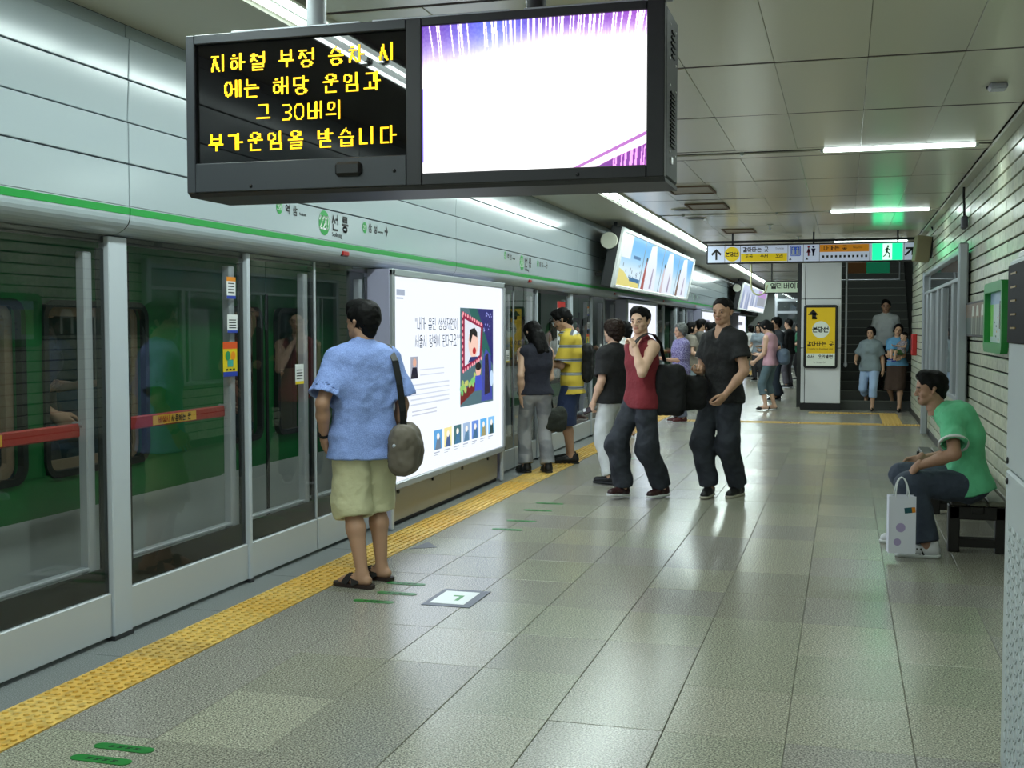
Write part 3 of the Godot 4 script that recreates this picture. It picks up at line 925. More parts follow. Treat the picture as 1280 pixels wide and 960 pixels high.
# ---------------------------------------------------------------- the hanging display
func build_display() -> void:
	var o := Vector3(-1.45, 0, -3.8)
	var t := thing("hanging_display", "large dark double display on poles, amber dot-matrix text beside a bright white screen", "display", o)
	var x0 := -2.327 - o.x
	var x1 := -0.572 - o.x
	var xm := (x0 + x1) * 0.5
	var w := x1 - x0
	var b := B.new()
	b.box(Vector3(xm, 2.298, -0.165), Vector3(w, 0.57, 0.27), 0.012)
	node(t, "casing", b, M.dark_grey)
	b = B.new()   # left face plate round the text window
	var lx0 := -2.291 - o.x
	var lx1 := -1.468 - o.x
	b.box(Vector3((x0 + lx0) * 0.5, 2.298, -0.012), Vector3(lx0 - x0, 0.57, 0.04), 0.003)
	b.box(Vector3((lx0 + lx1) * 0.5, 2.567, -0.012), Vector3(lx1 - lx0, 0.034, 0.04), 0.003)
	b.box(Vector3((lx0 + lx1) * 0.5, 2.067, -0.012), Vector3(lx1 - lx0, 0.105, 0.04), 0.003)
	node(t, "face_plate", b, mat("display_grey", Color(0.20, 0.215, 0.235), 0.45))
	b = B.new()
	b.box(Vector3((lx0 + lx1) * 0.5, 2.335, -0.016), Vector3(lx1 - lx0, 0.432, 0.012))
	var scr := node(t, "text_window", b, mat("led_window", Color(0.055, 0.05, 0.048), 0.02), "dark glossy text window with amber dot-matrix lettering")
	b = B.new()
	var cell := 0.0051
	for l: Array in [["지하철 부정 승차 시", -2.232, 2.438], ["에는 해당 운임과", -2.18, 2.343], ["그 30배의", -2.052, 2.25], ["부가운임을 받습니다", -2.247, 2.152]]:
		var xf := Transform3D(Basis.IDENTITY, Vector3(l[1] - o.x, l[2], -0.0085))
		var want: float = {"지": 0.735, "에": 0.63, "그": 0.35, "부": 0.755}[(l[0] as String)[0]]
		var got: float = dots_width(l[0], 14) * cell
		dots(b, xf * Transform3D(Basis.from_scale(Vector3(want / got, 1, 1)), Vector3.ZERO), l[0], 14, cell)
	node(scr, "amber_lettering", b, glow("amber", Color(1.0, 0.84, 0.03), 1.0))
	# right half: black frame round the picture screen
	b = B.new()
	var rx0 := -1.411 - o.x
	var rx1 := -0.631 - o.x
	b.box(Vector3((lx1 + rx0) * 0.5, 2.298, -0.012), Vector3(rx0 - lx1, 0.57, 0.042), 0.003)
	b.box(Vector3((rx1 + x1) * 0.5, 2.298, -0.012), Vector3(x1 - rx1, 0.57, 0.042), 0.003)
	b.box(Vector3((rx0 + rx1) * 0.5, 2.569, -0.012), Vector3(rx1 - rx0, 0.029, 0.042), 0.003)
	b.box(Vector3((rx0 + rx1) * 0.5, 2.033, -0.012), Vector3(rx1 - rx0, 0.041, 0.042), 0.003)
	node(t, "screen_frame", b, M.bezel)
	b = B.new()
	b.quad(Vector3(rx0, 2.053, -0.004), Vector3(rx1, 2.053, -0.004), Vector3(rx1, 2.555, -0.004), Vector3(rx0, 2.555, -0.004), Vector3.BACK)
	node(t, "picture_screen", b, printed("screen_picture", screen_image(), 1.3, 0.2), "bright white screen with purple light streaks along its top")
	area_light(o + Vector3((rx0 + rx1) * 0.5, 2.3, 0.02), Vector2(0.76, 0.48), 0.7, Color(0.78, 0.62, 1.0), Vector3.BACK)
	# bevel below the front, chamfered to the back
	b = B.new()
	b.prism(PackedVector2Array([Vector2(0, 2.013), Vector2(-0.3, 2.013), Vector2(-0.3, 2.0), Vector2(-0.02, 2.0)]), Transform3D(Basis(Vector3(0, 0, 1), Vector3.UP, Vector3(-1, 0, 0)), Vector3(x1, 0, 0)), w)
	node(t, "lower_bevel", b, mat("display_under", Color(0.17, 0.17, 0.19), 0.5))
	b = B.new()
	b.box(Vector3(-1.683 - o.x, 2.078, 0.013), Vector3(0.10, 0.05, 0.024), 0.01)
	node(t, "sensor", b, M.black)
	b = B.new()
	for p: Vector3 in [Vector3(-2.067, 2.032, 0.009), Vector3(-1.512, 2.066, 0.009), Vector3(-0.86, 2.03, 0.009)]:
		b.ball(p - Vector3(o.x, 0, 0), Vector3(0.007, 0.007, 0.004), 8)
	node(t, "screw", b, M.black)
	# right side: fan opening, vent and bright rivets
	b = B.new()
	for i in 5:
		b.box(Vector3(x1 + 0.002, 2.475 + 0.02 * (i - 2), -0.17), Vector3(0.006, 0.008, 0.09 - 0.012 * absf(i - 2.0)))
	for i in 14:
		b.box(Vector3(x1 + 0.002, 2.31 - 0.0135 * i, -0.17), Vector3(0.006, 0.006, 0.1))
	node(t, "vent", b, M.black)
	b = B.new()
	for p: Vector2 in [Vector2(2.53, -0.11), Vector2(2.53, -0.24), Vector2(2.42, -0.11), Vector2(2.42, -0.24), Vector2(2.33, -0.11), Vector2(2.33, -0.24), Vector2(2.11, -0.11), Vector2(2.11, -0.24)]:
		b.ball(Vector3(x1 + 0.001, p.x, p.y), Vector3(0.003, 0.005, 0.005), 8)
	b.box(Vector3(x1 + 0.002, 2.085, -0.15), Vector3(0.004, 0.022, 0.03))
	node(t, "rivet", b, mat("rivet", Color(0.9, 0.9, 0.9), 0.3))
	for x: float in [-1.868, -1.04]:
		b = B.new()
		b.cyl(Vector3(x - o.x, 2.57, -0.13), Vector3(x - o.x, CY + 0.02, -0.13), 0.036, 0.036, 18)
		b.cyl(Vector3(x - o.x, 2.578, -0.13), Vector3(x - o.x, 2.60, -0.13), 0.055, 0.05, 18)
		node(t, "pole", b, M.brushed if x < -1.5 else M.bezel)
	b = B.new()
	for i in 3:
		b.box(Vector3(-1.9 - o.x + 0.55 * i, 2.588, -0.02), Vector3(0.5, 0.012, 0.02), 0.002)
	node(t, "top_rail", b, M.steel)


func screen_image() -> Image:
	var im := Image.create(400, 256, false, Image.FORMAT_RGB8)
	im.fill(Color(1, 1, 1))
	var r := RandomNumberGenerator.new()
	r.seed = 5
	var f := FastNoiseLite.new()
	f.frequency = 0.05
	f.seed = 8
	for x in 400:
		var u := x / 400.0
		var edge := 0.33 if u < 0.02 else lerpf(0.30, 0.17, clampf((u - 0.12) / 0.4, 0, 1))
		if u > 0.56:
			edge = 0.17
		if absf(u - 0.63) < 0.075:
			edge = 0.15
		edge += f.get_noise_2d(x * 4.0, 0) * 0.03
		var tone := Color(0.34, 0.20, 0.62).lerp(Color(0.30, 0.38, 0.85), clampf(1.0 - absf(u - 0.32) * 4.0, 0, 1)).lerp(Color(0.50, 0.24, 0.66), clampf((u - 0.55) * 2.5, 0, 1))
		var y1 := int(edge * 256)
		for y in y1:
			var k := pow(float(y) / y1, 1.7)
			im.set_pixel(x, y, tone.lightened(0.1 * f.get_noise_2d(x * 3.0, y * 3.0) + 0.1).lerp(Color(1, 0.97, 1), k))
	for i in 62:
		var x := r.randf()
		var lean := 0.03 * (0.5 - x) * 1.5
		var l := r.randf_range(0.16, 0.3)
		fill(im, [Vector2(x, 0.0), Vector2(x + 0.006, 0.0), Vector2(x + 0.006 + lean, l), Vector2(x + lean, l)], Color(0.98, 0.90, 1.0))
	fill(im, [Vector2(0.69, 1.0), Vector2(0.78, 1.0), Vector2(1.0, 0.84), Vector2(1.0, 1.0)], Color(0.50, 0.16, 0.52))
	fill(im, [Vector2(0.78, 1.0), Vector2(1.0, 0.86), Vector2(1.0, 1.0)], Color(0.42, 0.13, 0.52))
	for i in 16:
		var x := r.randf_range(0.8, 1.0)
		fill(im, [Vector2(x, 1.0), Vector2(x + 0.006, 1.0), Vector2(x + 0.012, 0.87), Vector2(x + 0.007, 0.87)], Color(0.92, 0.6, 0.92))
	fill(im, [Vector2(0.68, 1.0), Vector2(0.71, 1.0), Vector2(1.0, 0.80), Vector2(1.0, 0.775)], Color(0.62, 0.36, 0.66))
	fill(im, [Vector2(0.72, 1.0), Vector2(0.77, 1.0), Vector2(1.0, 0.855), Vector2(1.0, 0.805)], Color(1, 0.96, 1))
	rect(im, 0.0, 0.42, 0.004, 0.5, Color(0.6, 0.55, 0.95))
	rect(im, 0.435, 0.27, 0.008, 0.03, Color(0.9, 0.84, 0.95))
	rect(im, 0.44, 0.4, 0.02, 0.03, Color(0.93, 0.88, 0.97))
	return im


# ---------------------------------------------------------------- hanging signs and the white pillar
func build_signs() -> void:
	var t := thing("direction_sign", "long hanging direction sign with arrows, yellow disc and green exit picture", "sign", Vector3(-0.467, 2.643, -18.0))
	var w := 3.13
	var b := B.new()
	b.box(Vector3(0, 0, -0.07), Vector3(w + 0.05, 0.29, 0.14), 0.01)
	node(t, "case", b, M.black)
	b = B.new()
	b.box(Vector3(0, 0.19, -0.07), Vector3(w + 0.2, 0.035, 0.06), 0.004)
	for x: float in [-1.2, 0.0, 1.2]:
		b.cyl(Vector3(x, 0.14, -0.07), Vector3(x, 0.34, -0.07), 0.014, 0.014, 8)
	node(t, "hanger", b, M.black)
	var fx := func(px: float) -> float: return (px - 885.0) / 270.0 * 3.13 - w * 0.5
	b = B.new()
	b.quad(Vector3(-w * 0.5, -0.125, 0.002), Vector3(w * 0.5, -0.125, 0.002), Vector3(w * 0.5, 0.125, 0.002), Vector3(-w * 0.5, 0.125, 0.002), Vector3.BACK)
	var face := node(t, "face", b, glow("sign_face", Color(0.74, 0.78, 0.86), 0.30))
	var xf := Transform3D(Basis.IDENTITY, Vector3(0, 0, 0.003))
	var yel := B.new()
	disc(yel, xf.translated_local(Vector3(fx.call(916.5), 0.0, 0)), 0.112)
	var y0: float = fx.call(928.0)
	var y1: float = fx.call(987.0)
	yel.quad(Vector3(y0, -0.115, 0.004), Vector3(y1, -0.115, 0.004), Vector3(y1, 0.005, 0.004), Vector3(y0, 0.005, 0.004), Vector3.BACK)
	node(face, "yellow_field", yel, glow("sign_yellow", Color(0.80, 0.70, 0.05), 0.32))
	var org := B.new()
	y0 = fx.call(1028.0)
	y1 = fx.call(1088.5)
	org.quad(Vector3(y0, 0.01, 0.004), Vector3(y1, 0.01, 0.004), Vector3(y1, 0.12, 0.004), Vector3(y0, 0.12, 0.004), Vector3.BACK)
	node(face, "orange_field", org, glow("sign_orange", Color(0.78, 0.50, 0.06), 0.28))
	var blu := B.new()
	blu.prism(rounded(0.155, 0.155, 0.02), Transform3D(Basis.IDENTITY, Vector3(fx.call(997.5), 0.035, 0.003)), 0.002)
	node(face, "lift_picture", blu, glow("sign_blue", Color(0.20, 0.34, 0.72), 0.3))
	var wh := B.new()
	for s in 2:
		var q := Vector3(fx.call(997.5) - 0.03 + 0.06 * s, 0.03, 0.0055)
		disc(wh, Transform3D(Basis.IDENTITY, q + Vector3(0, 0.04, 0)), 0.015, 0.0005, 10)
		wh.quad(q + Vector3(-0.018, -0.05, 0), q + Vector3(0.018, -0.05, 0), q + Vector3(0.018, 0.02, 0), q + Vector3(-0.018, 0.02, 0), Vector3.BACK)
	ring(wh, Transform3D(Basis.IDENTITY, Vector3(fx.call(997.5), 0.035, 0.0045)), 0.135, 0.135, 0.015, 0.008, 0.001)
	node(face, "lift_figures", wh, M.white)
	for s in 2:
		var p := B.new()
		var q := Vector3(fx.call(1014.0 + 6.0 * s), 0.035, 0.004)
		disc(p, Transform3D(Basis.IDENTITY, q + Vector3(0, 0.055, 0)), 0.017, 0.0005, 12)
		p.tri(q + Vector3(-0.032, -0.03 if s == 0 else 0.03, 0), q + Vector3(0.032, -0.03 if s == 0 else 0.03, 0), q + Vector3(0, 0.045 if s == 0 else -0.075, 0), Vector3.BACK, Vector3.BACK, Vector3.BACK)
		p.quad(q + Vector3(-0.012, -0.08, 0), q + Vector3(0.012, -0.08, 0), q + Vector3(0.012, 0.03, 0), q + Vector3(-0.012, 0.03, 0), Vector3.BACK)
		node(face, "toilet_figure", p, mat("figure_red", Color(0.62, 0.08, 0.22), 0.5) if s == 0 else mat("figure_blue", Color(0.10, 0.12, 0.36), 0.5))
	var ink := B.new()
	var arrow := func(m: Vector3, r: float, s: float) -> void:
		var f := Transform3D(Basis(Vector3.BACK, r), m)
		for q: Array in [[Vector2(-0.014, -0.085), Vector2(0.014, -0.085), Vector2(0.014, 0.06), Vector2(-0.014, 0.06)], [Vector2(0, 0.085), Vector2(0, 0.045), Vector2(-0.062, -0.02), Vector2(-0.076, 0.008)], [Vector2(0, 0.085), Vector2(0, 0.045), Vector2(0.062, -0.02), Vector2(0.076, 0.008)]]:
			ink.quad(f * Vector3(q[0].x * s, q[0].y * s, 0), f * Vector3(q[1].x * s, q[1].y * s, 0), f * Vector3(q[2].x * s, q[2].y * s, 0), f * Vector3(q[3].x * s, q[3].y * s, 0), Vector3.BACK)
	arrow.call(Vector3(fx.call(896.0), 0.0, 0.004), 0.0, 1.0)
	arrow.call(Vector3(fx.call(1137.5), 0.0, 0.004), -PI / 4, 1.0)
	write(ink, Transform3D(Basis.IDENTITY, Vector3(fx.call(916.5), -0.032, 0.005)), "분당선", 0.062, 0.15, 0.95, true)
	write(ink, Transform3D(Basis.IDENTITY, Vector3(fx.call(930.5), 0.03, 0.004)), "갈아타는 곳", 0.07, 0.14, 0.95)
	for s in 3:
		write(ink, Transform3D(Basis.IDENTITY, Vector3(fx.call(938.5 + 19.5 * s), -0.06, 0.005)), ["도곡", "수서", "오리"][s], 0.052, 0.15, 1.05, true)
	write(ink, Transform3D(Basis.IDENTITY, Vector3(fx.call(1033.0), 0.035, 0.005)), "나가는 곳", 0.065, 0.14, 1.1)
	for i in 11:
		var x: float = fx.call(1031.0 + 5.3 * i)
		ink.quad(Vector3(x, -0.075, 0.004), Vector3(x + 0.03, -0.075, 0.004), Vector3(x + 0.03, -0.04, 0.004), Vector3(x, -0.04, 0.004), Vector3.BACK)
	for px: float in [907.0, 927.3, 988.0, 1007.5, 1027.6, 1089.5, 1131.0]:
		var x: float = fx.call(px)
		ink.quad(Vector3(x - 0.003, -0.125, 0.003), Vector3(x + 0.003, -0.125, 0.003), Vector3(x + 0.003, 0.125, 0.003), Vector3(x - 0.003, 0.125, 0.003), Vector3.BACK)
	for px: float in [991.0, 1012.0]:
		ink.tri(Vector3(fx.call(px) - 0.02, -0.10, 0.004), Vector3(fx.call(px) + 0.02, -0.10, 0.004), Vector3(fx.call(px), -0.065, 0.004), Vector3.BACK, Vector3.BACK, Vector3.BACK)
	node(face, "black_lettering", ink, M.ink)
	latin(face, "small_lettering", "Transfer", Transform3D(Basis.IDENTITY, Vector3(fx.call(972.0), 0.075, 0.004)), 0.035, M.ink)
	latin(face, "small_lettering", "Way Out", Transform3D(Basis.IDENTITY, Vector3(fx.call(1069.0), 0.07, 0.0055)), 0.035, M.ink)
	var gr := B.new()
	y0 = fx.call(1092.5)
	y1 = fx.call(1129.3)
	gr.quad(Vector3(y0, -0.122, 0.005), Vector3(y1, -0.122, 0.005), Vector3(y1, 0.122, 0.005), Vector3(y0, 0.122, 0.005), Vector3.BACK)
	var gp := node(t, "exit_panel", gr, glow("exit_green", Color(0.10, 0.95, 0.66), 0.75), "glowing green exit panel with a running figure")
	var gx := (y0 + y1) * 0.5
	wh = B.new()
	wh.quad(Vector3(gx - 0.066, -0.118, 0.006), Vector3(gx + 0.066, -0.118, 0.006), Vector3(gx + 0.066, 0.118, 0.006), Vector3(gx - 0.066, 0.118, 0.006), Vector3.BACK)
	node(gp, "doorway", wh, glow("exit_white", Color(0.85, 1.0, 0.93), 0.8))
	var rn := B.new()
	disc(rn, Transform3D(Basis.IDENTITY, Vector3(gx + 0.008, 0.078, 0.007)), 0.017, 0.0005, 12)
	for l: Array in [[Vector2(0.0, 0.06), Vector2(-0.008, -0.005), 0.028], [Vector2(-0.005, 0.0), Vector2(0.035, -0.035), 0.017], [Vector2(0.035, -0.035), Vector2(0.022, -0.085), 0.015], [Vector2(-0.01, 0.0), Vector2(-0.022, -0.045), 0.017], [Vector2(-0.022, -0.045), Vector2(-0.058, -0.075), 0.015], [Vector2(0.0, 0.05), Vector2(0.045, 0.02), 0.012], [Vector2(-0.004, 0.05), Vector2(-0.042, 0.02), 0.012]]:
		var p: Vector2 = l[0]
		var q: Vector2 = l[1]
		var e := (q - p).normalized().orthogonal() * float(l[2]) * 0.5
		rn.quad(Vector3(gx + p.x - e.x, p.y - e.y, 0.0075), Vector3(gx + q.x - e.x, q.y - e.y, 0.0075), Vector3(gx + q.x + e.x, q.y + e.y, 0.0075), Vector3(gx + p.x + e.x, p.y + e.y, 0.0075), Vector3.BACK)
	node(gp, "running_figure", rn, mat("exit_dark", Color(0.0, 0.42, 0.26), 0.5))
	area_light(Vector3(-0.467 + gx, 2.643, -17.96), Vector2(0.42, 0.23), 0.07, Color(0.05, 1.0, 0.6), Vector3.BACK)

	t = thing("lift_sign", "small white hanging sign with black lettering seen left of the pillar", "sign", Vector3(-1.15, 2.41, -26.0))
	b = B.new()
	b.box(Vector3(0, 0, -0.05), Vector3(1.12, 0.27, 0.1), 0.01)
	for x: float in [-0.4, 0.4]:
		b.cyl(Vector3(x, 0.13, -0.05), Vector3(x, 0.57, -0.05), 0.014, 0.014, 8)
	node(t, "case", b, M.black)
	b = B.new()
	b.quad(Vector3(-0.54, -0.115, 0.003), Vector3(0.54, -0.115, 0.003), Vector3(0.54, 0.115, 0.003), Vector3(-0.54, 0.115, 0.003), Vector3.BACK)
	node(t, "face", b, glow("sign_pale", Color(0.70, 0.78, 0.68), 0.3))
	b = B.new()
	write(b, Transform3D(Basis.IDENTITY, Vector3(-0.42, -0.03, 0.004)), "엘리베이터", 0.115, 0.15, 1.15)
	node(t, "lettering", b, M.ink)

	t = thing("stair_sign", "dim orange and green sign hanging on a steel rail over the stairs", "sign", Vector3(0.42, 2.72, -24.3))
	b = B.new()
	b.box(Vector3(-0.21, 0, 0), Vector3(0.36, 0.22, 0.05), 0.006)
	node(t, "orange_part", b, mat("dim_orange", Color(0.42, 0.26, 0.08), 0.5))
	b = B.new()
	b.box(Vector3(0.2, 0, 0), Vector3(0.44, 0.22, 0.05), 0.006)
	node(t, "green_part", b, glow("dim_green", Color(0.02, 0.40, 0.27), 0.35))
	b = B.new()
	b.cyl(Vector3(0.61, 0.35, 0), Vector3(0.61, -0.24, 0), 0.014, 0.014, 8)
	b.cyl(Vector3(-0.62, -0.24, 0), Vector3(0.62, -0.24, 0), 0.014, 0.014, 8)
	b.cyl(Vector3(-0.62, 0.35, 0), Vector3(-0.62, -0.24, 0), 0.014, 0.014, 8)
	node(t, "rail", b, M.steel)

	# the white clad pillar
	var pl := thing("pillar", "square white panelled pillar with black foot standing left of the stairs", "pillar", Vector3(-0.42, 0, -22.55))
	b = B.new()
	b.box(Vector3(0, 0.06, 0), Vector3(0.73, 0.125, 0.68), 0.004)
	node(pl, "foot", b, M.black)
	for s: Array in [[0.13, 1.145], [1.155, 2.05], [2.06, 2.96]]:
		b = B.new()
		b.box(Vector3(0.035, (s[0] + s[1]) * 0.5, 0), Vector3(0.635, s[1] - s[0], 0.7), 0.008)
		node(pl, "panel", b, M.white)
		b = B.new()
		b.box(Vector3(-0.325, (s[0] + s[1]) * 0.5, 0), Vector3(0.065, s[1] - s[0], 0.7), 0.008)
		node(pl, "corner_panel", b, M.white)
	b = B.new()
	b.box(Vector3(0, 1.5, 0), Vector3(0.69, 2.9, 0.66))
	node(pl, "core", b, M.black)
	var sg := thing("transfer_sign", "upright yellow sign with bent arrow in a black frame on the white pillar", "sign", Vector3(-0.425, 1.36, -22.2))
	b = B.new()
	b.prism(rounded(0.61, 1.17, 0.05), Transform3D(Basis.IDENTITY, Vector3(0, 0, 0.0)), 0.05)
	node(sg, "frame", b, M.black)
	b = B.new()
	b.quad(Vector3(-0.255, -0.31, 0.052), Vector3(0.255, -0.31, 0.052), Vector3(0.255, 0.535, 0.052), Vector3(-0.255, 0.535, 0.052), Vector3.BACK)
	node(sg, "yellow_field", b, glow("pillar_yellow", Color(0.78, 0.66, 0.05), 0.2))
	b = B.new()
	b.quad(Vector3(-0.255, -0.535, 0.052), Vector3(0.255, -0.535, 0.052), Vector3(0.255, -0.31, 0.052), Vector3(-0.255, -0.31, 0.052), Vector3.BACK)
	node(sg, "white_field", b, glow("pillar_white", Color(0.74, 0.78, 0.72), 0.2))
	b = B.new()
	disc(b, Transform3D(Basis.IDENTITY, Vector3(0.0, 0.13, 0.053)), 0.155)
	node(sg, "white_disc", b, M.pillar_white)
	b = B.new()
	write(b, Transform3D(Basis.IDENTITY, Vector3(0.0, 0.085, 0.0545)), "분당선", 0.092, 0.17, 1.0, true)
	write(b, Transform3D(Basis.IDENTITY, Vector3(-0.245, -0.175, 0.0535)), "갈아타는 곳", 0.085, 0.14, 0.98)
	write(b, Transform3D(Basis.IDENTITY, Vector3(-0.24, -0.40, 0.0535)), "수서", 0.062, 0.15, 1.0)
	write(b, Transform3D(Basis.IDENTITY, Vector3(-0.04, -0.40, 0.0535)), "오리방면", 0.062, 0.15, 1.0)
	for q: Array in [[Vector2(-0.16, 0.32), Vector2(-0.085, 0.32), Vector2(-0.085, 0.44), Vector2(-0.16, 0.44)], [Vector2(-0.16, 0.32), Vector2(-0.07, 0.32), Vector2(-0.07, 0.36), Vector2(-0.16, 0.36)]]:
		b.quad(Vector3(q[0].x, q[0].y, 0.0545), Vector3(q[1].x, q[1].y, 0.0545), Vector3(q[2].x, q[2].y, 0.0545), Vector3(q[3].x, q[3].y, 0.0545), Vector3.BACK)
	b.tri(Vector3(-0.235, 0.40, 0.0545), Vector3(-0.045, 0.40, 0.0545), Vector3(-0.14, 0.505, 0.0545), Vector3.BACK, Vector3.BACK, Vector3.BACK)
	node(sg, "black_lettering", b, M.ink)
	latin(sg, "small_lettering", "Transfer to Bundang Line", Transform3D(Basis.IDENTITY, Vector3(-0.235, -0.225, 0.0535)), 0.04, M.ink)
	latin(sg, "small_lettering", "To Suseo Ori", Transform3D(Basis.IDENTITY, Vector3(-0.13, -0.475, 0.0535)), 0.04, M.ink)

	# far things: glazed lift shaft, looped conduit
	t = thing("lift_shaft", "grey glazed lift shaft far down the platform left of the pillar", "lift shaft", Vector3(-1.6, 0, -44.0))
	b = B.new()
	for x: float in [-0.85, 0.0, 0.85]:
		b.box(Vector3(x, 1.48, 0), Vector3(0.09, 2.96, 0.09))
	for y: float in [0.1, 2.1, 2.55, 2.9]:
		b.box(Vector3(0, y, 0), Vector3(1.8, 0.09, 0.08))
	node(t, "frame", b, M.steel)
	b = B.new()
	b.box(Vector3(0, 1.48, -0.5), Vector3(1.7, 2.9, 0.05))
	node(t, "back_panel", b, mat("shaft_grey", Color(0.30, 0.33, 0.33), 0.5))
	b = B.new()
	for s: float in [-0.425, 0.425]:
		b.quad(Vector3(s - 0.38, 0.15, 0.02), Vector3(s + 0.38, 0.15, 0.02), Vector3(s + 0.38, 2.86, 0.02), Vector3(s - 0.38, 2.86, 0.02), Vector3.BACK)
	node(t, "glass", b, M.glass)
	t = thing("ceiling_conduit", "pale conduit dropping from the ceiling and curling by the second billboard", "conduit", Vector3(-1.99, CY, -26.0))
	b = B.new()
	var pts := [Vector3(0, 0, 0), Vector3(0, -0.48, 0)]
	for i in 9:
		var f := PI * i / 8.0
		pts.append(Vector3(0.17 - 0.17 * cos(f), -0.52 - 0.2 * sin(f), 0))
	pts.append(Vector3(0.36, -0.5, 0))
	b.tube(pts, 0.018)
	node(t, "tube", b, mat("cream", Color(0.80, 0.80, 0.62), 0.5))
	b = B.new()
	b.cyl(Vector3(0, 0, 0), Vector3(0, -0.03, 0), 0.05, 0.04, 12)
	node(t, "rose", b, M.housing)


# ---------------------------------------------------------------- tilted lit billboards over the fascia
func build_billboards() -> void:
	billboard(-15.27, -22.9, "large lit blue beach advertising panel tilted under the ceiling over the screen doors", 0)
	billboard(-34.3, -45.0, "pale lit advertising panel tilted under the ceiling further down the platform", 1)


func billboard(z0: float, z1: float, label: String, kind: int) -> void:
	var t := thing("billboard", label, "billboard", Vector3(-3.0, 2.06, 0), 0.0, "tilted billboards")
	var w := z0 - z1
	var zc := (z0 + z1) * 0.5
	var h := 0.815
	var tilt := atan2(0.155, 0.79)
	var bs := Basis(Vector3.BACK, -tilt)
	var b := B.new()
	var up := bs * Vector3.UP
	var out := bs * Vector3.RIGHT
	b.box(up * h * 0.5 - out * 0.08 + Vector3(0, 0, zc), Vector3(0.15, h, w), 0.01, bs)
	node(t, "case", b, M.dark_grey)
	b = B.new()
	for s: float in [-1.0, 1.0]:
		b.box(up * h * 0.5 + out * 0.0 + Vector3(0, 0, zc + s * (w * 0.5 - 0.08)), Vector3(0.05, h, 0.16), 0.01, bs)
	b.box(up * (h - 0.03) + Vector3(0, 0, zc), Vector3(0.05, 0.06, w), 0.01, bs)
	b.box(up * 0.025 + Vector3(0, 0, zc), Vector3(0.05, 0.05, w), 0.01, bs)
	node(t, "frame", b, M.white)
	b = B.new()
	var p := up * 0.05 + out * 0.012
	var q := up * (h - 0.06) + out * 0.012
	var d := Vector3(0, 0, w * 0.5 - 0.16)
	var c := Vector3(0, 0, zc)
	b.quad(p + c + d, p + c - d, q + c - d, q + c + d, out)
	node(t, "lit_picture", b, printed("billboard_%d" % kind, billboard_image(kind), 0.75, 0.3))
	b = B.new()
	b.cyl(Vector3(-0.02, 0.62, z0 + 0.02), Vector3(-0.02, 0.62, z0 + 0.08), 0.11, 0.11, 20)
	node(t, "bracket_disc", b, M.housing)
	b = B.new()
	for i in 4:
		var z := z0 - 0.4 - (w - 0.8) * i / 3.0
		b.cyl(Vector3(-0.02, 0.75, z), Vector3(-0.02, CY - 2.06, z), 0.025, 0.025, 8)
		b.box(Vector3(-0.16, 0.2, z), Vector3(0.28, 0.04, 0.06))
	node(t, "bracket", b, M.dark_grey)
	area_light(Vector3(-3.0, 2.06, zc) + up * h * 0.5 + out * 0.05, Vector2(w - 0.4, h - 0.15), 0.5, Color(0.80, 0.90, 1.0), out)


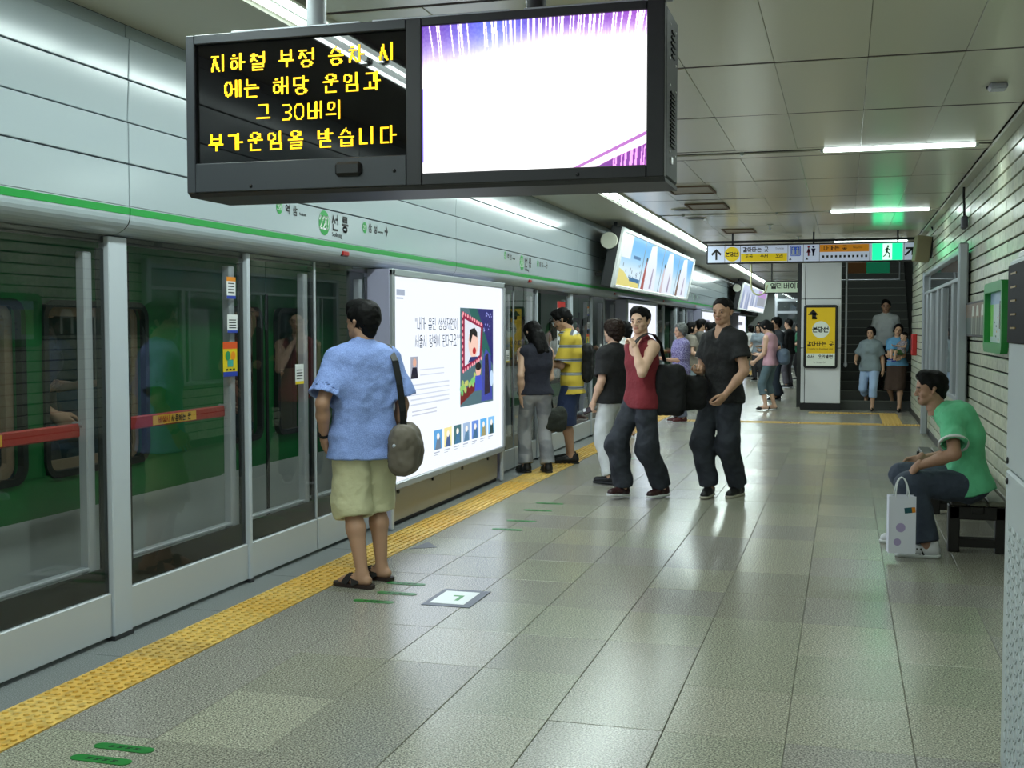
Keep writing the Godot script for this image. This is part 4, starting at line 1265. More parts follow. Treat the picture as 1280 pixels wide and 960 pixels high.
func billboard_image(kind: int) -> Image:
	var im := Image.create(512, 128, false, Image.FORMAT_RGB8)
	var r := RandomNumberGenerator.new()
	r.seed = 20 + kind
	if kind == 1:
		im.fill(Color(0.74, 0.78, 0.88))
		for i in 9:
			var x := 0.03 + 0.065 * i
			fill(im, [Vector2(x, 1), Vector2(x + 0.01, 0.3), Vector2(x + 0.03, 0.2), Vector2(x + 0.045, 0.4), Vector2(x + 0.05, 1)], [Color(0.55, 0.60, 0.72), Color(0.90, 0.92, 0.96), Color(0.62, 0.66, 0.78)][i % 3])
		rect(im, 0.62, 0.0, 0.38, 0.3, Color(0.72, 0.55, 0.80))
		rect(im, 0.62, 0.3, 0.38, 0.42, Color(0.60, 0.62, 0.66))
		rect(im, 0.3, 0.82, 0.7, 0.18, Color(1, 1, 1))
		return im
	for x in 512:
		for y in 128:
			var v := y / 128.0
			im.set_pixel(x, y, Color(0.22, 0.62, 0.93).lerp(Color(0.86, 0.95, 1.0), clampf(v * 1.7 - 0.1, 0, 1)))
	rect(im, 0.0, 0.0, 0.10, 0.45, Color(0.93, 0.96, 1.0))
	for k in 4:
		var x := 0.25 * k
		# a white swirl of cloth, mast and figures, pale sand at the foot
		if k > 0:
			fill(im, [Vector2(x + 0.07, 0.05), Vector2(x + 0.13, 0.0), Vector2(x + 0.17, 0.4), Vector2(x + 0.2, 1.0), Vector2(x + 0.04, 1.0), Vector2(x + 0.05, 0.45)], Color(0.93, 0.96, 1.0))
			fill(im, [Vector2(x + 0.02, 1.0), Vector2(x + 0.03, 0.45), Vector2(x + 0.045, 0.36), Vector2(x + 0.055, 1.0)], [Color(0.9, 0.9, 0.9), Color(0.68, 0.36, 0.34), Color(0.84, 0.78, 0.8), Color(0.52, 0.42, 0.38)][k])
			oval(im, Vector2(x + 0.04, 0.36), Vector2(0.009, 0.05), Color(0.2, 0.15, 0.14))
			fill(im, [Vector2(x + 0.12, 0.95), Vector2(x + 0.13, 0.5), Vector2(x + 0.14, 0.5), Vector2(x + 0.145, 0.95)], Color(0.66, 0.62, 0.72))
		rect(im, x + 0.243, 0.0, 0.007, 1.0, Color(0.45, 0.55, 0.62))
	fill(im, [Vector2(0, 1), Vector2(0, 0.66), Vector2(0.06, 0.72), Vector2(0.12, 0.85), Vector2(0.24, 0.86), Vector2(0.24, 1)], Color(0.90, 0.86, 0.52))
	fill(im, [Vector2(0.12, 0.8), Vector2(0.24, 0.82), Vector2(0.24, 0.9), Vector2(0.13, 0.88)], Color(0.25, 0.45, 0.62))
	for i in 14:
		var q := Vector2(r.randf_range(0.02, 0.23), r.randf_range(0.5, 0.78))
		rect(im, q.x, q.y, 0.006, 0.06, Color(0.35, 0.42, 0.5))
	rect(im, 0.13, 0.36, 0.08, 0.06, Color(0.30, 0.48, 0.66))
	return im


# ---------------------------------------------------------------- right side of the platform
func build_right_side() -> void:
	var b := B.new()
	for i in 2:
		var z0: float = [-8.33, -10.25][i]
		var t := thing("bench", ["low dark bench with a slatted stone-grey top, the seated man on it", "low dark bench along the brick wall, behind the seated man"][i], "bench", Vector3(0.88, 0, z0), 0.0, "platform benches")
		var l := 1.78
		b = B.new()
		for s: float in [-0.06, -l + 0.06]:
			b.box(Vector3(-0.15, 0.16, s), Vector3(0.075, 0.32, 0.1), 0.006)
			b.box(Vector3(0.15, 0.16, s), Vector3(0.075, 0.32, 0.1), 0.006)
			b.box(Vector3(0, 0.27, s), Vector3(0.36, 0.09, 0.1), 0.006)
			b.box(Vector3(0, 0.065, s), Vector3(0.36, 0.06, 0.09), 0.006)
		b.box(Vector3(0, 0.29, -l * 0.5), Vector3(0.08, 0.05, l), 0.006)
		node(t, "frame", b, M.wood_dark)
		for k in 3:
			b = B.new()
			b.box(Vector3(-0.12 + 0.12 * k, 0.336, -l * 0.5), Vector3(0.108, 0.036, l), 0.008)
			node(t, "seat_slat", b, M.bench_top if k > 0 else mat("slat_dark", Color(0.22, 0.2, 0.17), 0.5))
	# steel framed glass case
	var c := thing("glass_case", "tall steel-framed glass case standing against the brick wall", "case", Vector3(1.1, 0, 0))
	b = B.new()
	for e: Array in [[-12.0, 0.8, 2.34, 0.10], [-17.3, 0.02, 2.3, 0.10]]:
		b = B.new()
		b.box(Vector3(-0.01, (e[1] + e[2]) * 0.5, e[0]), Vector3(0.09, e[2] - e[1], e[3]), 0.015)
		node(c, "corner_post", b, M.steel)
	for z: float in [-12.75, -14.1, -14.75, -15.9, -16.6]:
		b = B.new()
		b.box(Vector3(-0.015, 1.4, z), Vector3(0.05, 1.16, 0.07), 0.01)
		b.box(Vector3(-0.02, 1.4, z - 0.14), Vector3(0.04, 1.16, 0.05), 0.01)
		node(c, "upright", b, M.steel)
	b = B.new()
	b.box(Vector3(-0.01, 0.82, -14.65), Vector3(0.07, 0.05, 5.2), 0.008)
	b.box(Vector3(-0.01, 2.0, -14.65), Vector3(0.05, 0.04, 5.2), 0.006)
	b.box(Vector3(-0.01, 2.26, -14.65), Vector3(0.07, 0.05, 5.2), 0.008)
	node(c, "rail", b, M.steel)
	b = B.new()
	b.box(Vector3(0.035, 1.54, -14.65), Vector3(0.03, 1.42, 5.2))
	node(c, "back_panel", b, mat("case_dark", Color(0.20, 0.22, 0.25), 0.3))
	b = B.new()
	b.quad(Vector3(-0.005, 0.84, -12.05), Vector3(-0.005, 0.84, -17.25), Vector3(-0.005, 2.25, -17.25), Vector3(-0.005, 2.25, -12.05), Vector3.LEFT)
	node(c, "glass_pane", b, M.clear_glass)
	# pictures on the wall
	var m := thing("map_board", "green rounded-frame map board on the brick wall, nearest at right", "board", Vector3(1.13, 1.6, -9.55))
	var xf := frame(Vector3.ZERO, Vector3(0, 0, 1), Vector3.UP)
	b = B.new()
	ring(b, xf, 1.15, 0.54, 0.09, 0.075, 0.05)
	b.box(Vector3(0.02, 0, 0), Vector3(0.02, 0.45, 1.05))
	node(m, "frame", b, mat("map_green", Color(0.10, 0.50, 0.20), 0.4))
	b = B.new()
	b.quad(Vector3(-0.004, -0.21, -0.52), Vector3(-0.004, -0.21, 0.52), Vector3(-0.004, 0.21, 0.52), Vector3(-0.004, 0.21, -0.52), Vector3.LEFT)
	var im := Image.create(256, 128, false, Image.FORMAT_RGB8)
	im.fill(Color(0.74, 0.80, 0.80))
	rect(im, 0.0, 0.0, 1.0, 0.25, Color(0.64, 0.72, 0.84))
	rect(im, 0.0, 0.25, 0.2, 0.6, Color(0.55, 0.8, 0.45))
	for i in 30:
		rect(im, rng.randf_range(0.25, 0.9), rng.randf_range(0.3, 0.9), rng.randf_range(0.01, 0.06), 0.03, [Color(0.8, 0.6, 0.3), Color(0.4, 0.5, 0.7), Color(0.3, 0.3, 0.3), Color(0.55, 0.75, 0.6)][i % 4])
	fill(im, [Vector2(0.55, 0.2), Vector2(0.6, 0.2), Vector2(0.62, 0.7), Vector2(0.54, 0.7)], Color(0.15, 0.17, 0.2))
	node(m, "map_print", b, printed("map_print", im, 0.0, 0.25))
	m = thing("poster_strip", "long framed strip poster with white arches on the brick wall beyond the map board", "poster", Vector3(1.135, 1.6, -11.3))
	b = B.new()
	b.box(Vector3(0, 0, 0), Vector3(0.03, 0.32, 2.2), 0.006)
	node(m, "frame", b, M.dark_grey)
	b = B.new()
	b.quad(Vector3(-0.0165, -0.14, -1.08), Vector3(-0.0165, -0.14, 1.08), Vector3(-0.0165, 0.14, 1.08), Vector3(-0.0165, 0.14, -1.08), Vector3.LEFT)
	im = Image.create(256, 64, false, Image.FORMAT_RGB8)
	im.fill(Color(0.42, 0.30, 0.14))
	rect(im, 0.0, 0.45, 1.0, 0.55, Color(0.13, 0.24, 0.17))
	for i in 4:
		var x: float = [0.1, 0.5, 0.66, 0.84][i]
		fill(im, [Vector2(x - 0.05, 1), Vector2(x - 0.05, 0.3), Vector2(x - 0.03, 0.06), Vector2(x + 0.03, 0.06), Vector2(x + 0.05, 0.3), Vector2(x + 0.05, 1), Vector2(x + 0.03, 1), Vector2(x + 0.03, 0.4), Vector2(x - 0.03, 0.4), Vector2(x - 0.03, 1)], Color(0.80, 0.82, 0.78))
	node(m, "print", b, printed("strip_print", im, 0.0, 0.3))
	# cabinet at the right edge
	var k := thing("cabinet", "tall pale steel cabinet with a black upper window at the right edge", "cabinet", Vector3(0.94, 0, -3.55))
	b = B.new()
	b.box(Vector3(0, 0.52, 0), Vector3(0.8, 1.03, 1.48), 0.008)
	node(k, "lower_body", b, mat("cabinet_white", Color(0.70, 0.73, 0.74), 0.4))
	b = B.new()
	b.box(Vector3(0, 1.395, 0), Vector3(0.8, 0.71, 1.48), 0.008)
	node(k, "upper_body", b, M.cabinet_white)
	b = B.new()
	for i in 23:
		for j in 26:
			var y := 0.06 + 0.036 * i
			var z := 0.66 - 0.052 * j + (0.026 if i % 2 else 0.0)
			b.box(Vector3(-0.401, y, z), Vector3(0.004, 0.009, 0.034), 0.0015, Basis(Vector3.RIGHT, 0.6 if (i + j) % 2 else -0.6))
	node(k, "tread_pattern", b, M.cabinet_white).set_meta("kind", "stuff")
	b = B.new()
	b.box(Vector3(-0.402, 1.6, 0.0), Vector3(0.012, 0.262, 1.44), 0.003)
	var bw := node(k, "black_window", b, mat("window_black", Color(0.02, 0.02, 0.025), 0.5))
	M.window_black.metallic_specular = 0.15
	b = B.new()
	for i in 5:
		b.box(Vector3(-0.409, 1.52 + 0.045 * i, -0.58), Vector3(0.003, 0.006, 0.12))
	node(bw, "gold_mark", b, mat("gold", Color(0.55, 0.45, 0.2), 0.4, 0.6))
	b = B.new()
	for y: float in [1.0, 1.07]:
		b.ball(Vector3(-0.402, y, -0.69), Vector3(0.006, 0.012, 0.012), 10)
	node(k, "bolt", b, M.black)
	b = B.new()
	b.box(Vector3(0.0, 1.765, 0), Vector3(0.76, 0.025, 1.4), 0.006)
	node(k, "top_tray", b, M.white)
	# speaker box and cabled detector
	var s := thing("speaker_box", "cream loudspeaker box on a bracket at the end of the direction sign", "speaker", Vector3(1.02, 2.62, -17.2), 0.25)
	b = B.new()
	b.box(Vector3(0, 0, 0), Vector3(0.20, 0.36, 0.16), 0.012, Basis(Vector3.BACK, -0.12))
	node(s, "box", b, mat("speaker_cream", Color(0.60, 0.56, 0.44), 0.6))
	b = B.new()
	b.box(Vector3(0.11, 0.02, 0.02), Vector3(0.05, 0.3, 0.1), 0.01, Basis(Vector3.BACK, -0.12))
	node(s, "bracket", b, M.dark_grey)
	b = B.new()
	b.tube([Vector3(0.10, 0.33, 0.05), Vector3(0.14, 0.25, 0.05), Vector3(0.15, 0.12, 0.05), Vector3(0.12, 0.04, 0.05)], 0.012)
	node(s, "cable", b, M.black)
	s = thing("wall_box", "small grey wall box hanging on a dark cable high on the brick wall", "box", Vector3(1.12, 2.56, -12.3))
	b = B.new()
	b.box(Vector3(0, 0, 0), Vector3(0.06, 0.13, 0.13), 0.015)
	node(s, "case", b, mat("box_grey", Color(0.34, 0.34, 0.37), 0.5))
	b = B.new()
	b.tube([Vector3(0, 0.36, -0.1), Vector3(0, 0.26, -0.1), Vector3(-0.005, 0.17, 0.02), Vector3(0, 0.06, 0.0)], 0.012)
	node(s, "cable", b, M.black)
	s = thing("call_box", "narrow red emergency box on the wall beside the stairs", "box", Vector3(1.12, 1.24, -20.6))
	b = B.new()
	b.box(Vector3(0, 0, 0), Vector3(0.08, 0.36, 0.3), 0.01)
	node(s, "case", b, M.red)
	b = B.new()
	b.box(Vector3(-0.042, 0.02, 0), Vector3(0.006, 0.2, 0.2), 0.002)
	node(s, "door", b, mat("red_dark", Color(0.5, 0.06, 0.05), 0.4))


# ---------------------------------------------------------------- marks on the floor
func build_floor_marks() -> void:
	var spots := [[-2.49, -3.587, "green floor sticker nearest the camera, upper of the pair at lower left"], [-2.50, -3.465, "green floor sticker at the very bottom left, lower of the pair"], [-2.49, -6.40, "green floor stripe behind the man in the blue shirt, upper"], [-2.45, -6.15, "green floor stripe behind the man in the blue shirt, middle"], [-2.50, -5.93, "green floor stripe under the sandals, lowest"],
		[-2.43, -8.35, "green floor stripe beyond the poster reflection, first"], [-2.43, -8.75, "green floor stripe beyond the poster reflection, second"], [-2.44, -9.3, "green floor stripe beyond the poster reflection, third"], [-2.44, -9.7, "green floor stripe beyond the poster reflection, fourth"], [-2.43, -12.7, "green floor stripe by the woman in black, nearer"], [-2.43, -13.3, "green floor stripe by the woman in black, further"]]
	for i in spots.size():
		var e: Array = spots[i]
		var t := thing("floor_sticker", e[2], "sticker", Vector3(e[0], 0.0, e[1]), -0.0, "green queue stickers on the floor")
		var b := B.new()
		var p := PackedVector2Array()
		for q in 2:
			for j in 9:
				var f := -PI / 2 + PI * q + PI * j / 8.0
				p.append(Vector2(cos(f), sin(f)) * 0.028 + Vector2(0.093 * (1 if q == 0 else -1), 0))
		b.prism(p, Transform3D(Basis(Vector3.RIGHT, Vector3(0, 0, -1), Vector3.UP), Vector3(0, 0.0, 0)), 0.0018)
		node(t, "film", b, mat("sticker_film", Color(0.06, 0.46, 0.16), 0.4))
		b = B.new()
		for j in 4:
			var x := -0.05 + 0.034 * j
			b.box(Vector3(x, 0.002, 0.006), Vector3(0.018, 0.0008, 0.006), 0.0, Basis(Vector3.UP, 0.3))
			b.box(Vector3(x + 0.004, 0.002, -0.005), Vector3(0.022, 0.0008, 0.005))
			b.box(Vector3(x, 0.002, 0.0), Vector3(0.005, 0.0008, 0.018))
		node(t, "dark_print", b, mat("sticker_ink", Color(0.02, 0.12, 0.05), 0.5))
	var g := thing("floor_plate", "white floor plate in a grey frame with a green arrow, right of the sandals", "floor plate", Vector3(-2.08, 0.0, -6.13), 0.0)
	var b := B.new()
	b.box(Vector3(0, 0.001, 0), Vector3(0.28, 0.004, 0.40), 0.001)
	node(g, "frame", b, mat("plate_grey", Color(0.30, 0.33, 0.40), 0.4))
	b = B.new()
	b.box(Vector3(-0.01, 0.0032, 0), Vector3(0.20, 0.002, 0.30))
	node(g, "panel", b, mat("plate_white", Color(0.93, 0.95, 0.95), 0.3))
	b = B.new()
	b.box(Vector3(0.02, 0.0045, 0.02), Vector3(0.022, 0.001, 0.10))
	b.box(Vector3(0.0, 0.0045, -0.04), Vector3(0.06, 0.001, 0.024))
	node(g, "arrow", b, M.green)
	# dark triangular marks beside the yellow strip
	for e: Array in [[-2.80, -7.55, "dark triangular floor mark beside the yellow strip, further"], [-2.83, -6.75, "dark triangular floor mark beside the yellow strip, behind the sandals"]]:
		var t := thing("floor_mark", e[2], "floor mark", Vector3(e[0], 0, e[1]))
		b = B.new()
		b.prism(PackedVector2Array([Vector2(-0.06, -0.12), Vector2(0.10, -0.02), Vector2(-0.03, 0.16)]), Transform3D(Basis(Vector3.RIGHT, Vector3(0, 0, -1), Vector3.UP), Vector3.ZERO), 0.0016)
		node(t, "film", b, mat("mark_grey", Color(0.22, 0.25, 0.28), 0.4))
# ---------------------------------------------------------------- people
# Every body is one surface: a field of tapered bones in a frame where the person faces -z, right is +x, feet at y 0.
var tmpl := {}
var folds: FastNoiseLite


func v3(x: float, y: float, z: float) -> Vector3:
	return Vector3(x, y, z)


func make_head(cell: float, skin: Color, lip: Color, female: bool) -> B:
	var f := F.new(v3(-0.12, -0.10, -0.15), v3(0.12, 0.24, 0.14), cell)
	var k := 0.03
	f.bone(v3(0, 0.115, 0.028), v3(0, 0.122, -0.018), 0.076, 0.071, 0.0)
	f.bone(v3(0, 0.085, -0.035), v3(0, 0.022, -0.05), 0.056, 0.036, k)
	for s: float in [-1.0, 1.0]:
		f.bone(v3(0.04 * s, 0.035, -0.01), v3(0.014 * s, 0.002, -0.062), 0.026, 0.02, k)
		f.bone(v3(0.036 * s, 0.056, -0.056), v3(0.036 * s, 0.06, -0.045), 0.024, 0.026, 0.02)
		f.bone(v3(0.012 * s, 0.052, -0.096), v3(0.012 * s, 0.053, -0.09), 0.0075, 0.0075, 0.008)
	f.bone(v3(-0.032, 0.100, -0.078), v3(0.032, 0.100, -0.078), 0.014, 0.014, 0.015)
	f.bone(v3(0, 0.088, -0.090), v3(0, 0.056, -0.105), 0.008, 0.0125, 0.012)
	f.bone(v3(0, 0.004, -0.074), v3(0, 0.006, -0.078), 0.017, 0.014, 0.02)
	for s: float in [-1.0, 1.0]:
		f.bone(v3(0.031 * s, 0.083, -0.106), v3(0.031 * s, 0.083, -0.104), 0.0175, 0.0175, 0.0, [], 1)
		f.bone(v3(0.031 * s, 0.083, -0.0815), v3(0.031 * s, 0.083, -0.081), 0.0135, 0.0135, 0.002)
		# ears
		f.bone(v3(0.079 * s, 0.088, 0.012), v3(0.074 * s, 0.058, 0.0), 0.013, 0.0085, 0.008)
		f.bone(v3(0.088 * s, 0.08, 0.002), v3(0.086 * s, 0.066, -0.002), 0.006, 0.005, 0.0, [], 1)
	f.bone(v3(-0.016, 0.0275, -0.0915), v3(0.016, 0.0275, -0.0915), 0.0065, 0.0065, 0.006)
	f.bone(v3(-0.013, 0.0175, -0.089), v3(0.013, 0.0175, -0.089), 0.0075, 0.0075, 0.006)
	# neck
	f.bone(v3(0, 0.03, 0.012), v3(0, -0.09, 0.022), 0.05 if female else 0.056, 0.052 if female else 0.062, 0.02)
	var b := B.new()
	b.colored = true
	b.col = skin
	f.into(b)
	for i in b.v.size():
		var p := b.v[i]
		for s: float in [-1.0, 1.0]:
			var e := p - v3(0.031 * s, 0.083, -0.0815)
			if e.length() < 0.0145 and p.z < -0.084:
				b.c[i] = Color(0.75, 0.72, 0.70) if Vector2(e.x, e.y).length() > 0.0062 else Color(0.02, 0.015, 0.012)
			var br := Vector2((p.x - 0.032 * s) / 0.021, (p.y - 0.104 + absf(p.x - 0.03 * s) * 0.12) / 0.0055)
			if p.z < -0.07 and br.length() < 1.0:
				b.c[i] = Color(0.035, 0.026, 0.02)
		var m := Vector2(p.x / 0.024, (p.y - 0.0225) / 0.0125)
		if p.z < -0.082 and m.length() < 1.0:
			b.c[i] = lip if absf(p.y - 0.0225) > 0.0018 else lip * 0.4
	return b


# right hand: wrist at the origin, fingers towards -y, palm towards -x, thumb forward (-z)
func make_hand(cell: float, skin: Color, curl: float, spread: float) -> B:
	var f := F.new(v3(-0.12, -0.21, -0.09), v3(0.05, 0.05, 0.07), cell)
	f.bone(v3(0, 0.03, 0), v3(0, -0.02, 0), 0.026, 0.026, 0.0)
	for q: Array in [[-0.02, -0.028, 0.016, 0.0135], [-0.004, -0.009, 0.0165, 0.0135], [0.012, 0.011, 0.016, 0.0125], [0.02, 0.028, 0.014, 0.011]]:
		f.bone(v3(0, -0.012, q[0]), v3(-0.003, -0.082 + absf(q[1]) * 0.12, q[1]), q[2], q[3], 0.014)
	var lens := [0.070, 0.078, 0.072, 0.057]
	for i in 4:
		var p := v3(-0.003, -0.084 + absf(-0.03 + 0.02 * i) * 0.12, -0.029 + 0.0195 * i)
		var a := curl * (0.75 + 0.12 * i)
		var z := (i - 1.4) * spread
		var r := 0.0092 if i < 3 else 0.0078
		for j in 3:
			var d := v3(-sin(a), -cos(a), z).normalized()
			var q: Vector3 = p + d * lens[i] * [0.44, 0.32, 0.24][j]
			f.bone(p, q, r, r - 0.0008, 0.003)
			r -= 0.0008
			p = q
			a += curl * 0.95
	var t0 := v3(-0.008, -0.022, -0.026)
	var t1 := v3(-0.02, -0.056, -0.05)
	var t2 := t1 + v3(-0.006 - 0.016 * curl, -0.03, -0.004 + 0.012 * curl)
	var t3 := t2 + v3(-0.004 - 0.016 * curl, -0.022, 0.004 + 0.012 * curl)
	f.bone(t0, t1, 0.0155, 0.0115, 0.012)
	f.bone(t1, t2, 0.0112, 0.0098, 0.004)
	f.bone(t2, t3, 0.0098, 0.008, 0.003)
	var b := B.new()
	b.colored = true
	b.col = skin
	f.into(b)
	return b


func make_hair(kind: String, cell: float) -> B:
	var f := F.new(v3(-0.16, -0.34, -0.15), v3(0.16, 0.30, 0.24), cell)
	var up := 0.0
	var brow := Plane(v3(0, -0.80, -0.60).normalized(), v3(0, 0.135, -0.085).dot(v3(0, -0.80, -0.60).normalized()))   # keeps what lies above and behind
	match kind:
		"short":
			f.bone(v3(0, 0.125, 0.032), v3(0, 0.135, -0.014), 0.083, 0.077)
			f.bone(v3(0, 0.17, -0.05), v3(0.02, 0.165, -0.035), 0.042, 0.05, 0.04)
			f.bone(v3(0, 0.07, 0.05), v3(0, 0.04, 0.05), 0.06, 0.045, 0.03)
			for s: float in [-1.0, 1.0]:
				f.bone(v3(0.067 * s, 0.125, -0.01), v3(0.069 * s, 0.085, 0.0), 0.021, 0.013, 0.015)
		"crop":
			f.bone(v3(0, 0.122, 0.03), v3(0, 0.129, -0.016), 0.081, 0.0745)
			f.bone(v3(0, 0.07, 0.045), v3(0, 0.05, 0.045), 0.055, 0.045, 0.03)
		"full":
			f.bone(v3(0, 0.128, 0.03), v3(0, 0.142, -0.02), 0.092, 0.082)
			f.bone(v3(0, 0.07, 0.052), v3(0, 0.03, 0.052), 0.068, 0.05, 0.03)
			f.bone(v3(-0.03, 0.175, -0.062), v3(0.045, 0.16, -0.062), 0.032, 0.032, 0.03)
			for s: float in [-1.0, 1.0]:
				f.bone(v3(0.068 * s, 0.13, -0.02), v3(0.072 * s, 0.075, 0.005), 0.026, 0.018, 0.02)
		"perm":
			f.bone(v3(0, 0.13, 0.035), v3(0, 0.135, -0.015), 0.098, 0.09)
			f.bone(v3(0, 0.06, 0.055), v3(0, 0.03, 0.055), 0.075, 0.055, 0.03)
			for s: float in [-1.0, 1.0]:
				f.bone(v3(0.07 * s, 0.12, 0.0), v3(0.075 * s, 0.06, 0.02), 0.035, 0.03, 0.03)
		"bob", "long", "tail":
			f.bone(v3(0, 0.125, 0.03), v3(0, 0.135, -0.018), 0.088, 0.08)
			for s: float in [-1.0, 1.0]:
				f.bone(v3(0.066 * s, 0.13, -0.03), v3(0.074 * s, 0.05, -0.012), 0.026, 0.022, 0.025)
				if kind != "tail":
					f.bone(v3(0.07 * s, 0.06, -0.01), v3(0.07 * s, 0.0 if kind == "bob" else -0.06, 0.0), 0.024, 0.02, 0.02)
			f.bone(v3(0, 0.09, 0.045), v3(0, 0.01, 0.055), 0.078, 0.06, 0.03)
			if kind == "long":
				f.bone(v3(-0.03, 0.02, 0.06), v3(-0.035, -0.17, 0.075), 0.064, 0.045, 0.03)
				f.bone(v3(0.035, 0.02, 0.06), v3(0.045, -0.19, 0.08), 0.064, 0.04, 0.03)
			if kind == "tail":
				f.bone(v3(0, 0.10, 0.10), v3(0, 0.06, 0.125), 0.03, 0.034, 0.02)
				f.bone(v3(0, 0.06, 0.125), v3(0, -0.10, 0.10), 0.034, 0.014, 0.02)
	# clear the face
	f.bone(v3(0, 0.075, -0.135), v3(0, 0.0, -0.125), 0.066, 0.085, 0.0, [], 1)
	for s: float in [-1.0, 1.0]:
		if kind in ["short", "crop", "full"]:
			f.bone(v3(0.095 * s, 0.078, 0.004), v3(0.09 * s, 0.04, -0.01), 0.026, 0.03, 0.0, [], 1)
	f.keep(Plane(v3(0, -0.35, -0.94).normalized(), v3(0, 0.152, -0.082).dot(v3(0, -0.35, -0.94).normalized())))
	var n := FastNoiseLite.new()
	n.seed = 4
	n.frequency = 16.0 if kind != "perm" else 24.0
	f.ripple(n, 0.007 if kind != "perm" else 0.012)
	var b := B.new()
	f.into(b)
	return b


func make_shoe(kind: String, cell: float) -> Array:
	# ankle at x 0, z 0; heel behind (+z), toes towards -z; returns [upper, sole]
	var lo := v3(-0.07, -0.02, -0.24)
	var hi := v3(0.07, 0.15, 0.10)
	var u := F.new(lo, hi, cell)
	var s := F.new(lo, hi, cell)
	var b := B.new()
	var c := B.new()
	var ground := Plane(v3(0, -1, 0), 0.0)
	match kind:
		"heel":
			u.bone(v3(0, 0.065, 0.04), v3(0.002, 0.03, -0.13), 0.03, 0.03, 0.0, [Plane(v3(0, 1, 0.35).normalized(), 0.062)])
			u.bone(v3(0.002, 0.028, -0.10), v3(0.0, 0.016, -0.18), 0.034, 0.014, 0.02)
			u.bone(v3(0, 0.10, -0.02), v3(0, 0.075, -0.08), 0.032, 0.036, 0.0, [], 1)
			u.into(b)
			c.cyl(v3(0, 0.045, 0.05), v3(0, 0.0, 0.052), 0.016, 0.007, 10)
		"sandal":
			var p := PackedVector2Array([Vector2(-0.036, 0.06), Vector2(-0.032, 0.0), Vector2(-0.042, -0.09), Vector2(-0.046, -0.15), Vector2(-0.03, -0.195), Vector2(0.0, -0.21), Vector2(0.03, -0.195), Vector2(0.05, -0.15), Vector2(0.048, -0.08), Vector2(0.036, 0.0), Vector2(0.036, 0.06), Vector2(0.02, 0.08), Vector2(-0.02, 0.08)])
			c.prism(p, Transform3D(Basis(Vector3.RIGHT, Vector3.BACK, Vector3.UP), Vector3.ZERO), 0.022)
			for q: Array in [[-1.0, -0.03, -0.10], [1.0, -0.02, -0.115]]:
				var pts := []
				for i in 9:
					var t := i / 8.0
					pts.append(v3(q[0] * lerpf(0.05, -0.05, t), 0.024 + 0.052 * sin(PI * t), lerpf(q[1], q[2], t)))
				b.band(pts, v3(0, 0, 1), 0.045, 0.006)
		_:
			u.bone(v3(0, 0.045, 0.04), v3(0, 0.044, -0.06), 0.042, 0.043, 0.0, [ground])
			u.bone(v3(0, 0.040, -0.06), v3(0.004, 0.03, -0.165), 0.043, 0.036, 0.02, [ground])
			u.bone(v3(0, 0.06, 0.03), v3(0, 0.095, 0.035), 0.043, 0.04, 0.02)
			u.bone(v3(0, 0.10, 0.03), v3(0, 0.15, 0.03), 0.034, 0.034, 0.0, [], 1)
			u.into(b)
			var cut := [ground, Plane(Vector3.UP, 0.022)]
			s.bone(v3(0, 0.02, 0.042), v3(0, 0.02, -0.07), 0.046, 0.047, 0.0, cut)
			s.bone(v3(0, 0.02, -0.07), v3(0.004, 0.02, -0.168), 0.047, 0.041, 0.01, cut)
			s.into(c)
	return [b, c]


func bend(root: Vector3, goal: Vector3, l1: float, l2: float, pole: Vector3) -> Array:
	var d := goal - root
	var len_ := clampf(d.length(), absf(l1 - l2) + 0.01, l1 + l2 - 0.002)
	d = d.normalized()
	var a := (l1 * l1 - l2 * l2 + len_ * len_) / (2.0 * len_)
	var h := sqrt(maxf(l1 * l1 - a * a, 0.0))
	var side := (pole - d * pole.dot(d)).normalized()
	return [root + d * a + side * h, root + d * len_]


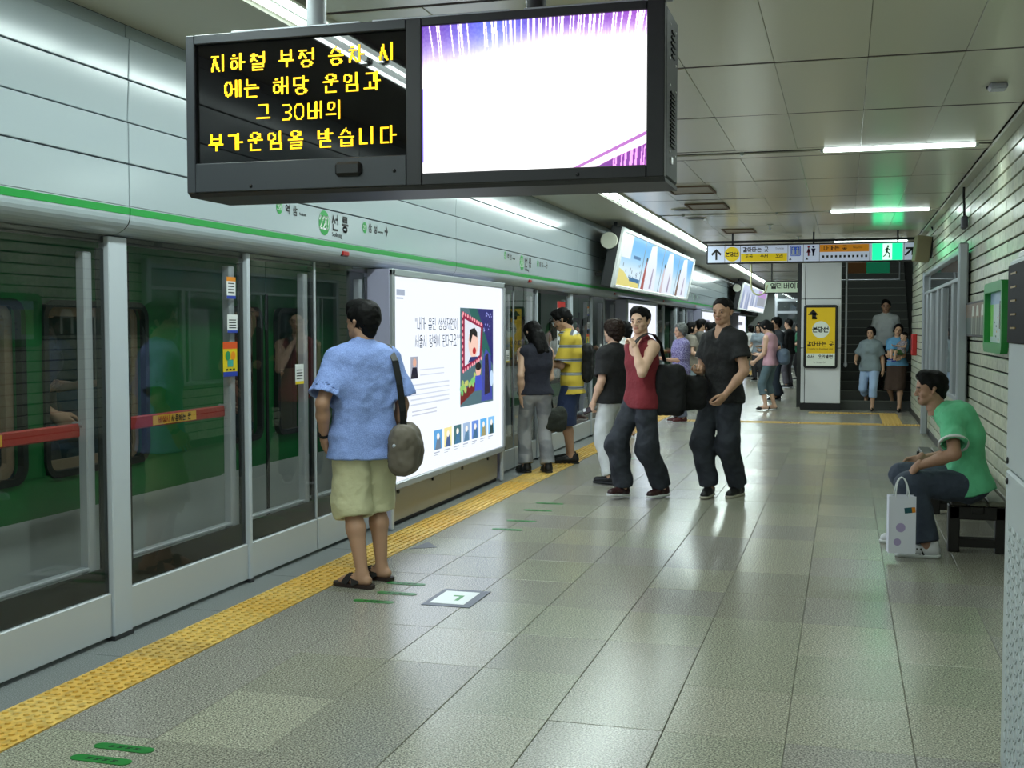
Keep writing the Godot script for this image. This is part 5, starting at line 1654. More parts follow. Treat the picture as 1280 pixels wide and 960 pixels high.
func skeleton(p: Dictionary) -> Dictionary:
	var s: float = p.h / 1.7
	var g: float = p.get("girth", 1.0)
	var fem: bool = p.get("fem", false)
	var j := {}
	var hip: Vector3 = p.get("pelvis", v3(0, 0.925, 0))
	var lean: float = p.get("lean", 0.0)
	var sl: float = p.get("side", 0.0)
	var up := v3(sin(sl), cos(lean), -sin(lean)).normalized()
	var tw: float = p.get("twist", 0.0)
	var rt := v3(cos(tw), 0, -sin(tw))
	rt = (rt - up * rt.dot(up)).normalized()
	var fw := up.cross(rt)
	j.up = up
	j.rt = rt
	j.fw = fw
	j.pelvis = hip
	var curve: float = p.get("hunch", 0.0)
	j.waist = hip + up * 0.14 - fw * 0.0
	j.chest = hip + up * 0.30 - fw * curve * 0.5
	j.upper = hip + up * 0.42 - fw * curve * 0.4
	j.line = hip + up * 0.485 + fw * curve * 0.1
	j.neck = hip + up * 0.54 + fw * (0.015 + curve * 0.7)
	var sw: float = (0.152 if fem else 0.170) * p.get("wide", 1.0)
	j.sh = {}
	j.el = {}
	j.wr = {}
	j.hj = {}
	j.kn = {}
	j.an = {}
	for q in ["l", "r"]:
		var m := -1.0 if q == "l" else 1.0
		var drop: float = p.get("shrug", 0.0)
		j.sh[q] = j.line + rt * sw * m - up * (0.048 - drop)
		var goal: Vector3 = p.get("hand_" + q, v3(0.24 * m, 0.87, -0.05))
		var pole: Vector3 = p.get("elbow_" + q, v3(0.35 * m, -0.1, 1.0))
		var e := bend(j.sh[q], goal, 0.285, 0.255, pole)
		j.el[q] = e[0]
		j.wr[q] = e[1]
		j.hj[q] = hip + v3(0.088 * m, -0.035, 0).rotated(Vector3.UP, p.get("hip_turn", 0.0))
		var foot: Vector3 = p.get("foot_" + q, v3(0.095 * m, 0.085, 0.0))
		var kp: Vector3 = p.get("knee_" + q, v3(0.12 * m, 0, -1.0))
		var k := bend(j.hj[q], foot, 0.415, 0.405, kp)
		j.kn[q] = k[0]
		j.an[q] = k[1]
	j.s = s
	j.g = g
	j.fem = fem
	return j


func torso(f: F, j: Dictionary, o: float, k: float, clips: Array, g: float) -> void:
	var fem: bool = j.fem
	var hw := 0.082 if fem else 0.078
	f.bone(j.pelvis - j.rt * hw * g - j.up * 0.02, j.pelvis + j.rt * hw * g - j.up * 0.02, 0.104 * g + o, 0.104 * g + o, k, clips)
	f.bone(j.waist - j.rt * 0.055 * g, j.waist + j.rt * 0.055 * g, (0.088 if fem else 0.096) * g + o, (0.088 if fem else 0.096) * g + o, 0.08, clips)
	f.bone(j.chest - j.rt * 0.075 * g, j.chest + j.rt * 0.075 * g, 0.1 * g + o, 0.1 * g + o, 0.08, clips)
	f.bone(j.upper - j.rt * 0.085 * g, j.upper + j.rt * 0.085 * g, 0.09 * g + o, 0.09 * g + o, 0.06, clips)
	f.bone(j.sh.l, j.sh.r, 0.053 + o * 0.6, 0.053 + o * 0.6, 0.05, clips)
	f.bone(j.line - j.up * 0.015, j.neck, 0.074 + o * 0.6, 0.056 + o * 0.3, 0.06, clips)
	if fem:
		for m: float in [-1.0, 1.0]:
			f.bone(j.chest + j.fw * 0.075 + j.rt * 0.07 * m + j.up * 0.03, j.chest + j.fw * 0.08 + j.rt * 0.068 * m + j.up * 0.025, 0.056 + o, 0.052 + o, 0.05, clips)


func body_box(j: Dictionary, pad: float) -> Array:
	var lo := Vector3.ONE * 9.0
	var hi := -lo
	for p: Vector3 in [j.pelvis, j.neck, j.sh.l, j.sh.r, j.el.l, j.el.r, j.wr.l, j.wr.r, j.kn.l, j.kn.r, j.an.l, j.an.r]:
		lo = lo.min(p)
		hi = hi.max(p)
	return [lo - Vector3.ONE * pad, hi + Vector3.ONE * pad]


# everything heavy, run on worker threads: fills p.out
func person_shapes(i: int, list: Array) -> void:
	var p: Dictionary = list[i]
	var j := skeleton(p)
	p.j = j
	var s: float = j.s
	var g: float = j.g
	var c: float = p.get("cell", 0.014)
	var bx := body_box(j, 0.24)
	# --- body
	var f := F.new(bx[0], bx[1], c * 1.15)
	torso(f, j, 0.0, 0.03, [], g)
	var ga := sqrt(g)
	for q in ["l", "r"]:
		f.bone(j.sh[q], j.el[q], 0.049 * ga, 0.038 * ga, 0.035)
		f.bone(j.el[q], j.el[q].lerp(j.wr[q], 0.35), 0.038 * ga, 0.040 * ga, 0.02)
		f.bone(j.el[q].lerp(j.wr[q], 0.35), j.wr[q], 0.040 * ga, 0.0265, 0.02)
		f.bone(j.hj[q], j.kn[q], 0.088 * g, 0.054 * ga, 0.03)
		var back: Vector3 = (j.kn[q] - j.an[q]).cross(j.rt).normalized()
		if back.dot(j.fw) > 0.0:
			back = -back
		var calf: Vector3 = j.kn[q].lerp(j.an[q], 0.33) + back * 0.014
		f.bone(j.kn[q], calf, 0.052 * ga, 0.055 * ga, 0.03)
		f.bone(calf, j.an[q], 0.055 * ga, 0.034 * ga, 0.03)
		var xf := foot_frame(p, j, q)
		f.bone(xf * v3(0, 0.045, 0.035), xf * v3(0, 0.04, -0.06), 0.032, 0.033, 0.02)
		f.bone(xf * v3(0, 0.06, -0.01), xf * v3(0.004, 0.03, -0.13), 0.032, 0.026, 0.02)
		f.bone(xf * v3(0, 0.036, -0.12), xf * v3(0.0, 0.026, -0.16), 0.028, 0.02, 0.02)
		f.bone(j.an[q], xf * v3(0, 0.06, 0.0), 0.035, 0.035, 0.02)
	var b := B.new()
	b.colored = true
	b.col = p.skin
	f.into(b)
	p.body = b
	# --- upper garment
	if p.has("top"):
		var t: Dictionary = p.top
		var o: float = t.get("loose", 0.016)
		var tf := F.new(bx[0], bx[1], c)
		var hem: float = t.get("hem", 0.12)       # below the hip joint line
		var hp: Vector3 = j.pelvis - j.up * hem
		var clips := [Plane(-j.up, (-j.up).dot(hp))]
		var nk: Vector3 = j.neck - j.up * t.get("neck_drop", 0.01)
		var nu: Vector3 = (j.up * 0.92 + j.fw * 0.38).normalized()
		clips.append(Plane(nu, nu.dot(nk)))
		torso(tf, j, o, 0.03, clips, g)
		var ho: float = t.get("flare", 0.0)
		tf.bone(j.pelvis - j.rt * 0.078 * g - j.up * (hem + 0.03), j.pelvis + j.rt * 0.078 * g - j.up * (hem + 0.03), 0.1 * g + o + ho, 0.1 * g + o + ho, 0.06, clips)
		var sl: float = t.get("sleeve", 0.55)      # 0..1 upper arm, 1..2 forearm
		for q in ["l", "r"]:
			if sl <= 0.0:
				continue
			var e: Vector3 = j.sh[q].lerp(j.el[q], minf(sl, 1.0))
			var d: Vector3 = (j.el[q] - j.sh[q]).normalized()
			var so: float = o + t.get("sleeve_loose", 0.008)
			tf.bone(j.sh[q] + d * 0.01, e + d * 0.03, 0.049 * ga + o * 0.6, 0.046 * ga + so + 0.006, 0.045, [Plane(d, d.dot(e))] if sl < 1.0 else [])
			if sl < 1.0 and p.get("fine", false):
				var hr: float = 0.046 * ga + so - 0.021
				tf.bone(e - d * 0.012, e + d * 0.09, hr - 0.004, hr + 0.01, 0.0, [], 1)
			if sl >= 1.0:
				var e2: Vector3 = j.el[q].lerp(j.wr[q], sl - 1.0)
				var d2: Vector3 = (j.wr[q] - j.el[q]).normalized()
				tf.bone(j.el[q], e2 + d2 * 0.02, 0.044 * ga + so, 0.036 * ga + so, 0.03, [Plane(d2, d2.dot(e2))])
		match t.get("neck", "crew"):
			"v":
				tf.bone(j.neck + j.fw * 0.10 + j.up * 0.03, j.chest + j.fw * 0.155 + j.up * 0.05, 0.085, 0.012, 0.0, [], 1)
			"scoop":
				tf.bone(j.neck + j.fw * 0.10, j.upper + j.fw * 0.13 + j.up * 0.0, 0.075, 0.06, 0.0, [], 1)
			"tank":
				tf.bone(j.neck + j.fw * 0.09, j.upper + j.fw * 0.125 + j.up * 0.0, 0.09, 0.07, 0.0, [], 1)
				for q in ["l", "r"]:
					var m := -1.0 if q == "l" else 1.0
					tf.bone(j.sh[q] + j.rt * 0.035 * m + j.up * 0.06, j.sh[q] + j.rt * 0.055 * m - j.up * 0.09, 0.07, 0.05, 0.0, [], 1)
			"sleeveless":
				for q in ["l", "r"]:
					var m := -1.0 if q == "l" else 1.0
					tf.bone(j.sh[q] + j.rt * 0.06 * m + j.up * 0.06, j.sh[q] + j.rt * 0.06 * m - j.up * 0.1, 0.06, 0.05, 0.0, [], 1)
		if t.get("neck", "crew") == "collar":
			for q: float in [-1.0, 1.0]:
				tf.bone(j.neck - j.fw * 0.035 + j.rt * 0.045 * q, j.neck + j.fw * 0.06 + j.rt * 0.03 * q - j.up * 0.035, 0.026, 0.022, 0.012)
			tf.bone(j.neck - j.fw * 0.05 - j.rt * 0.04, j.neck - j.fw * 0.05 + j.rt * 0.04, 0.026, 0.026, 0.015)
		tf.ripple(folds, t.get("fold", 0.010))
		var tb := B.new()
		tf.into(tb)
		p.top_b = tb
	# --- lower garment
	if p.has("low"):
		var t: Dictionary = p.low
		var o: float = t.get("loose", 0.014)
		var top_o: float = p.top.get("loose", 0.016)
		var over: bool = p.top.get("hem", 0.12) > 0.0
		var oh: float = minf(o, top_o - 0.011) if over else o
		var lf := F.new(bx[0], bx[1], c)
		var wp: Vector3 = j.pelvis + j.up * t.get("rise", 0.07)
		var wc := [Plane(j.up, j.up.dot(wp))]
		lf.bone(j.pelvis - j.rt * 0.08 * g - j.up * 0.02, j.pelvis + j.rt * 0.08 * g - j.up * 0.02, 0.104 * g + oh, 0.104 * g + oh, 0.0, wc)
		lf.bone(j.pelvis - j.rt * 0.06 * g + j.up * 0.08, j.pelvis + j.rt * 0.06 * g + j.up * 0.08, 0.092 * g + oh, 0.092 * g + oh, 0.05, wc)
		if t.get("skirt", false):
			var hemy: float = t.hem
			var m: Vector3 = (j.kn.l + j.kn.r) * 0.5
			var e := v3(m.x, hemy, m.z)
			lf.bone(j.pelvis - j.rt * 0.06 - j.up * 0.05, e - j.rt * 0.07, 0.115 * g + o, t.get("hem_r", 0.15), 0.04, [Plane(v3(0, -1, 0), -hemy)])
			lf.bone(j.pelvis + j.rt * 0.06 - j.up * 0.05, e + j.rt * 0.07, 0.115 * g + o, t.get("hem_r", 0.15), 0.04, [Plane(v3(0, -1, 0), -hemy)])
		else:
			var cut: float = t.get("cut", 1.95)     # 0..1 thigh, 1..2 shin
			for q in ["l", "r"]:
				var kr: float = 0.06 * ga + o
				var ex: float = minf(cut, 1.0)
				var d1: Vector3 = (j.kn[q] - j.hj[q]).normalized()
				var e1: Vector3 = j.hj[q].lerp(j.kn[q], ex)
				var d2: Vector3 = (j.an[q] - j.kn[q]).normalized()
				var e2: Vector3 = j.kn[q].lerp(j.an[q], cut - 1.0)
				lf.bone(j.hj[q] + d1 * 0.02, e1 + d1 * 0.03, 0.091 * g + oh, kr + t.get("knee", 0.0), 0.03, [Plane(d1, d1.dot(e1))] if cut <= 1.0 else [Plane(d2, d2.dot(e2))])
				if cut > 1.0:
					lf.bone(j.kn[q], e2 + d2 * 0.03, kr + t.get("knee", 0.0), t.get("hem_r", 0.062), 0.03, [Plane(d2, d2.dot(e2))])
		if p.get("fine", false) and not t.get("skirt", false) and t.get("cut", 1.95) < 1.4:
			for q in ["l", "r"]:
				var d2: Vector3 = (j.an[q] - j.kn[q]).normalized()
				var e2: Vector3 = j.kn[q].lerp(j.an[q], t.get("cut", 1.95) - 1.0)
				lf.bone(e2 - d2 * 0.02, e2 + d2 * 0.1, t.get("hem_r", 0.062) - 0.02, t.get("hem_r", 0.062) - 0.016, 0.0, [], 1)
		lf.ripple(folds, t.get("fold", 0.010))
		var lb := B.new()
		lf.into(lb)
		p.low_b = lb


func foot_frame(p: Dictionary, j: Dictionary, q: String) -> Transform3D:
	var turn: float = p.get("toe_" + q, 0.12 if q == "l" else -0.12)
	var pitch: float = p.get("pitch_" + q, 0.0)
	var b := Basis(Vector3.UP, turn) * Basis(Vector3.RIGHT, pitch)
	var a: Vector3 = j.an[q]
	return Transform3D(b, a + b * v3(0, -0.085, 0))


func template(key: String, maker: Callable) -> Variant:
	if not tmpl.has(key):
		tmpl[key] = maker.call()
	return tmpl[key]


func cloth(key: String, col: Color, rough := 0.85) -> StandardMaterial3D:
	var m := mat("cloth_" + key, Color(minf(col.r * 1.25 + 0.035, 0.9), minf(col.g * 1.25 + 0.035, 0.9), minf(col.b * 1.25 + 0.035, 0.9)), rough)
	if not m.normal_enabled:
		m.normal_enabled = true
		m.normal_texture = M["cloth_normal"]
		m.normal_scale = 0.5
		m.rim_enabled = true
		m.rim = 0.25
		tri_map(m, 3.0, false)
	return m


func build_person(p: Dictionary) -> void:
	var j: Dictionary = p.j
	var s: float = j.s
	var t := thing("person", p.label, "person", p.at, p.turn, p.get("group", ""))
	t.scale = Vector3.ONE * s
	var fine: bool = p.get("fine", false)
	var skin: Color = p.skin
	# head on the neck
	var hb := Basis(Vector3.UP, p.get("head_turn", 0.0)) * Basis(Vector3.RIGHT, p.get("head_nod", 0.0)) * Basis(Vector3.BACK, p.get("head_tilt", 0.0))
	var hp: Vector3 = j.neck + j.up * 0.045
	var hxf := Transform3D(hb * Basis.from_scale(Vector3.ONE * p.get("head_size", 1.0)), hp)
	var key := "head_%s_%s" % [j.fem, fine]
	var cell := 0.0048 if fine else 0.008
	var head: B = template(key, func() -> B: return make_head(cell, Color.WHITE, Color(0.82, 0.56, 0.53), j.fem))
	var at := (p.body as B).v.size()
	(p.body as B).add(head, hxf)
	for i in range(at, p.body.v.size()):
		p.body.c[i] = p.body.c[i] * skin
	# hands at the wrists
	for q in ["l", "r"]:
		if p.get("no_hand_" + q, false):
			continue
		var curl: float = p.get("curl_" + q, 0.28)
		var hand: B = template("hand_%.2f_%s" % [curl, fine], func() -> B: return make_hand(0.0036 if fine else 0.006, Color.WHITE, curl, 0.05))
		var y: Vector3 = -(j.wr[q] - j.el[q]).normalized()
		if p.has("reach_" + q):
			y = -(p["reach_" + q] as Vector3).normalized()
		var th: Vector3 = p.get("thumb_" + q, j.fw)
		var z := -(th - y * th.dot(y)).normalized()
		var x := y.cross(z)
		if q == "l":
			x = -x
		at = p.body.v.size()
		(p.body as B).add(hand, Transform3D(Basis(x, y, z), j.wr[q]))
		for i in range(at, p.body.v.size()):
			p.body.c[i] = skin
	var sm := mat("skin", Color.WHITE, 0.55)
	sm.vertex_color_use_as_albedo = true
	node(t, "body", p.body, sm)
	if p.hair != "none":
		var hair: B = template("hair_%s_%s" % [p.hair, fine], func() -> B: return make_hair(p.hair, 0.0062 if fine else 0.010))
		share(t, "hair", template("hairmesh_%s_%s" % [p.hair, fine], func() -> ArrayMesh: return hair.mesh()), mat("hair_%s" % p.get("hair_tone", "black"), {"black": Color(0.07, 0.066, 0.066), "brown": Color(0.15, 0.11, 0.09), "grey": Color(0.36, 0.37, 0.36)}[p.get("hair_tone", "black")], 0.62), hxf)
		M["hair_%s" % p.get("hair_tone", "black")].metallic_specular = 0.25
	if p.has("top_b"):
		node(t, p.top.get("name", "shirt"), p.top_b, p.top.mat)
	if p.has("low_b"):
		node(t, p.low.get("name", "trousers"), p.low_b, p.low.mat)
	var kind: String = p.get("shoe", "sneaker")
	if kind != "none":
		var pair: Array = template("shoe_%s_%s" % [kind, fine], func() -> Array:
			var r := make_shoe(kind, 0.0055 if fine else 0.009)
			return [r[0].mesh(), r[1].mesh()])
		for q in ["l", "r"]:
			var xf := foot_frame(p, j, q)
			if kind == "heel":
				xf = xf.translated_local(v3(0, -0.0, 0))
			if q == "l":
				xf.basis = xf.basis * Basis.from_scale(Vector3(-1, 1, 1))
			var sh := share(t, "sandal" if kind == "sandal" else "shoe", pair[0], p.get("shoe_mat", M.black), xf)
			share(sh, "sole", pair[1], p.get("sole_mat", M.white))
			if p.get("shoe_stripes", false):
				var b := B.new()
				for i in 3:
					b.box(v3(-0.0425 if q == "r" else 0.0425, 0.042, -0.035 - 0.024 * i), v3(0.006, 0.05, 0.011), 0.002, Basis(Vector3.RIGHT, -0.45))
					b.box(v3(0.0425 if q == "r" else -0.0425, 0.042, -0.035 - 0.024 * i), v3(0.006, 0.05, 0.011), 0.002, Basis(Vector3.RIGHT, -0.45))
				node(sh, "stripe", b, p.get("stripe_mat", M.black))
	p.node = t


# a point in the frame of a person turned by turn, from the world
func local(p: Dictionary, w: Vector3) -> Vector3:
	return (w - p.at).rotated(Vector3.UP, -p.turn) / (p.h / 1.7)
const SKIN_A := Color(0.55, 0.33, 0.21)
const SKIN_B := Color(0.62, 0.39, 0.27)
const SKIN_C := Color(0.46, 0.26, 0.165)


func spec(label: String, x: float, z: float, turn: float, h: float, more: Dictionary) -> Dictionary:
	var p := {"label": label, "at": Vector3(x, more.get("y", 0.0), z), "turn": turn, "h": h, "skin": SKIN_A, "hair": "short"}
	p.merge(more, true)
	for q: String in ["hand_l", "hand_r", "foot_l", "foot_r"]:
		if p.has("world_" + q):
			p[q] = local(p, p["world_" + q])
	return p


func stripes_mat() -> StandardMaterial3D:
	var im := Image.create(4, 128, false, Image.FORMAT_RGB8)
	im.fill(Color(0.85, 0.74, 0.27))
	for e: Array in [[0, 4, Color(0.34, 0.36, 0.40)], [4, 4, Color(0.80, 0.82, 0.84)], [8, 12, Color(0.34, 0.36, 0.42)], [20, 4, Color(0.72, 0.74, 0.72)], [24, 4, Color(0.36, 0.38, 0.42)]]:
		im.fill_rect(Rect2i(0, e[0], 4, e[1]), e[2])
	var m := mat("cloth_yellow_stripe", Color.WHITE, 0.85)
	m.albedo_texture = ImageTexture.create_from_image(im)
	m.uv1_triplanar = true
	m.uv1_scale = Vector3(1, 6.6, 1)
	m.uv1_offset = Vector3(0, 0.35, 0)
	m.uv1_triplanar_sharpness = 8.0
	return m


func speckled(key: String, cols: Array, freq := 0.05, scale := 4.0) -> StandardMaterial3D:
	var m := mat("cloth_" + key, Color.WHITE, 0.85)
	m.albedo_texture = noise_tex(freq, [[0.0, 0.42, 0.5, 0.58, 1.0], [cols[0], cols[0], cols[1], cols[2], cols[2]]], 128, 2, false, 9)
	tri_map(m, scale, false)
	return m


func cast() -> Array:
	var a := []
	var jean := speckled("jean", [Color(0.12, 0.135, 0.165), Color(0.145, 0.16, 0.195), Color(0.18, 0.195, 0.225)], 0.02, 2.0)
	var grey_jean := speckled("grey_jean", [Color(0.46, 0.47, 0.49), Color(0.52, 0.53, 0.55), Color(0.64, 0.64, 0.65)], 0.012, 2.0)
	var chambray := speckled("chambray", [Color(0.47, 0.56, 0.80), Color(0.53, 0.62, 0.86), Color(0.59, 0.68, 0.90)], 0.2, 5.0)
	chambray.normal_enabled = true
	chambray.normal_texture = M["cloth_normal"]
	chambray.normal_scale = 0.4
	# 0 the man in the blue shirt
	a.append(spec("man in a loose blue short-sleeved shirt, khaki shorts and sandals, seen from behind", -2.73, -6.34, 0.80, 1.66, {
		"fine": true, "cell": 0.0105, "skin": SKIN_C, "hair": "full", "girth": 1.04, "head_turn": 0.42, "head_nod": 0.02,
		"world_foot_l": v3(-2.70, 0.083, -6.235), "world_foot_r": v3(-2.67, 0.083, -6.46), "toe_l": 0.55, "toe_r": 0.62,
		"hand_l": v3(-0.235, 0.90, -0.05), "elbow_l": v3(-0.6, 0.0, 0.7), "curl_l": 0.28, "hand_r": v3(0.235, 0.86, -0.06),
		"top": {"mat": chambray, "sleeve": 0.86, "sleeve_loose": 0.026, "loose": 0.03, "hem": 0.15, "flare": 0.022, "neck": "collar", "neck_drop": -0.012, "fold": 0.014},
		"low": {"mat": cloth("khaki", Color(0.60, 0.59, 0.47)), "name": "shorts", "cut": 1.14, "loose": 0.03, "knee": 0.024, "hem_r": 0.105, "fold": 0.016},
		"shoe": "sandal", "shoe_mat": mat("sandal_strap", Color(0.10, 0.075, 0.075), 0.6), "sole_mat": mat("sandal_sole", Color(0.16, 0.10, 0.085), 0.7)}))
	# 1 woman in the navy vest
	a.append(spec("woman in a navy sleeveless top and grey flared jeans, back turned, long dark hair", -3.10, -11.72, 0.50, 1.58, {
		"fine": true, "cell": 0.012, "fem": true, "skin": SKIN_B, "hair": "long", "hair_tone": "black", "head_turn": 0.45, "head_nod": -0.45, "hunch": 0.03, "lean": 0.05,
		"world_foot_l": v3(-3.20, 0.085, -11.70), "world_foot_r": v3(-2.98, 0.085, -11.76), "toe_l": 0.25, "toe_r": 0.05,
		"world_hand_l": v3(-3.23, 0.80, -11.62), "hand_r": v3(0.12, 1.0, -0.28), "curl_r": 0.9,
		"top": {"mat": cloth("navy", Color(0.07, 0.075, 0.115)), "name": "vest", "sleeve": 0.0, "loose": 0.014, "hem": 0.03, "neck": "sleeveless"},
		"low": {"mat": grey_jean, "cut": 1.96, "loose": 0.012, "hem_r": 0.088, "fold": 0.010, "rise": 0.05}, "shoe_mat": M.black, "sole_mat": M.dark_grey}))
	# 2 man in the yellow stripes
	a.append(spec("man in a yellow and grey striped polo shirt and long navy shorts, reading", -2.95, -12.76, 1.66, 1.73, {
		"fine": true, "cell": 0.012, "skin": SKIN_C, "hair": "full", "head_nod": -0.42, "hunch": 0.04, "lean": 0.06,
		"world_foot_l": v3(-2.93, 0.085, -12.66), "world_foot_r": v3(-3.0, 0.085, -12.86),
		"hand_l": v3(-0.12, 1.12, -0.33), "hand_r": v3(0.10, 1.22, -0.34), "curl_l": 0.9, "curl_r": 0.9, "thumb_l": v3(0.3, 1, 0), "thumb_r": v3(-0.3, 1, 0),
		"top": {"mat": stripes_mat(), "name": "polo_shirt", "sleeve": 0.9, "sleeve_loose": 0.022, "loose": 0.022, "hem": 0.16, "flare": 0.015, "neck": "collar", "neck_drop": -0.012},
		"low": {"mat": cloth("blue_short", Color(0.08, 0.12, 0.23)), "name": "shorts", "cut": 1.18, "loose": 0.03, "knee": 0.03, "hem_r": 0.115}, "shoe_mat": M.black, "sole_mat": M.black}))
	# 3 woman in the black shirt
	a.append(spec("woman in a black T-shirt and pale grey trousers holding a dark phone case", -2.16, -11.16, 0.95, 1.58, {
		"fine": true, "cell": 0.012, "fem": true, "girth": 1.12, "skin": SKIN_B, "hair": "perm", "hair_tone": "brown", "head_turn": 0.15,
		"world_foot_l": v3(-2.17, 0.085, -11.05), "world_foot_r": v3(-2.11, 0.085, -11.32), "toe_l": 0.3, "toe_r": 0.1,
		"world_hand_l": v3(-2.33, 0.80, -11.00), "curl_l": 0.8, "hand_r": v3(0.2, 0.85, -0.15),
		"top": {"mat": cloth("black", Color(0.03, 0.03, 0.035)), "sleeve": 0.85, "sleeve_loose": 0.016, "loose": 0.018, "hem": 0.06, "neck": "crew"},
		"low": {"mat": cloth("pale_grey", Color(0.62, 0.63, 0.63)), "cut": 1.97, "loose": 0.018, "knee": 0.008, "hem_r": 0.078, "fold": 0.014}, "shoe_mat": M.black, "sole_mat": M.dark_grey}))
	# 4 woman half hidden behind her
	a.append(spec("woman in a white T-shirt and patterned skirt, mostly hidden behind the woman in black", -2.94, -16.0, 0.9, 1.6, {
		"cell": 0.018, "fem": true, "skin": SKIN_A, "hair": "tail", "world_foot_l": v3(-3.0, 0.085, -15.93), "world_foot_r": v3(-2.84, 0.085, -16.0),
		"top": {"mat": cloth("white", Color(0.80, 0.82, 0.82)), "sleeve": 0.7, "loose": 0.018, "hem": 0.05},
		"low": {"mat": speckled("floral", [Color(0.75, 0.76, 0.74), Color(0.5, 0.5, 0.5), Color(0.2, 0.2, 0.22)], 0.08, 5.0), "name": "skirt", "skirt": true, "hem": 0.46, "hem_r": 0.14}, "shoe": "heel", "shoe_mat": mat("tan_shoe", Color(0.35, 0.22, 0.14), 0.5), "sole_mat": M.black}))
	# 5 man in the maroon vest
	a.append(spec("person in a maroon tank top and dark jeans walking left, hand at the shoulder", -1.735, -10.25, 2.36, 1.71, {
		"fine": true, "cell": 0.0115, "skin": SKIN_B, "hair": "short", "head_turn": 0.5, "head_nod": -0.05, "pelvis": v3(0, 0.905, 0),
		"world_foot_r": v3(-1.89, 0.10, -10.20), "world_foot_l": v3(-1.56, 0.095, -10.34), "toe_r": 0.35, "toe_l": 0.25, "pitch_r": 0.12,
		"hand_l": v3(-0.115, 1.345, -0.155), "elbow_l": v3(-0.5, -1.0, -0.25), "curl_l": 1.05, "reach_l": v3(0.55, 0.8, -0.1), "thumb_l": v3(0.6, 0.6, 0.3), "hand_r": v3(0.26, 0.88, 0.10),
		"top": {"mat": cloth("maroon", Color(0.34, 0.06, 0.09)), "name": "tank_top", "sleeve": 0.0, "loose": 0.010, "hem": 0.09, "neck": "tank", "fold": 0.004},
		"low": {"mat": jean, "name": "jeans", "cut": 1.98, "loose": 0.026, "knee": 0.016, "hem_r": 0.088, "fold": 0.018, "rise": 0.06}, "shoe_mat": mat("maroon_shoe", Color(0.17, 0.03, 0.04), 0.5)}))
	# 6 man in the black V-neck
	a.append(spec("tall man in a black V-neck T-shirt and dark jeans striding left", -1.045, -10.56, 2.50, 1.80, {
		"fine": true, "cell": 0.0115, "skin": SKIN_C, "hair": "crop", "head_turn": 0.32, "head_nod": -0.05, "pelvis": v3(0, 0.905, 0), "girth": 1.02,
		"world_foot_r": v3(-1.16, 0.095, -10.50), "world_foot_l": v3(-0.915, 0.09, -10.63), "toe_r": 0.55, "toe_l": 0.3,
		"world_hand_l": v3(-1.005, 0.93, -10.30), "elbow_l": v3(-0.8, -0.3, 0.5), "curl_l": 0.6, "world_hand_r": v3(-1.25, 1.13, -10.42), "curl_r": 0.95, "elbow_r": v3(0.7, -0.6, 0.6),
		"top": {"mat": M["cloth_black"], "sleeve": 0.6, "sleeve_loose": 0.022, "loose": 0.016, "hem": 0.09, "neck": "v", "fold": 0.012},
		"low": {"mat": jean, "name": "jeans", "cut": 1.97, "loose": 0.022, "knee": 0.014, "hem_r": 0.082, "fold": 0.016}, "shoe_mat": M.black, "sole_mat": mat("cream_sole", Color(0.7, 0.68, 0.62), 0.5)}))
	# 7 the seated man
	a.append(spec("man in a mint green T-shirt and jeans sitting on the bench, leaning forward", 0.84, -8.42, 1.50, 1.70, {
		"fine": true, "cell": 0.0115, "skin": Color(0.36, 0.19, 0.125), "hair": "short", "girth": 1.08, "pelvis": v3(0, 0.487, 0), "lean": 0.30, "hunch": 0.10, "head_turn": 0.12, "head_nod": -0.12,
		"world_foot_l": v3(0.545, 0.085, -8.10), "world_foot_r": v3(0.46, 0.085, -8.56), "knee_l": v3(0, 1, -0.6), "knee_r": v3(0, 1, -0.6), "toe_l": 0.1, "toe_r": -0.05,
		"world_hand_l": v3(0.475, 0.60, -8.13), "elbow_l": v3(-0.55, -0.3, 0.5), "curl_l": 0.7, "thumb_l": v3(0.9, 0.2, -0.2), "reach_l": v3(0.12, -0.75, -0.65), "hand_r": v3(0.17, 0.60, -0.34), "curl_r": 0.5, "reach_r": v3(-0.1, -0.7, -0.7),
		"top": {"mat": cloth("mint", Color(0.28, 0.57, 0.42)), "sleeve": 0.72, "sleeve_loose": 0.024, "loose": 0.02, "hem": 0.075, "neck": "crew", "fold": 0.014},
		"low": {"mat": cloth("blue_jean", Color(0.15, 0.175, 0.225)), "name": "jeans", "cut": 1.96, "loose": 0.018, "knee": 0.012, "hem_r": 0.08, "fold": 0.014}, "shoe_mat": mat("white_shoe", Color(0.82, 0.82, 0.84), 0.45), "shoe_stripes": true, "stripe_mat": M.ink}))
	# 8.. people on the stairs
	a.append(spec("woman in a pale patterned blouse and light blue cropped trousers leaving the stairs", 0.46, -22.32, 2.95, 1.52, {
		"cell": 0.018, "fem": true, "girth": 1.08, "skin": SKIN_A, "hair": "perm", "world_foot_l": v3(0.50, 0.085, -22.2), "world_foot_r": v3(0.40, 0.22, -22.62), "pitch_r": -0.5, "hand_r": v3(0.26, 1.02, -0.2), "hand_l": v3(-0.26, 0.85, -0.02),
		"top": {"mat": speckled("blouse", [Color(0.62, 0.68, 0.68), Color(0.5, 0.56, 0.58), Color(0.34, 0.4, 0.44)], 0.12, 6.0), "name": "blouse", "sleeve": 0.8, "sleeve_loose": 0.02, "loose": 0.02, "hem": 0.1, "neck": "collar", "neck_drop": -0.01},
		"low": {"mat": cloth("sky", Color(0.48, 0.56, 0.66)), "cut": 1.55, "loose": 0.016, "hem_r": 0.085}, "shoe": "heel", "sole_mat": M.black}))
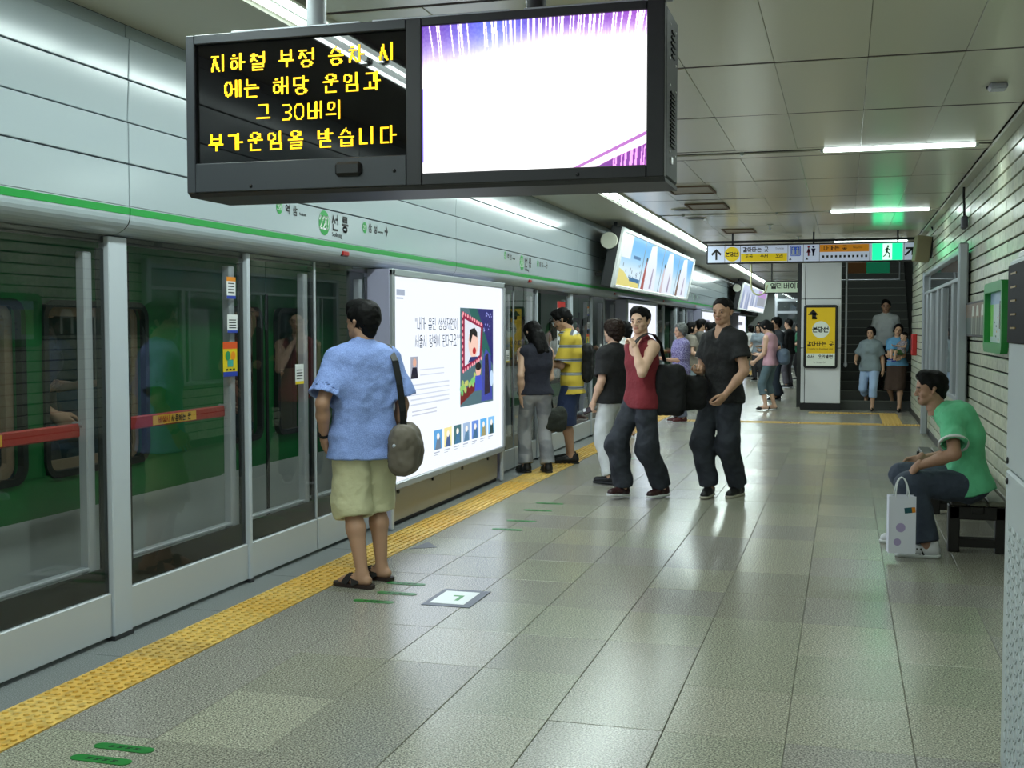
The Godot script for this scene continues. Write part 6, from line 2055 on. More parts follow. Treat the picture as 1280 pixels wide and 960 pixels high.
	a.append(spec("woman in a light blue top and brown skirt carrying a baby downstairs", 0.93, -22.3, 2.9, 1.58, {
		"cell": 0.018, "fem": true, "skin": SKIN_A, "hair": "tail", "head_tilt": 0.15, "head_turn": 0.2, "world_foot_l": v3(0.97, 0.085, -22.2), "world_foot_r": v3(0.86, 0.2, -22.55), "pitch_r": -0.6,
		"hand_l": v3(0.05, 1.06, -0.26), "hand_r": v3(-0.03, 1.02, -0.27), "reach_l": v3(1, 0.1, -0.1), "reach_r": v3(-1, 0.1, -0.1), "elbow_l": v3(-0.8, -0.5, 0.6), "elbow_r": v3(0.8, -0.5, 0.6), "curl_l": 0.6, "curl_r": 0.6,
		"top": {"mat": cloth("aqua", Color(0.28, 0.46, 0.58)), "sleeve": 0.6, "loose": 0.016, "hem": 0.02},
		"low": {"mat": cloth("brown", Color(0.17, 0.115, 0.08)), "name": "skirt", "skirt": true, "hem": 0.42, "hem_r": 0.13}, "shoe": "heel", "sole_mat": M.black}))
	a.append(spec("baby in a striped top held in the arms of the woman in the brown skirt", 0.97, -22.04, 2.2, 0.66, {
		"y": 0.90, "cell": 0.026, "skin": SKIN_B, "hair": "crop", "head_size": 1.75, "pelvis": v3(0, 0.50, 0), "lean": -0.35, "wide": 0.95, "girth": 1.25,
		"foot_l": v3(-0.10, 0.10, -0.42), "foot_r": v3(0.10, 0.16, -0.44), "knee_l": v3(-0.2, 1, -0.5), "knee_r": v3(0.2, 1, -0.5), "hand_l": v3(-0.25, 0.75, -0.25), "hand_r": v3(0.25, 0.78, -0.22),
		"top": {"mat": speckled("baby", [Color(0.75, 0.75, 0.75), Color(0.5, 0.15, 0.15), Color(0.12, 0.12, 0.25)], 0.03, 6.0), "sleeve": 0.7, "loose": 0.02, "hem": 0.05},
		"low": {"mat": cloth("baby_green", Color(0.16, 0.28, 0.14)), "name": "shorts", "cut": 0.8, "loose": 0.03}, "shoe_mat": M.blue}))
	a.append(spec("man in a white shirt and dark trousers coming down the stairs behind the women", 0.74, -22.9, 3.05, 1.69, {
		"y": 0.34, "cell": 0.018, "skin": SKIN_C, "hair": "short", "foot_l": v3(-0.1, 0.085, -0.04), "foot_r": v3(0.1, 0.085, 0.06),
		"top": {"mat": cloth("white_shirt", Color(0.56, 0.58, 0.58)), "sleeve": 1.6, "loose": 0.02, "hem": 0.06, "neck": "collar", "neck_drop": -0.01},
		"low": {"mat": cloth("dark_slack", Color(0.03, 0.03, 0.04)), "loose": 0.016}}))
	# the queue and crowd further on
	a.append(spec("grey-haired older woman in a purple and white floral blouse", -2.53, -18.72, 2.1, 1.57, {
		"cell": 0.018, "fem": true, "girth": 1.1, "skin": SKIN_C, "hair": "perm", "hair_tone": "grey", "hand_l": v3(-0.05, 1.1, -0.26), "hand_r": v3(0.1, 1.1, -0.26),
		"top": {"mat": speckled("purple", [Color(0.62, 0.6, 0.72), Color(0.4, 0.36, 0.58), Color(0.24, 0.2, 0.42)], 0.07, 5.0), "name": "blouse", "sleeve": 0.9, "loose": 0.022, "hem": 0.14},
		"low": {"mat": cloth("grey_slack", Color(0.30, 0.31, 0.36)), "loose": 0.02, "hem_r": 0.09}, "shoe_mat": mat("red_shoe", Color(0.3, 0.06, 0.05), 0.5)}))
	a.append(spec("woman in a beige top and pale trousers with a red handbag in the queue", -2.86, -22.55, -1.2, 1.62, {
		"cell": 0.02, "fem": true, "skin": SKIN_B, "hair": "bob", "hand_l": v3(-0.16, 1.08, -0.26), "hand_r": v3(0.22, 1.0, -0.2), "foot_l": v3(-0.12, 0.085, -0.1), "foot_r": v3(0.12, 0.085, 0.12),
		"top": {"mat": cloth("beige", Color(0.40, 0.38, 0.34)), "sleeve": 0.6, "loose": 0.018, "hem": 0.08},
		"low": {"mat": cloth("pale_slack", Color(0.40, 0.45, 0.47)), "loose": 0.018, "hem_r": 0.075}}))
	var crowd := [
		["dark-haired woman in a charcoal top standing furthest left in the queue", -3.0, -25.0, 1.9, 1.66, "bob", "black", Color(0.05, 0.05, 0.06), 0.6, Color(0.06, 0.06, 0.08), true],
		["man in a grey shirt facing right behind the red handbag", -2.87, -24.2, -1.0, 1.68, "full", "black", Color(0.34, 0.33, 0.31), 0.7, Color(0.10, 0.10, 0.12), false],
		["woman in an olive top holding a yellow-green parcel", -2.62, -23.6, 0.9, 1.62, "tail", "black", Color(0.30, 0.31, 0.26), 0.6, Color(0.33, 0.34, 0.30), true],
		["person with black hair in a dark top behind the tall man", -2.88, -27.0, 0.3, 1.64, "bob", "black", Color(0.04, 0.04, 0.05), 0.7, Color(0.12, 0.12, 0.15), true],
		["woman in a white top and tan shorts with a dark shoulder strap", -2.74, -36.0, 0.6, 1.6, "bob", "black", Color(0.74, 0.75, 0.72), 0.5, Color(0.42, 0.38, 0.30), true],
		["woman in a pale patterned dress facing the camera far down the platform", -2.38, -34.0, 2.8, 1.6, "bob", "black", Color(0.46, 0.50, 0.54), 0.6, Color(0.16, 0.16, 0.18), true],
		["person with full dark hair and wide blue jeans behind the woman in pink", -1.38, -25.0, 2.2, 1.72, "perm", "black", Color(0.10, 0.11, 0.13), 0.8, Color(0.09, 0.12, 0.16), false],
		["man in a black shirt and grey trousers with folded arms near the pillar", -1.36, -30.3, 1.2, 1.73, "short", "black", Color(0.025, 0.025, 0.03), 1.3, Color(0.23, 0.22, 0.24), false],
		["person in a green top partly hidden by the white pillar", -1.28, -35.0, 1.5, 1.64, "bob", "black", Color(0.08, 0.30, 0.20), 0.7, Color(0.06, 0.06, 0.07), true],
		["person in a dark jacket far down the platform beside the train", -2.75, -40.0, 2.6, 1.7, "short", "black", Color(0.06, 0.06, 0.07), 1.5, Color(0.10, 0.10, 0.12), false],
		["person in a light shirt far down the platform, last of the crowd", -2.2, -41.0, 2.9, 1.68, "short", "black", Color(0.5, 0.5, 0.52), 0.7, Color(0.1, 0.1, 0.13), false],
	]
	for e: Array in crowd:
		var n := a.size()
		var m := {"cell": 0.022, "fem": e[10], "skin": [SKIN_A, SKIN_B, SKIN_C][n % 3], "hair": e[5], "hair_tone": e[6],
			"hand_l": v3(-0.14, 1.06, -0.27), "hand_r": v3(0.16, 1.04, -0.26),
			"top": {"mat": cloth("crowd_top_%d" % n, e[7]), "sleeve": e[8], "loose": 0.018, "hem": 0.07},
			"low": {"mat": cloth("crowd_low_%d" % n, e[9]), "loose": 0.02, "hem_r": 0.08}}
		if (e[0] as String).contains("tan shorts"):
			m.low.cut = 0.8
		if (e[0] as String).contains("wide blue"):
			m.low.hem_r = 0.15
			m.foot_l = v3(-0.16, 0.085, -0.12)
			m.foot_r = v3(0.16, 0.085, 0.14)
		a.append(spec(e[0], e[1], e[2], e[3], e[4], m))
	# woman in pink
	a.append(spec("woman in a pale pink vest and cropped jeans in heels, head bowed", -1.31, -21.9, 1.25, 1.66, {
		"cell": 0.016, "fem": true, "skin": SKIN_B, "hair": "tail", "head_nod": -0.5, "hunch": 0.03, "lean": 0.05,
		"world_foot_l": v3(-1.38, 0.10, -21.75), "world_foot_r": v3(-1.24, 0.10, -21.98), "hand_l": v3(-0.16, 0.92, -0.25), "hand_r": v3(0.14, 1.05, -0.28), "curl_l": 0.7,
		"top": {"mat": cloth("pink", Color(0.60, 0.46, 0.50)), "name": "vest", "sleeve": 0.0, "loose": 0.012, "hem": 0.06, "neck": "sleeveless"},
		"low": {"mat": cloth("light_jean", Color(0.24, 0.30, 0.32)), "name": "cropped_jeans", "cut": 1.5, "loose": 0.012, "hem_r": 0.075}, "shoe": "heel", "sole_mat": M.black}))
	# passengers behind the train windows
	var seats := [
		["passenger in a dark top by the first train window", -4.28, -4.42, -1.2, 1.62, Color(0.07, 0.07, 0.08), "bob", true],
		["passenger in a tan shirt standing by the second train window", -4.3, -5.02, -1.7, 1.72, Color(0.48, 0.38, 0.24), "short", false],
		["passenger in a dark jacket and pale collar by the second train window", -4.35, -5.5, -0.9, 1.7, Color(0.12, 0.11, 0.13), "bob", true],
		["passenger in a brown top behind the near train door", -4.3, -6.85, -1.4, 1.6, Color(0.30, 0.17, 0.12), "long", true],
		["passenger in a rust top behind the far leaf of the train door", -4.3, -7.5, -1.7, 1.66, Color(0.36, 0.20, 0.14), "bob", true],
		["passenger in a pale shirt behind the second train door", -4.3, -11.8, -1.5, 1.7, Color(0.6, 0.6, 0.62), "short", false],
		["passenger in a blue top behind the second train door", -4.3, -12.4, -1.4, 1.6, Color(0.2, 0.3, 0.45), "bob", true],
	]
	for e: Array in seats:
		var n := a.size()
		a.append(spec(e[0], e[1], e[2], e[3], e[4], {"y": 0.09, "cell": 0.026, "fem": e[7], "skin": SKIN_A, "hair": e[6], "hand_l": v3(-0.15, 1.1, -0.26), "hand_r": v3(0.22, 0.95, -0.1),
			"top": {"mat": cloth("rider_%d" % n, e[5]), "sleeve": 0.6, "loose": 0.018, "hem": 0.08}, "low": {"mat": cloth("rider_low", Color(0.09, 0.09, 0.11)), "loose": 0.018}}))
	return a


func build_people() -> void:
	folds = FastNoiseLite.new()
	folds.seed = 12
	folds.frequency = 5.5
	folds.fractal_octaves = 3
	var list := cast()
	var g := WorkerThreadPool.add_group_task(person_shapes.bind(list), list.size(), -1, true)
	WorkerThreadPool.wait_for_group_task_completion(g)
	for p: Dictionary in list:
		build_person(p)
	build_belongings(list)


func at_world(p: Dictionary, q: Vector3) -> Vector3:
	return p.at + (q * (p.h / 1.7)).rotated(Vector3.UP, p.turn)


func bag(label: String, called: String, at: Vector3, turn: float, size: Vector3, m: Material, strap: Array, strap_mat: Material, width := 0.035, side := Vector3.ZERO) -> Node3D:
	var t := thing(called, label, "bag", at, turn)
	var f := F.new(-size * 0.5 - Vector3.ONE * 0.06, size * 0.5 + Vector3.ONE * 0.06, 0.009)
	var r := size.z * 0.42
	var h := size * 0.5 - Vector3.ONE * r
	for sx: float in [-1.0, 1.0]:
		f.bone(v3(h.x * sx, -h.y, 0), v3(h.x * sx * 0.8, h.y, 0), r * 1.1, r * 0.85, 0.05)
	f.bone(v3(-h.x, -h.y, 0), v3(h.x, -h.y, 0), r * 1.1, r * 1.1, 0.05)
	f.bone(v3(-h.x * 0.8, h.y, 0), v3(h.x * 0.8, h.y, 0), r * 0.85, r * 0.85, 0.05)
	for fy: float in [-0.66, -0.33, 0.0, 0.33, 0.66]:
		f.bone(v3(-h.x * 0.92, h.y * fy, 0), v3(h.x * 0.92, h.y * fy, 0), r, r, 0.06)
	f.ripple(folds, 0.02)
	var b := B.new()
	f.into(b)
	node(t, "bag_body", b, m)
	b = B.new()
	b.box(v3(0, size.y * 0.22, -size.z * 0.42), Vector3(size.x * 0.72, 0.012, 0.012), 0.004)
	node(t, "zip", b, M.dark_grey)
	if strap.size() > 1:
		b = B.new()
		var pts := []
		for q: Vector3 in strap:
			pts.append((q - at).rotated(Vector3.UP, -turn))
		b.band(pts, v3(0.3, 0, 1).normalized() if side == Vector3.ZERO else side.rotated(Vector3.UP, -turn), width, 0.006)
		node(t, "strap", b, strap_mat)
	return t


func build_belongings(list: Array) -> void:
	var blue: Dictionary = list[0]
	var b: B
	# messenger bag on the right hip, strap over the shoulder
	var st := []
	for q: Vector3 in [v3(0.12, 1.22, -0.165), v3(0.135, 1.36, -0.125), v3(0.14, 1.455, -0.04), v3(0.145, 1.455, 0.03), v3(0.15, 1.36, 0.135), v3(0.165, 1.22, 0.165), v3(0.18, 1.06, 0.175), v3(0.19, 0.96, 0.165)]:
		st.append(at_world(blue, q))
	var bg := bag("grey-brown shoulder bag hanging on the right hip of the man in the blue shirt", "shoulder_bag", at_world(blue, v3(0.20, 0.83, 0.16)), blue.turn + 0.95, Vector3(0.27, 0.29, 0.15), mat("bag_taupe", Color(0.40, 0.37, 0.325), 0.75), st, M.black, 0.04, Vector3.RIGHT.rotated(Vector3.UP, blue.turn))
	b = B.new()
	b.box(v3(0.02, -0.02, -0.075), Vector3(0.2, 0.13, 0.03), 0.012)
	node(bg, "front_pocket", b, mat("bag_dark", Color(0.33, 0.30, 0.265), 0.8))
	b = B.new()
	b.box(v3(-0.14, 0.03, -0.03), Vector3(0.03, 0.02, 0.03), 0.005)
	b.box(v3(0.14, 0.03, -0.03), Vector3(0.03, 0.02, 0.03), 0.005)
	node(bg, "buckle", b, M.steel)
	# his watch and the stripes of the sandals
	var j: Dictionary = blue.j
	var dir: Vector3 = (j.wr.l - j.el.l).normalized()
	b = B.new()
	b.cyl(j.wr.l - dir * 0.035, j.wr.l - dir * 0.013, 0.0315, 0.031, 16, false)
	var face: Vector3 = j.wr.l - dir * 0.024 + (-j.rt * 0.8 - j.fw * 0.2).normalized() * 0.032
	b.ball(face, Vector3(0.013, 0.016, 0.016), 10)
	node(blue.node, "wrist_watch", b, M.black)
	# things held by others
	var yel: Dictionary = list[2]
	var t := thing("newspaper", "folded pale paper held by the man in the striped shirt", "newspaper", at_world(yel, v3(-0.02, 1.27, -0.42)), yel.turn)
	b = B.new()
	b.box(v3(-0.07, 0, 0.02), Vector3(0.15, 0.2, 0.004), 0.0, Basis(Vector3.UP, 0.25) * Basis(Vector3.RIGHT, -0.5))
	b.box(v3(0.07, 0, 0.02), Vector3(0.15, 0.2, 0.004), 0.0, Basis(Vector3.UP, -0.25) * Basis(Vector3.RIGHT, -0.5))
	node(t, "sheet", b, mat("paper", Color(0.70, 0.76, 0.74), 0.7))
	j = yel.j
	var hp: Vector3 = j.neck + j.up * 0.045
	var hb := Basis(Vector3.UP, yel.get("head_turn", 0.0)) * Basis(Vector3.RIGHT, yel.get("head_nod", 0.0))
	b = B.new()
	for s: float in [-1.0, 1.0]:
		ring(b, Transform3D(Basis.IDENTITY, v3(0.032 * s, 0.083, -0.115)), 0.05, 0.036, 0.014, 0.003, 0.003)
		b.cyl(v3(0.057 * s, 0.088, -0.112), v3(0.083 * s, 0.088, 0.0), 0.002, 0.002, 6)
	b.cyl(v3(-0.008, 0.088, -0.114), v3(0.008, 0.088, -0.114), 0.002, 0.002, 6)
	var gl := node(yel.node, "spectacles", b, M.steel)
	gl.transform = Transform3D(hb, hp)
	st = []
	for q: Vector3 in [v3(0.05, 1.42, 0.1), v3(0.02, 1.2, 0.145), v3(-0.03, 0.95, 0.16)]:
		st.append(at_world(yel, q))
	bag("dark backpack hanging behind the man in the striped shirt", "backpack", at_world(yel, v3(0.03, 1.12, 0.168)), yel.turn, Vector3(0.24, 0.42, 0.10), mat("bag_black", Color(0.03, 0.03, 0.035), 0.8), st, M.black)
	var nav: Dictionary = list[1]
	st = [at_world(nav, v3(0.20, 0.98, -0.20)), at_world(nav, v3(0.215, 0.85, -0.14)), at_world(nav, v3(0.22, 0.72, -0.08))]
	bag("dark patterned handbag hanging beside the woman in the navy top", "handbag", at_world(nav, v3(0.235, 0.60, -0.08)), nav.turn + 0.3, Vector3(0.26, 0.24, 0.11), speckled("bag_pattern", [Color(0.03, 0.03, 0.03), Color(0.08, 0.085, 0.07), Color(0.25, 0.27, 0.22)], 0.1, 8.0), st, M.black, 0.018)
	var blk: Dictionary = list[3]
	j = blk.j
	dir = (j.wr.l - j.el.l).normalized()
	t = thing("phone_case", "dark phone case held in the lowered hand of the woman in black", "phone", at_world(blk, j.wr.l + dir * 0.10 - j.fw * -0.02), blk.turn)
	b = B.new()
	b.box(v3(0, 0, -0.02), Vector3(0.03, 0.055, 0.12), 0.008, Basis(Vector3.RIGHT, -0.35))
	node(t, "case", b, mat("case_plum", Color(0.12, 0.03, 0.06), 0.4))
	b = B.new()
	b.box(v3(-0.016, 0.005, -0.05), Vector3(0.004, 0.03, 0.035), 0.001, Basis(Vector3.RIGHT, -0.35))
	node(t, "lens_plate", b, M.white)
	var mar: Dictionary = list[5]
	st = []
	for q: Vector3 in [v3(-0.10, 1.36, -0.165), v3(-0.115, 1.425, -0.11), v3(-0.125, 1.465, -0.03), v3(-0.14, 1.45, 0.03), v3(-0.155, 1.38, 0.085), v3(-0.175, 1.22, 0.12)]:
		st.append(at_world(mar, q))
	bag("large black bag hanging behind the shoulder of the person in maroon", "tote_bag", at_world(mar, v3(-0.19, 0.98, 0.165)), mar.turn + 0.9, Vector3(0.26, 0.44, 0.13), mat("bag_ink", Color(0.03, 0.032, 0.04), 0.8), st, M.black, 0.05, Vector3.RIGHT.rotated(Vector3.UP, mar.turn))
	var vn: Dictionary = list[6]
	j = vn.j
	st = [at_world(vn, j.wr.r + v3(0.0, -0.06, -0.04)), at_world(vn, j.wr.r + v3(0.01, -0.13, -0.05))]
	bag("black bag carried in the right hand of the tall man in black", "carry_bag", at_world(vn, j.wr.r + v3(0.02, -0.17, -0.06)), vn.turn + 0.9, Vector3(0.24, 0.30, 0.12), mat("bag_jet", Color(0.014, 0.014, 0.018), 0.85), st, M.black, 0.03)
	var red: Dictionary = list[13]
	st = [at_world(red, v3(-0.17, 1.08, -0.22)), at_world(red, v3(-0.19, 1.0, -0.2)), at_world(red, v3(-0.2, 0.92, -0.17))]
	bag("dark red handbag on the forearm of the woman in the beige top", "handbag", at_world(red, v3(-0.22, 0.86, -0.16)), red.turn, Vector3(0.34, 0.24, 0.13), mat("bag_red", Color(0.26, 0.06, 0.08), 0.5), st, mat("bag_red", Color.WHITE), 0.02)
	var pink: Dictionary = list[25]
	st = [at_world(pink, v3(0.10, 1.44, 0.0)), at_world(pink, v3(0.16, 1.25, 0.14)), at_world(pink, v3(0.14, 1.1, 0.18))]
	bag("pale grey-blue soft bag carried behind the woman in pink", "shoulder_bag", at_world(pink, v3(0.06, 1.02, 0.22)), pink.turn + 0.6, Vector3(0.40, 0.27, 0.17), mat("bag_blue", Color(0.30, 0.36, 0.42), 0.6), st, mat("bag_blue", Color.WHITE), 0.03)
	# white trim of the seated man's sleeves
	var sit: Dictionary = list[7]
	j = sit.j
	for q in ["l", "r"]:
		var e: Vector3 = j.sh[q].lerp(j.el[q], 0.71)
		var dd: Vector3 = (j.el[q] - j.sh[q]).normalized()
		var ga := sqrt(float(j.g))
		var e0: Vector3 = j.sh[q].lerp(j.el[q], 0.72)
		var tf := F.new(e - Vector3.ONE * 0.14, e + Vector3.ONE * 0.14, 0.0065)
		tf.bone(j.sh[q] + dd * 0.01, e0 + dd * 0.03, 0.049 * ga + 0.017, 0.046 * ga + 0.056, 0.0, [Plane(dd, dd.dot(e0) + 0.004), Plane(-dd, -dd.dot(e0) + 0.014)])
		tf.bone(e0 - dd * 0.06, e0 + dd * 0.09, 0.046 * ga + 0.030, 0.046 * ga + 0.041, 0.0, [], 1)
		b = B.new()
		tf.into(b)
		node(sit.node, "white_trim", b, M.white)
	# parcel in the queue
	var par: Dictionary = list[16]
	t = thing("parcel", "yellow-green parcel held up by a woman in the queue", "parcel", at_world(par, v3(0.02, 1.14, -0.34)), par.turn)
	b = B.new()
	b.box(v3(0, 0, 0), Vector3(0.26, 0.16, 0.1), 0.02, Basis(Vector3.BACK, 0.5))
	node(t, "wrapping", b, mat("lime", Color(0.48, 0.56, 0.16), 0.6))
	b = B.new()
	b.box(v3(0, 0, -0.01), Vector3(0.03, 0.165, 0.11), 0.002, Basis(Vector3.BACK, 0.5))
	node(t, "ribbon", b, M.white)
	# paper carrier bag by the seated man
	var c := thing("paper_bag", "white paper carrier bag with rope handles held by the seated man", "bag", Vector3(0.372, 0.05, -7.96), 0.12)
	b = B.new()
	var w := 0.17
	var d := 0.085
	var h := 0.375
	# front, back, two folded sides, bottom
	b.box(v3(0, h * 0.5, d * 0.5), Vector3(w, h, 0.002))
	b.box(v3(0, h * 0.5, -d * 0.5), Vector3(w, h, 0.002))
	for s: float in [-1.0, 1.0]:
		for q: float in [-1.0, 1.0]:
			b.quad(v3(w * 0.5 * s, 0, d * 0.5 * q), v3((w * 0.5 - 0.004) * s, 0, 0), v3((w * 0.5 - 0.022) * s, h, 0), v3(w * 0.5 * s, h, d * 0.5 * q), v3(s, 0, 0.3 * q))
	b.box(v3(0, 0.003, 0), Vector3(w, 0.003, d))
	node(c, "bag_body", b, mat("bag_paper", Color(0.86, 0.86, 0.91), 0.6))
	for q: float in [-1.0, 1.0]:
		b = B.new()
		var pts := []
		for i in 11:
			var f := PI * i / 10.0
			pts.append(v3(-0.042 * cos(f), h - 0.015 + 0.135 * sin(f), lerpf(d * 0.5 * q, 0.0, sin(f) * 0.8)))
		b.tube(pts, 0.0045, 6)
		node(c, "handle", b, M.white)
	b = B.new()
	b.box(v3(0.045, 0.285, d * 0.5 + 0.0015), Vector3(0.065, 0.036, 0.001), 0.0, Basis(Vector3.BACK, 0.12))
	node(c, "label_print", b, mat("print_teal", Color(0.05, 0.30, 0.34), 0.5))
	b = B.new()
	b.box(v3(0.07, 0.288, d * 0.5 + 0.0022), Vector3(0.022, 0.034, 0.001), 0.0, Basis(Vector3.BACK, 0.12))
	node(c, "label_print", b, M.orange)
	b = B.new()
	for e: Array in [[v3(-0.01, 0.17, 0), 0.03], [v3(-0.03, 0.075, 0), 0.024]]:
		disc(b, Transform3D(Basis.IDENTITY, (e[0] as Vector3) + v3(0, 0, d * 0.5 + 0.0015)), e[1], 0.0003, 18)
	node(c, "pale_print", b, mat("print_lilac", Color(0.66, 0.60, 0.76), 0.6))
# ---------------------------------------------------------------- materials and nodes
var M := {}
var rng := RandomNumberGenerator.new()
var used := {}


func mat(key: String, col: Color, rough := 0.6, metal := 0.0) -> StandardMaterial3D:
	if M.has(key):
		return M[key]
	var m := StandardMaterial3D.new()
	m.resource_name = key
	m.albedo_color = col
	m.roughness = rough
	m.metallic = metal
	M[key] = m
	return m


func glow(key: String, col: Color, energy: float) -> StandardMaterial3D:
	var m := mat(key, col, 0.5)
	m.emission_enabled = true
	m.emission = col
	m.emission_energy_multiplier = energy
	return m


func printed(key: String, im: Image, energy := 0.0, rough := 0.4) -> StandardMaterial3D:
	var m := mat(key, Color.WHITE, rough)
	var tx := ImageTexture.create_from_image(im)
	m.albedo_texture = tx
	m.texture_repeat = false
	if energy > 0.0:
		m.albedo_color = Color(0.15, 0.15, 0.15)
		m.emission_enabled = true
		m.emission = Color.WHITE
		m.emission_operator = BaseMaterial3D.EMISSION_OP_MULTIPLY
		m.emission_texture = tx
		m.emission_energy_multiplier = energy
	return m


func noise_tex(freq: float, ramp: Array, size := 256, octaves := 3, normal := false, seed_ := 1, bump := 4.0) -> NoiseTexture2D:
	var f := FastNoiseLite.new()
	f.seed = seed_
	f.frequency = freq
	f.fractal_octaves = octaves
	var t := NoiseTexture2D.new()
	t.width = size
	t.height = size
	t.seamless = true
	t.noise = f
	if normal:
		t.as_normal_map = true
		t.bump_strength = bump
	else:
		var g := Gradient.new()
		g.offsets = PackedFloat32Array(ramp[0])
		g.colors = PackedColorArray(ramp[1])
		t.color_ramp = g
	return t


func tri_map(m: StandardMaterial3D, scale: float, world := true) -> void:
	m.uv1_triplanar = true
	m.uv1_world_triplanar = world
	m.uv1_scale = Vector3.ONE * scale


func node(parent: Node, called: String, b: B, m: Material, label := "") -> MeshInstance3D:
	var o := MeshInstance3D.new()
	o.name = called
	o.mesh = b.mesh()
	o.material_override = m
	o.cast_shadow = GeometryInstance3D.SHADOW_CASTING_SETTING_ON
	if label:
		o.set_meta("label", label)
	parent.add_child(o, true)
	return o


func share(parent: Node, called: String, mesh: Mesh, m: Material, xf := Transform3D.IDENTITY) -> MeshInstance3D:
	var o := MeshInstance3D.new()
	o.name = called
	o.mesh = mesh
	o.material_override = m
	o.transform = xf
	parent.add_child(o, true)
	return o


func numbered(called: String) -> String:
	used[called] = used.get(called, 0) + 1
	return called if used[called] == 1 else "%s_%03d" % [called, used[called] - 1]


func thing(called: String, label: String, category: String, at := Vector3.ZERO, turn := 0.0, group := "") -> Node3D:
	var o := Node3D.new()
	o.name = numbered(called)
	o.position = at
	o.rotation.y = turn
	o.set_meta("label", label)
	o.set_meta("category", category)
	if group:
		o.set_meta("group", group)
	add_child(o, true)
	return o


func structure(called: String, label: String) -> Node3D:
	var o := Node3D.new()
	o.name = called
	o.set_meta("kind", "structure")
	o.set_meta("label", label)
	o.set_meta("category", called.split("_")[0])
	add_child(o, true)
	return o


func dup(o: Node3D, label: String, at: Vector3, turn := 0.0) -> Node3D:
	var c: Node3D = o.duplicate()
	c.name = numbered((o.get_meta("base") if o.has_meta("base") else o.name) as String)
	c.set_meta("label", label)
	c.position = at
	c.rotation.y = turn
	add_child(c, true)
	return c


func frame(at: Vector3, right: Vector3, up: Vector3) -> Transform3D:
	return Transform3D(Basis(right, up, right.cross(up)), at)


func area_light(at: Vector3, size: Vector2, energy: float, col: Color, face := Vector3.DOWN) -> void:
	var l := AreaLight3D.new()
	l.name = "lamp_light"
	l.area_size = size
	l.light_energy = energy
	l.light_color = col
	l.shadow_enabled = true
	l.set("area_range", 60.0)
	add_child(l, true)
	l.look_at_from_position(at, at + face, Vector3.FORWARD if absf(face.y) > 0.9 else Vector3.UP)
# ---------------------------------------------------------------- lettering: strokes of Hangul, digits and arrows
const CHO := "ㄱㄲㄴㄷㄸㄹㅁㅂㅃㅅㅆㅇㅈㅉㅊㅋㅌㅍㅎ"
const JUNG := "ㅏㅐㅑㅒㅓㅔㅕㅖㅗㅘㅙㅚㅛㅜㅝㅞㅟㅠㅡㅢㅣ"
const JONG := " ㄱㄲ.ㄴ..ㄷㄹ.......ㅁㅂ.ㅅㅆㅇㅈㅊㅋㅌㅍㅎ"
# every shape is a list of polylines, written as digits x,y on a 0..8 grid, y down; "o" is a ring
const SHAPE := {
	"ㄱ": "0080 8088", "ㄲ": "0030 3038 5080 8088", "ㄴ": "0008 0888", "ㄷ": "8000 0008 0888", "ㄸ": "3000 0008 0838 8050 5058 5888", "ㄹ": "0080 8084 8404 0408 0888", "ㅁ": "0080 8088 8808 0800",
	"ㅂ": "0008 0888 8880 0484", "ㅃ": "0008 0838 3830 0434 5058 5888 8880 5484", "ㅅ": "4008 4388", "ㅆ": "2008 2438 6048 6488", "ㅇ": "o", "ㅈ": "0080 4008 4388", "ㅉ": "0030 2008 2438 5080 6048 6488",
	"ㅊ": "3050 0282 4208 4588", "ㅋ": "0080 8088 0484", "ㅌ": "8000 0008 0888 0484", "ㅍ": "0080 0888 2028 6068", "ㅎ": "3050 0282 h",
	"ㅏ": "2028 2474", "ㅐ": "1018 1464 6068", "ㅑ": "2028 2373 2575", "ㅒ": "1018 1363 1565 6068", "ㅓ": "6068 6414", "ㅔ": "4048 4404 8088", "ㅕ": "6068 6313 6515", "ㅖ": "4048 4303 4505 8088", "ㅣ": "4048",
	"ㅗ": "0888 4248", "ㅛ": "0888 2228 6268", "ㅜ": "0181 4147", "ㅠ": "0181 2127 6167", "ㅡ": "0585",
	"0": "2060 6082 8286 8668 6828 2806 0602 0220", "1": "2240 4048", "2": "0220 2060 6082 8284 8408 0888", "3": "0020 2060 6082 8264 3464 6486 8668 6808", "5": "8010 1004 0464 6486 8668 6808", "9": "8360 6020 2002 0224 2484 8386 8668 6818",
	"^": "4048 4004 4084", ">": "0484 8440 8448", "(": "6242", "/": "1880 8030 8085", "u": "7878 7834 3400 3068 3406 7434",
	"-": "2464", ".": "3848", "?": "0220 2060 6082 8244 4445 4748", "!": "4045 4748", "\"": "2022 6062", ",": "4729",
}


func glyph(shape: String, box: Rect2, out: Array) -> void:
	for part: String in (SHAPE.get(shape, "") as String).split(" ", false):
		if part == "o" or part == "h":
			var m := box.position + box.size * Vector2(0.5, 0.5 if part == "o" else 0.7)
			var r := box.size * Vector2(0.48, 0.5 if part == "o" else 0.29)
			for i in 12:
				out.append([m + Vector2(cos(TAU * i / 12.0), sin(TAU * i / 12.0)) * r, m + Vector2(cos(TAU * (i + 1) / 12.0), sin(TAU * (i + 1) / 12.0)) * r])
		elif part.length() == 4:
			var q := []
			for i in 4:
				q.append(float(part.unicode_at(i) - 48) / 8.0)
			out.append([box.position + box.size * Vector2(q[0], q[1]), box.position + box.size * Vector2(q[2], q[3])])


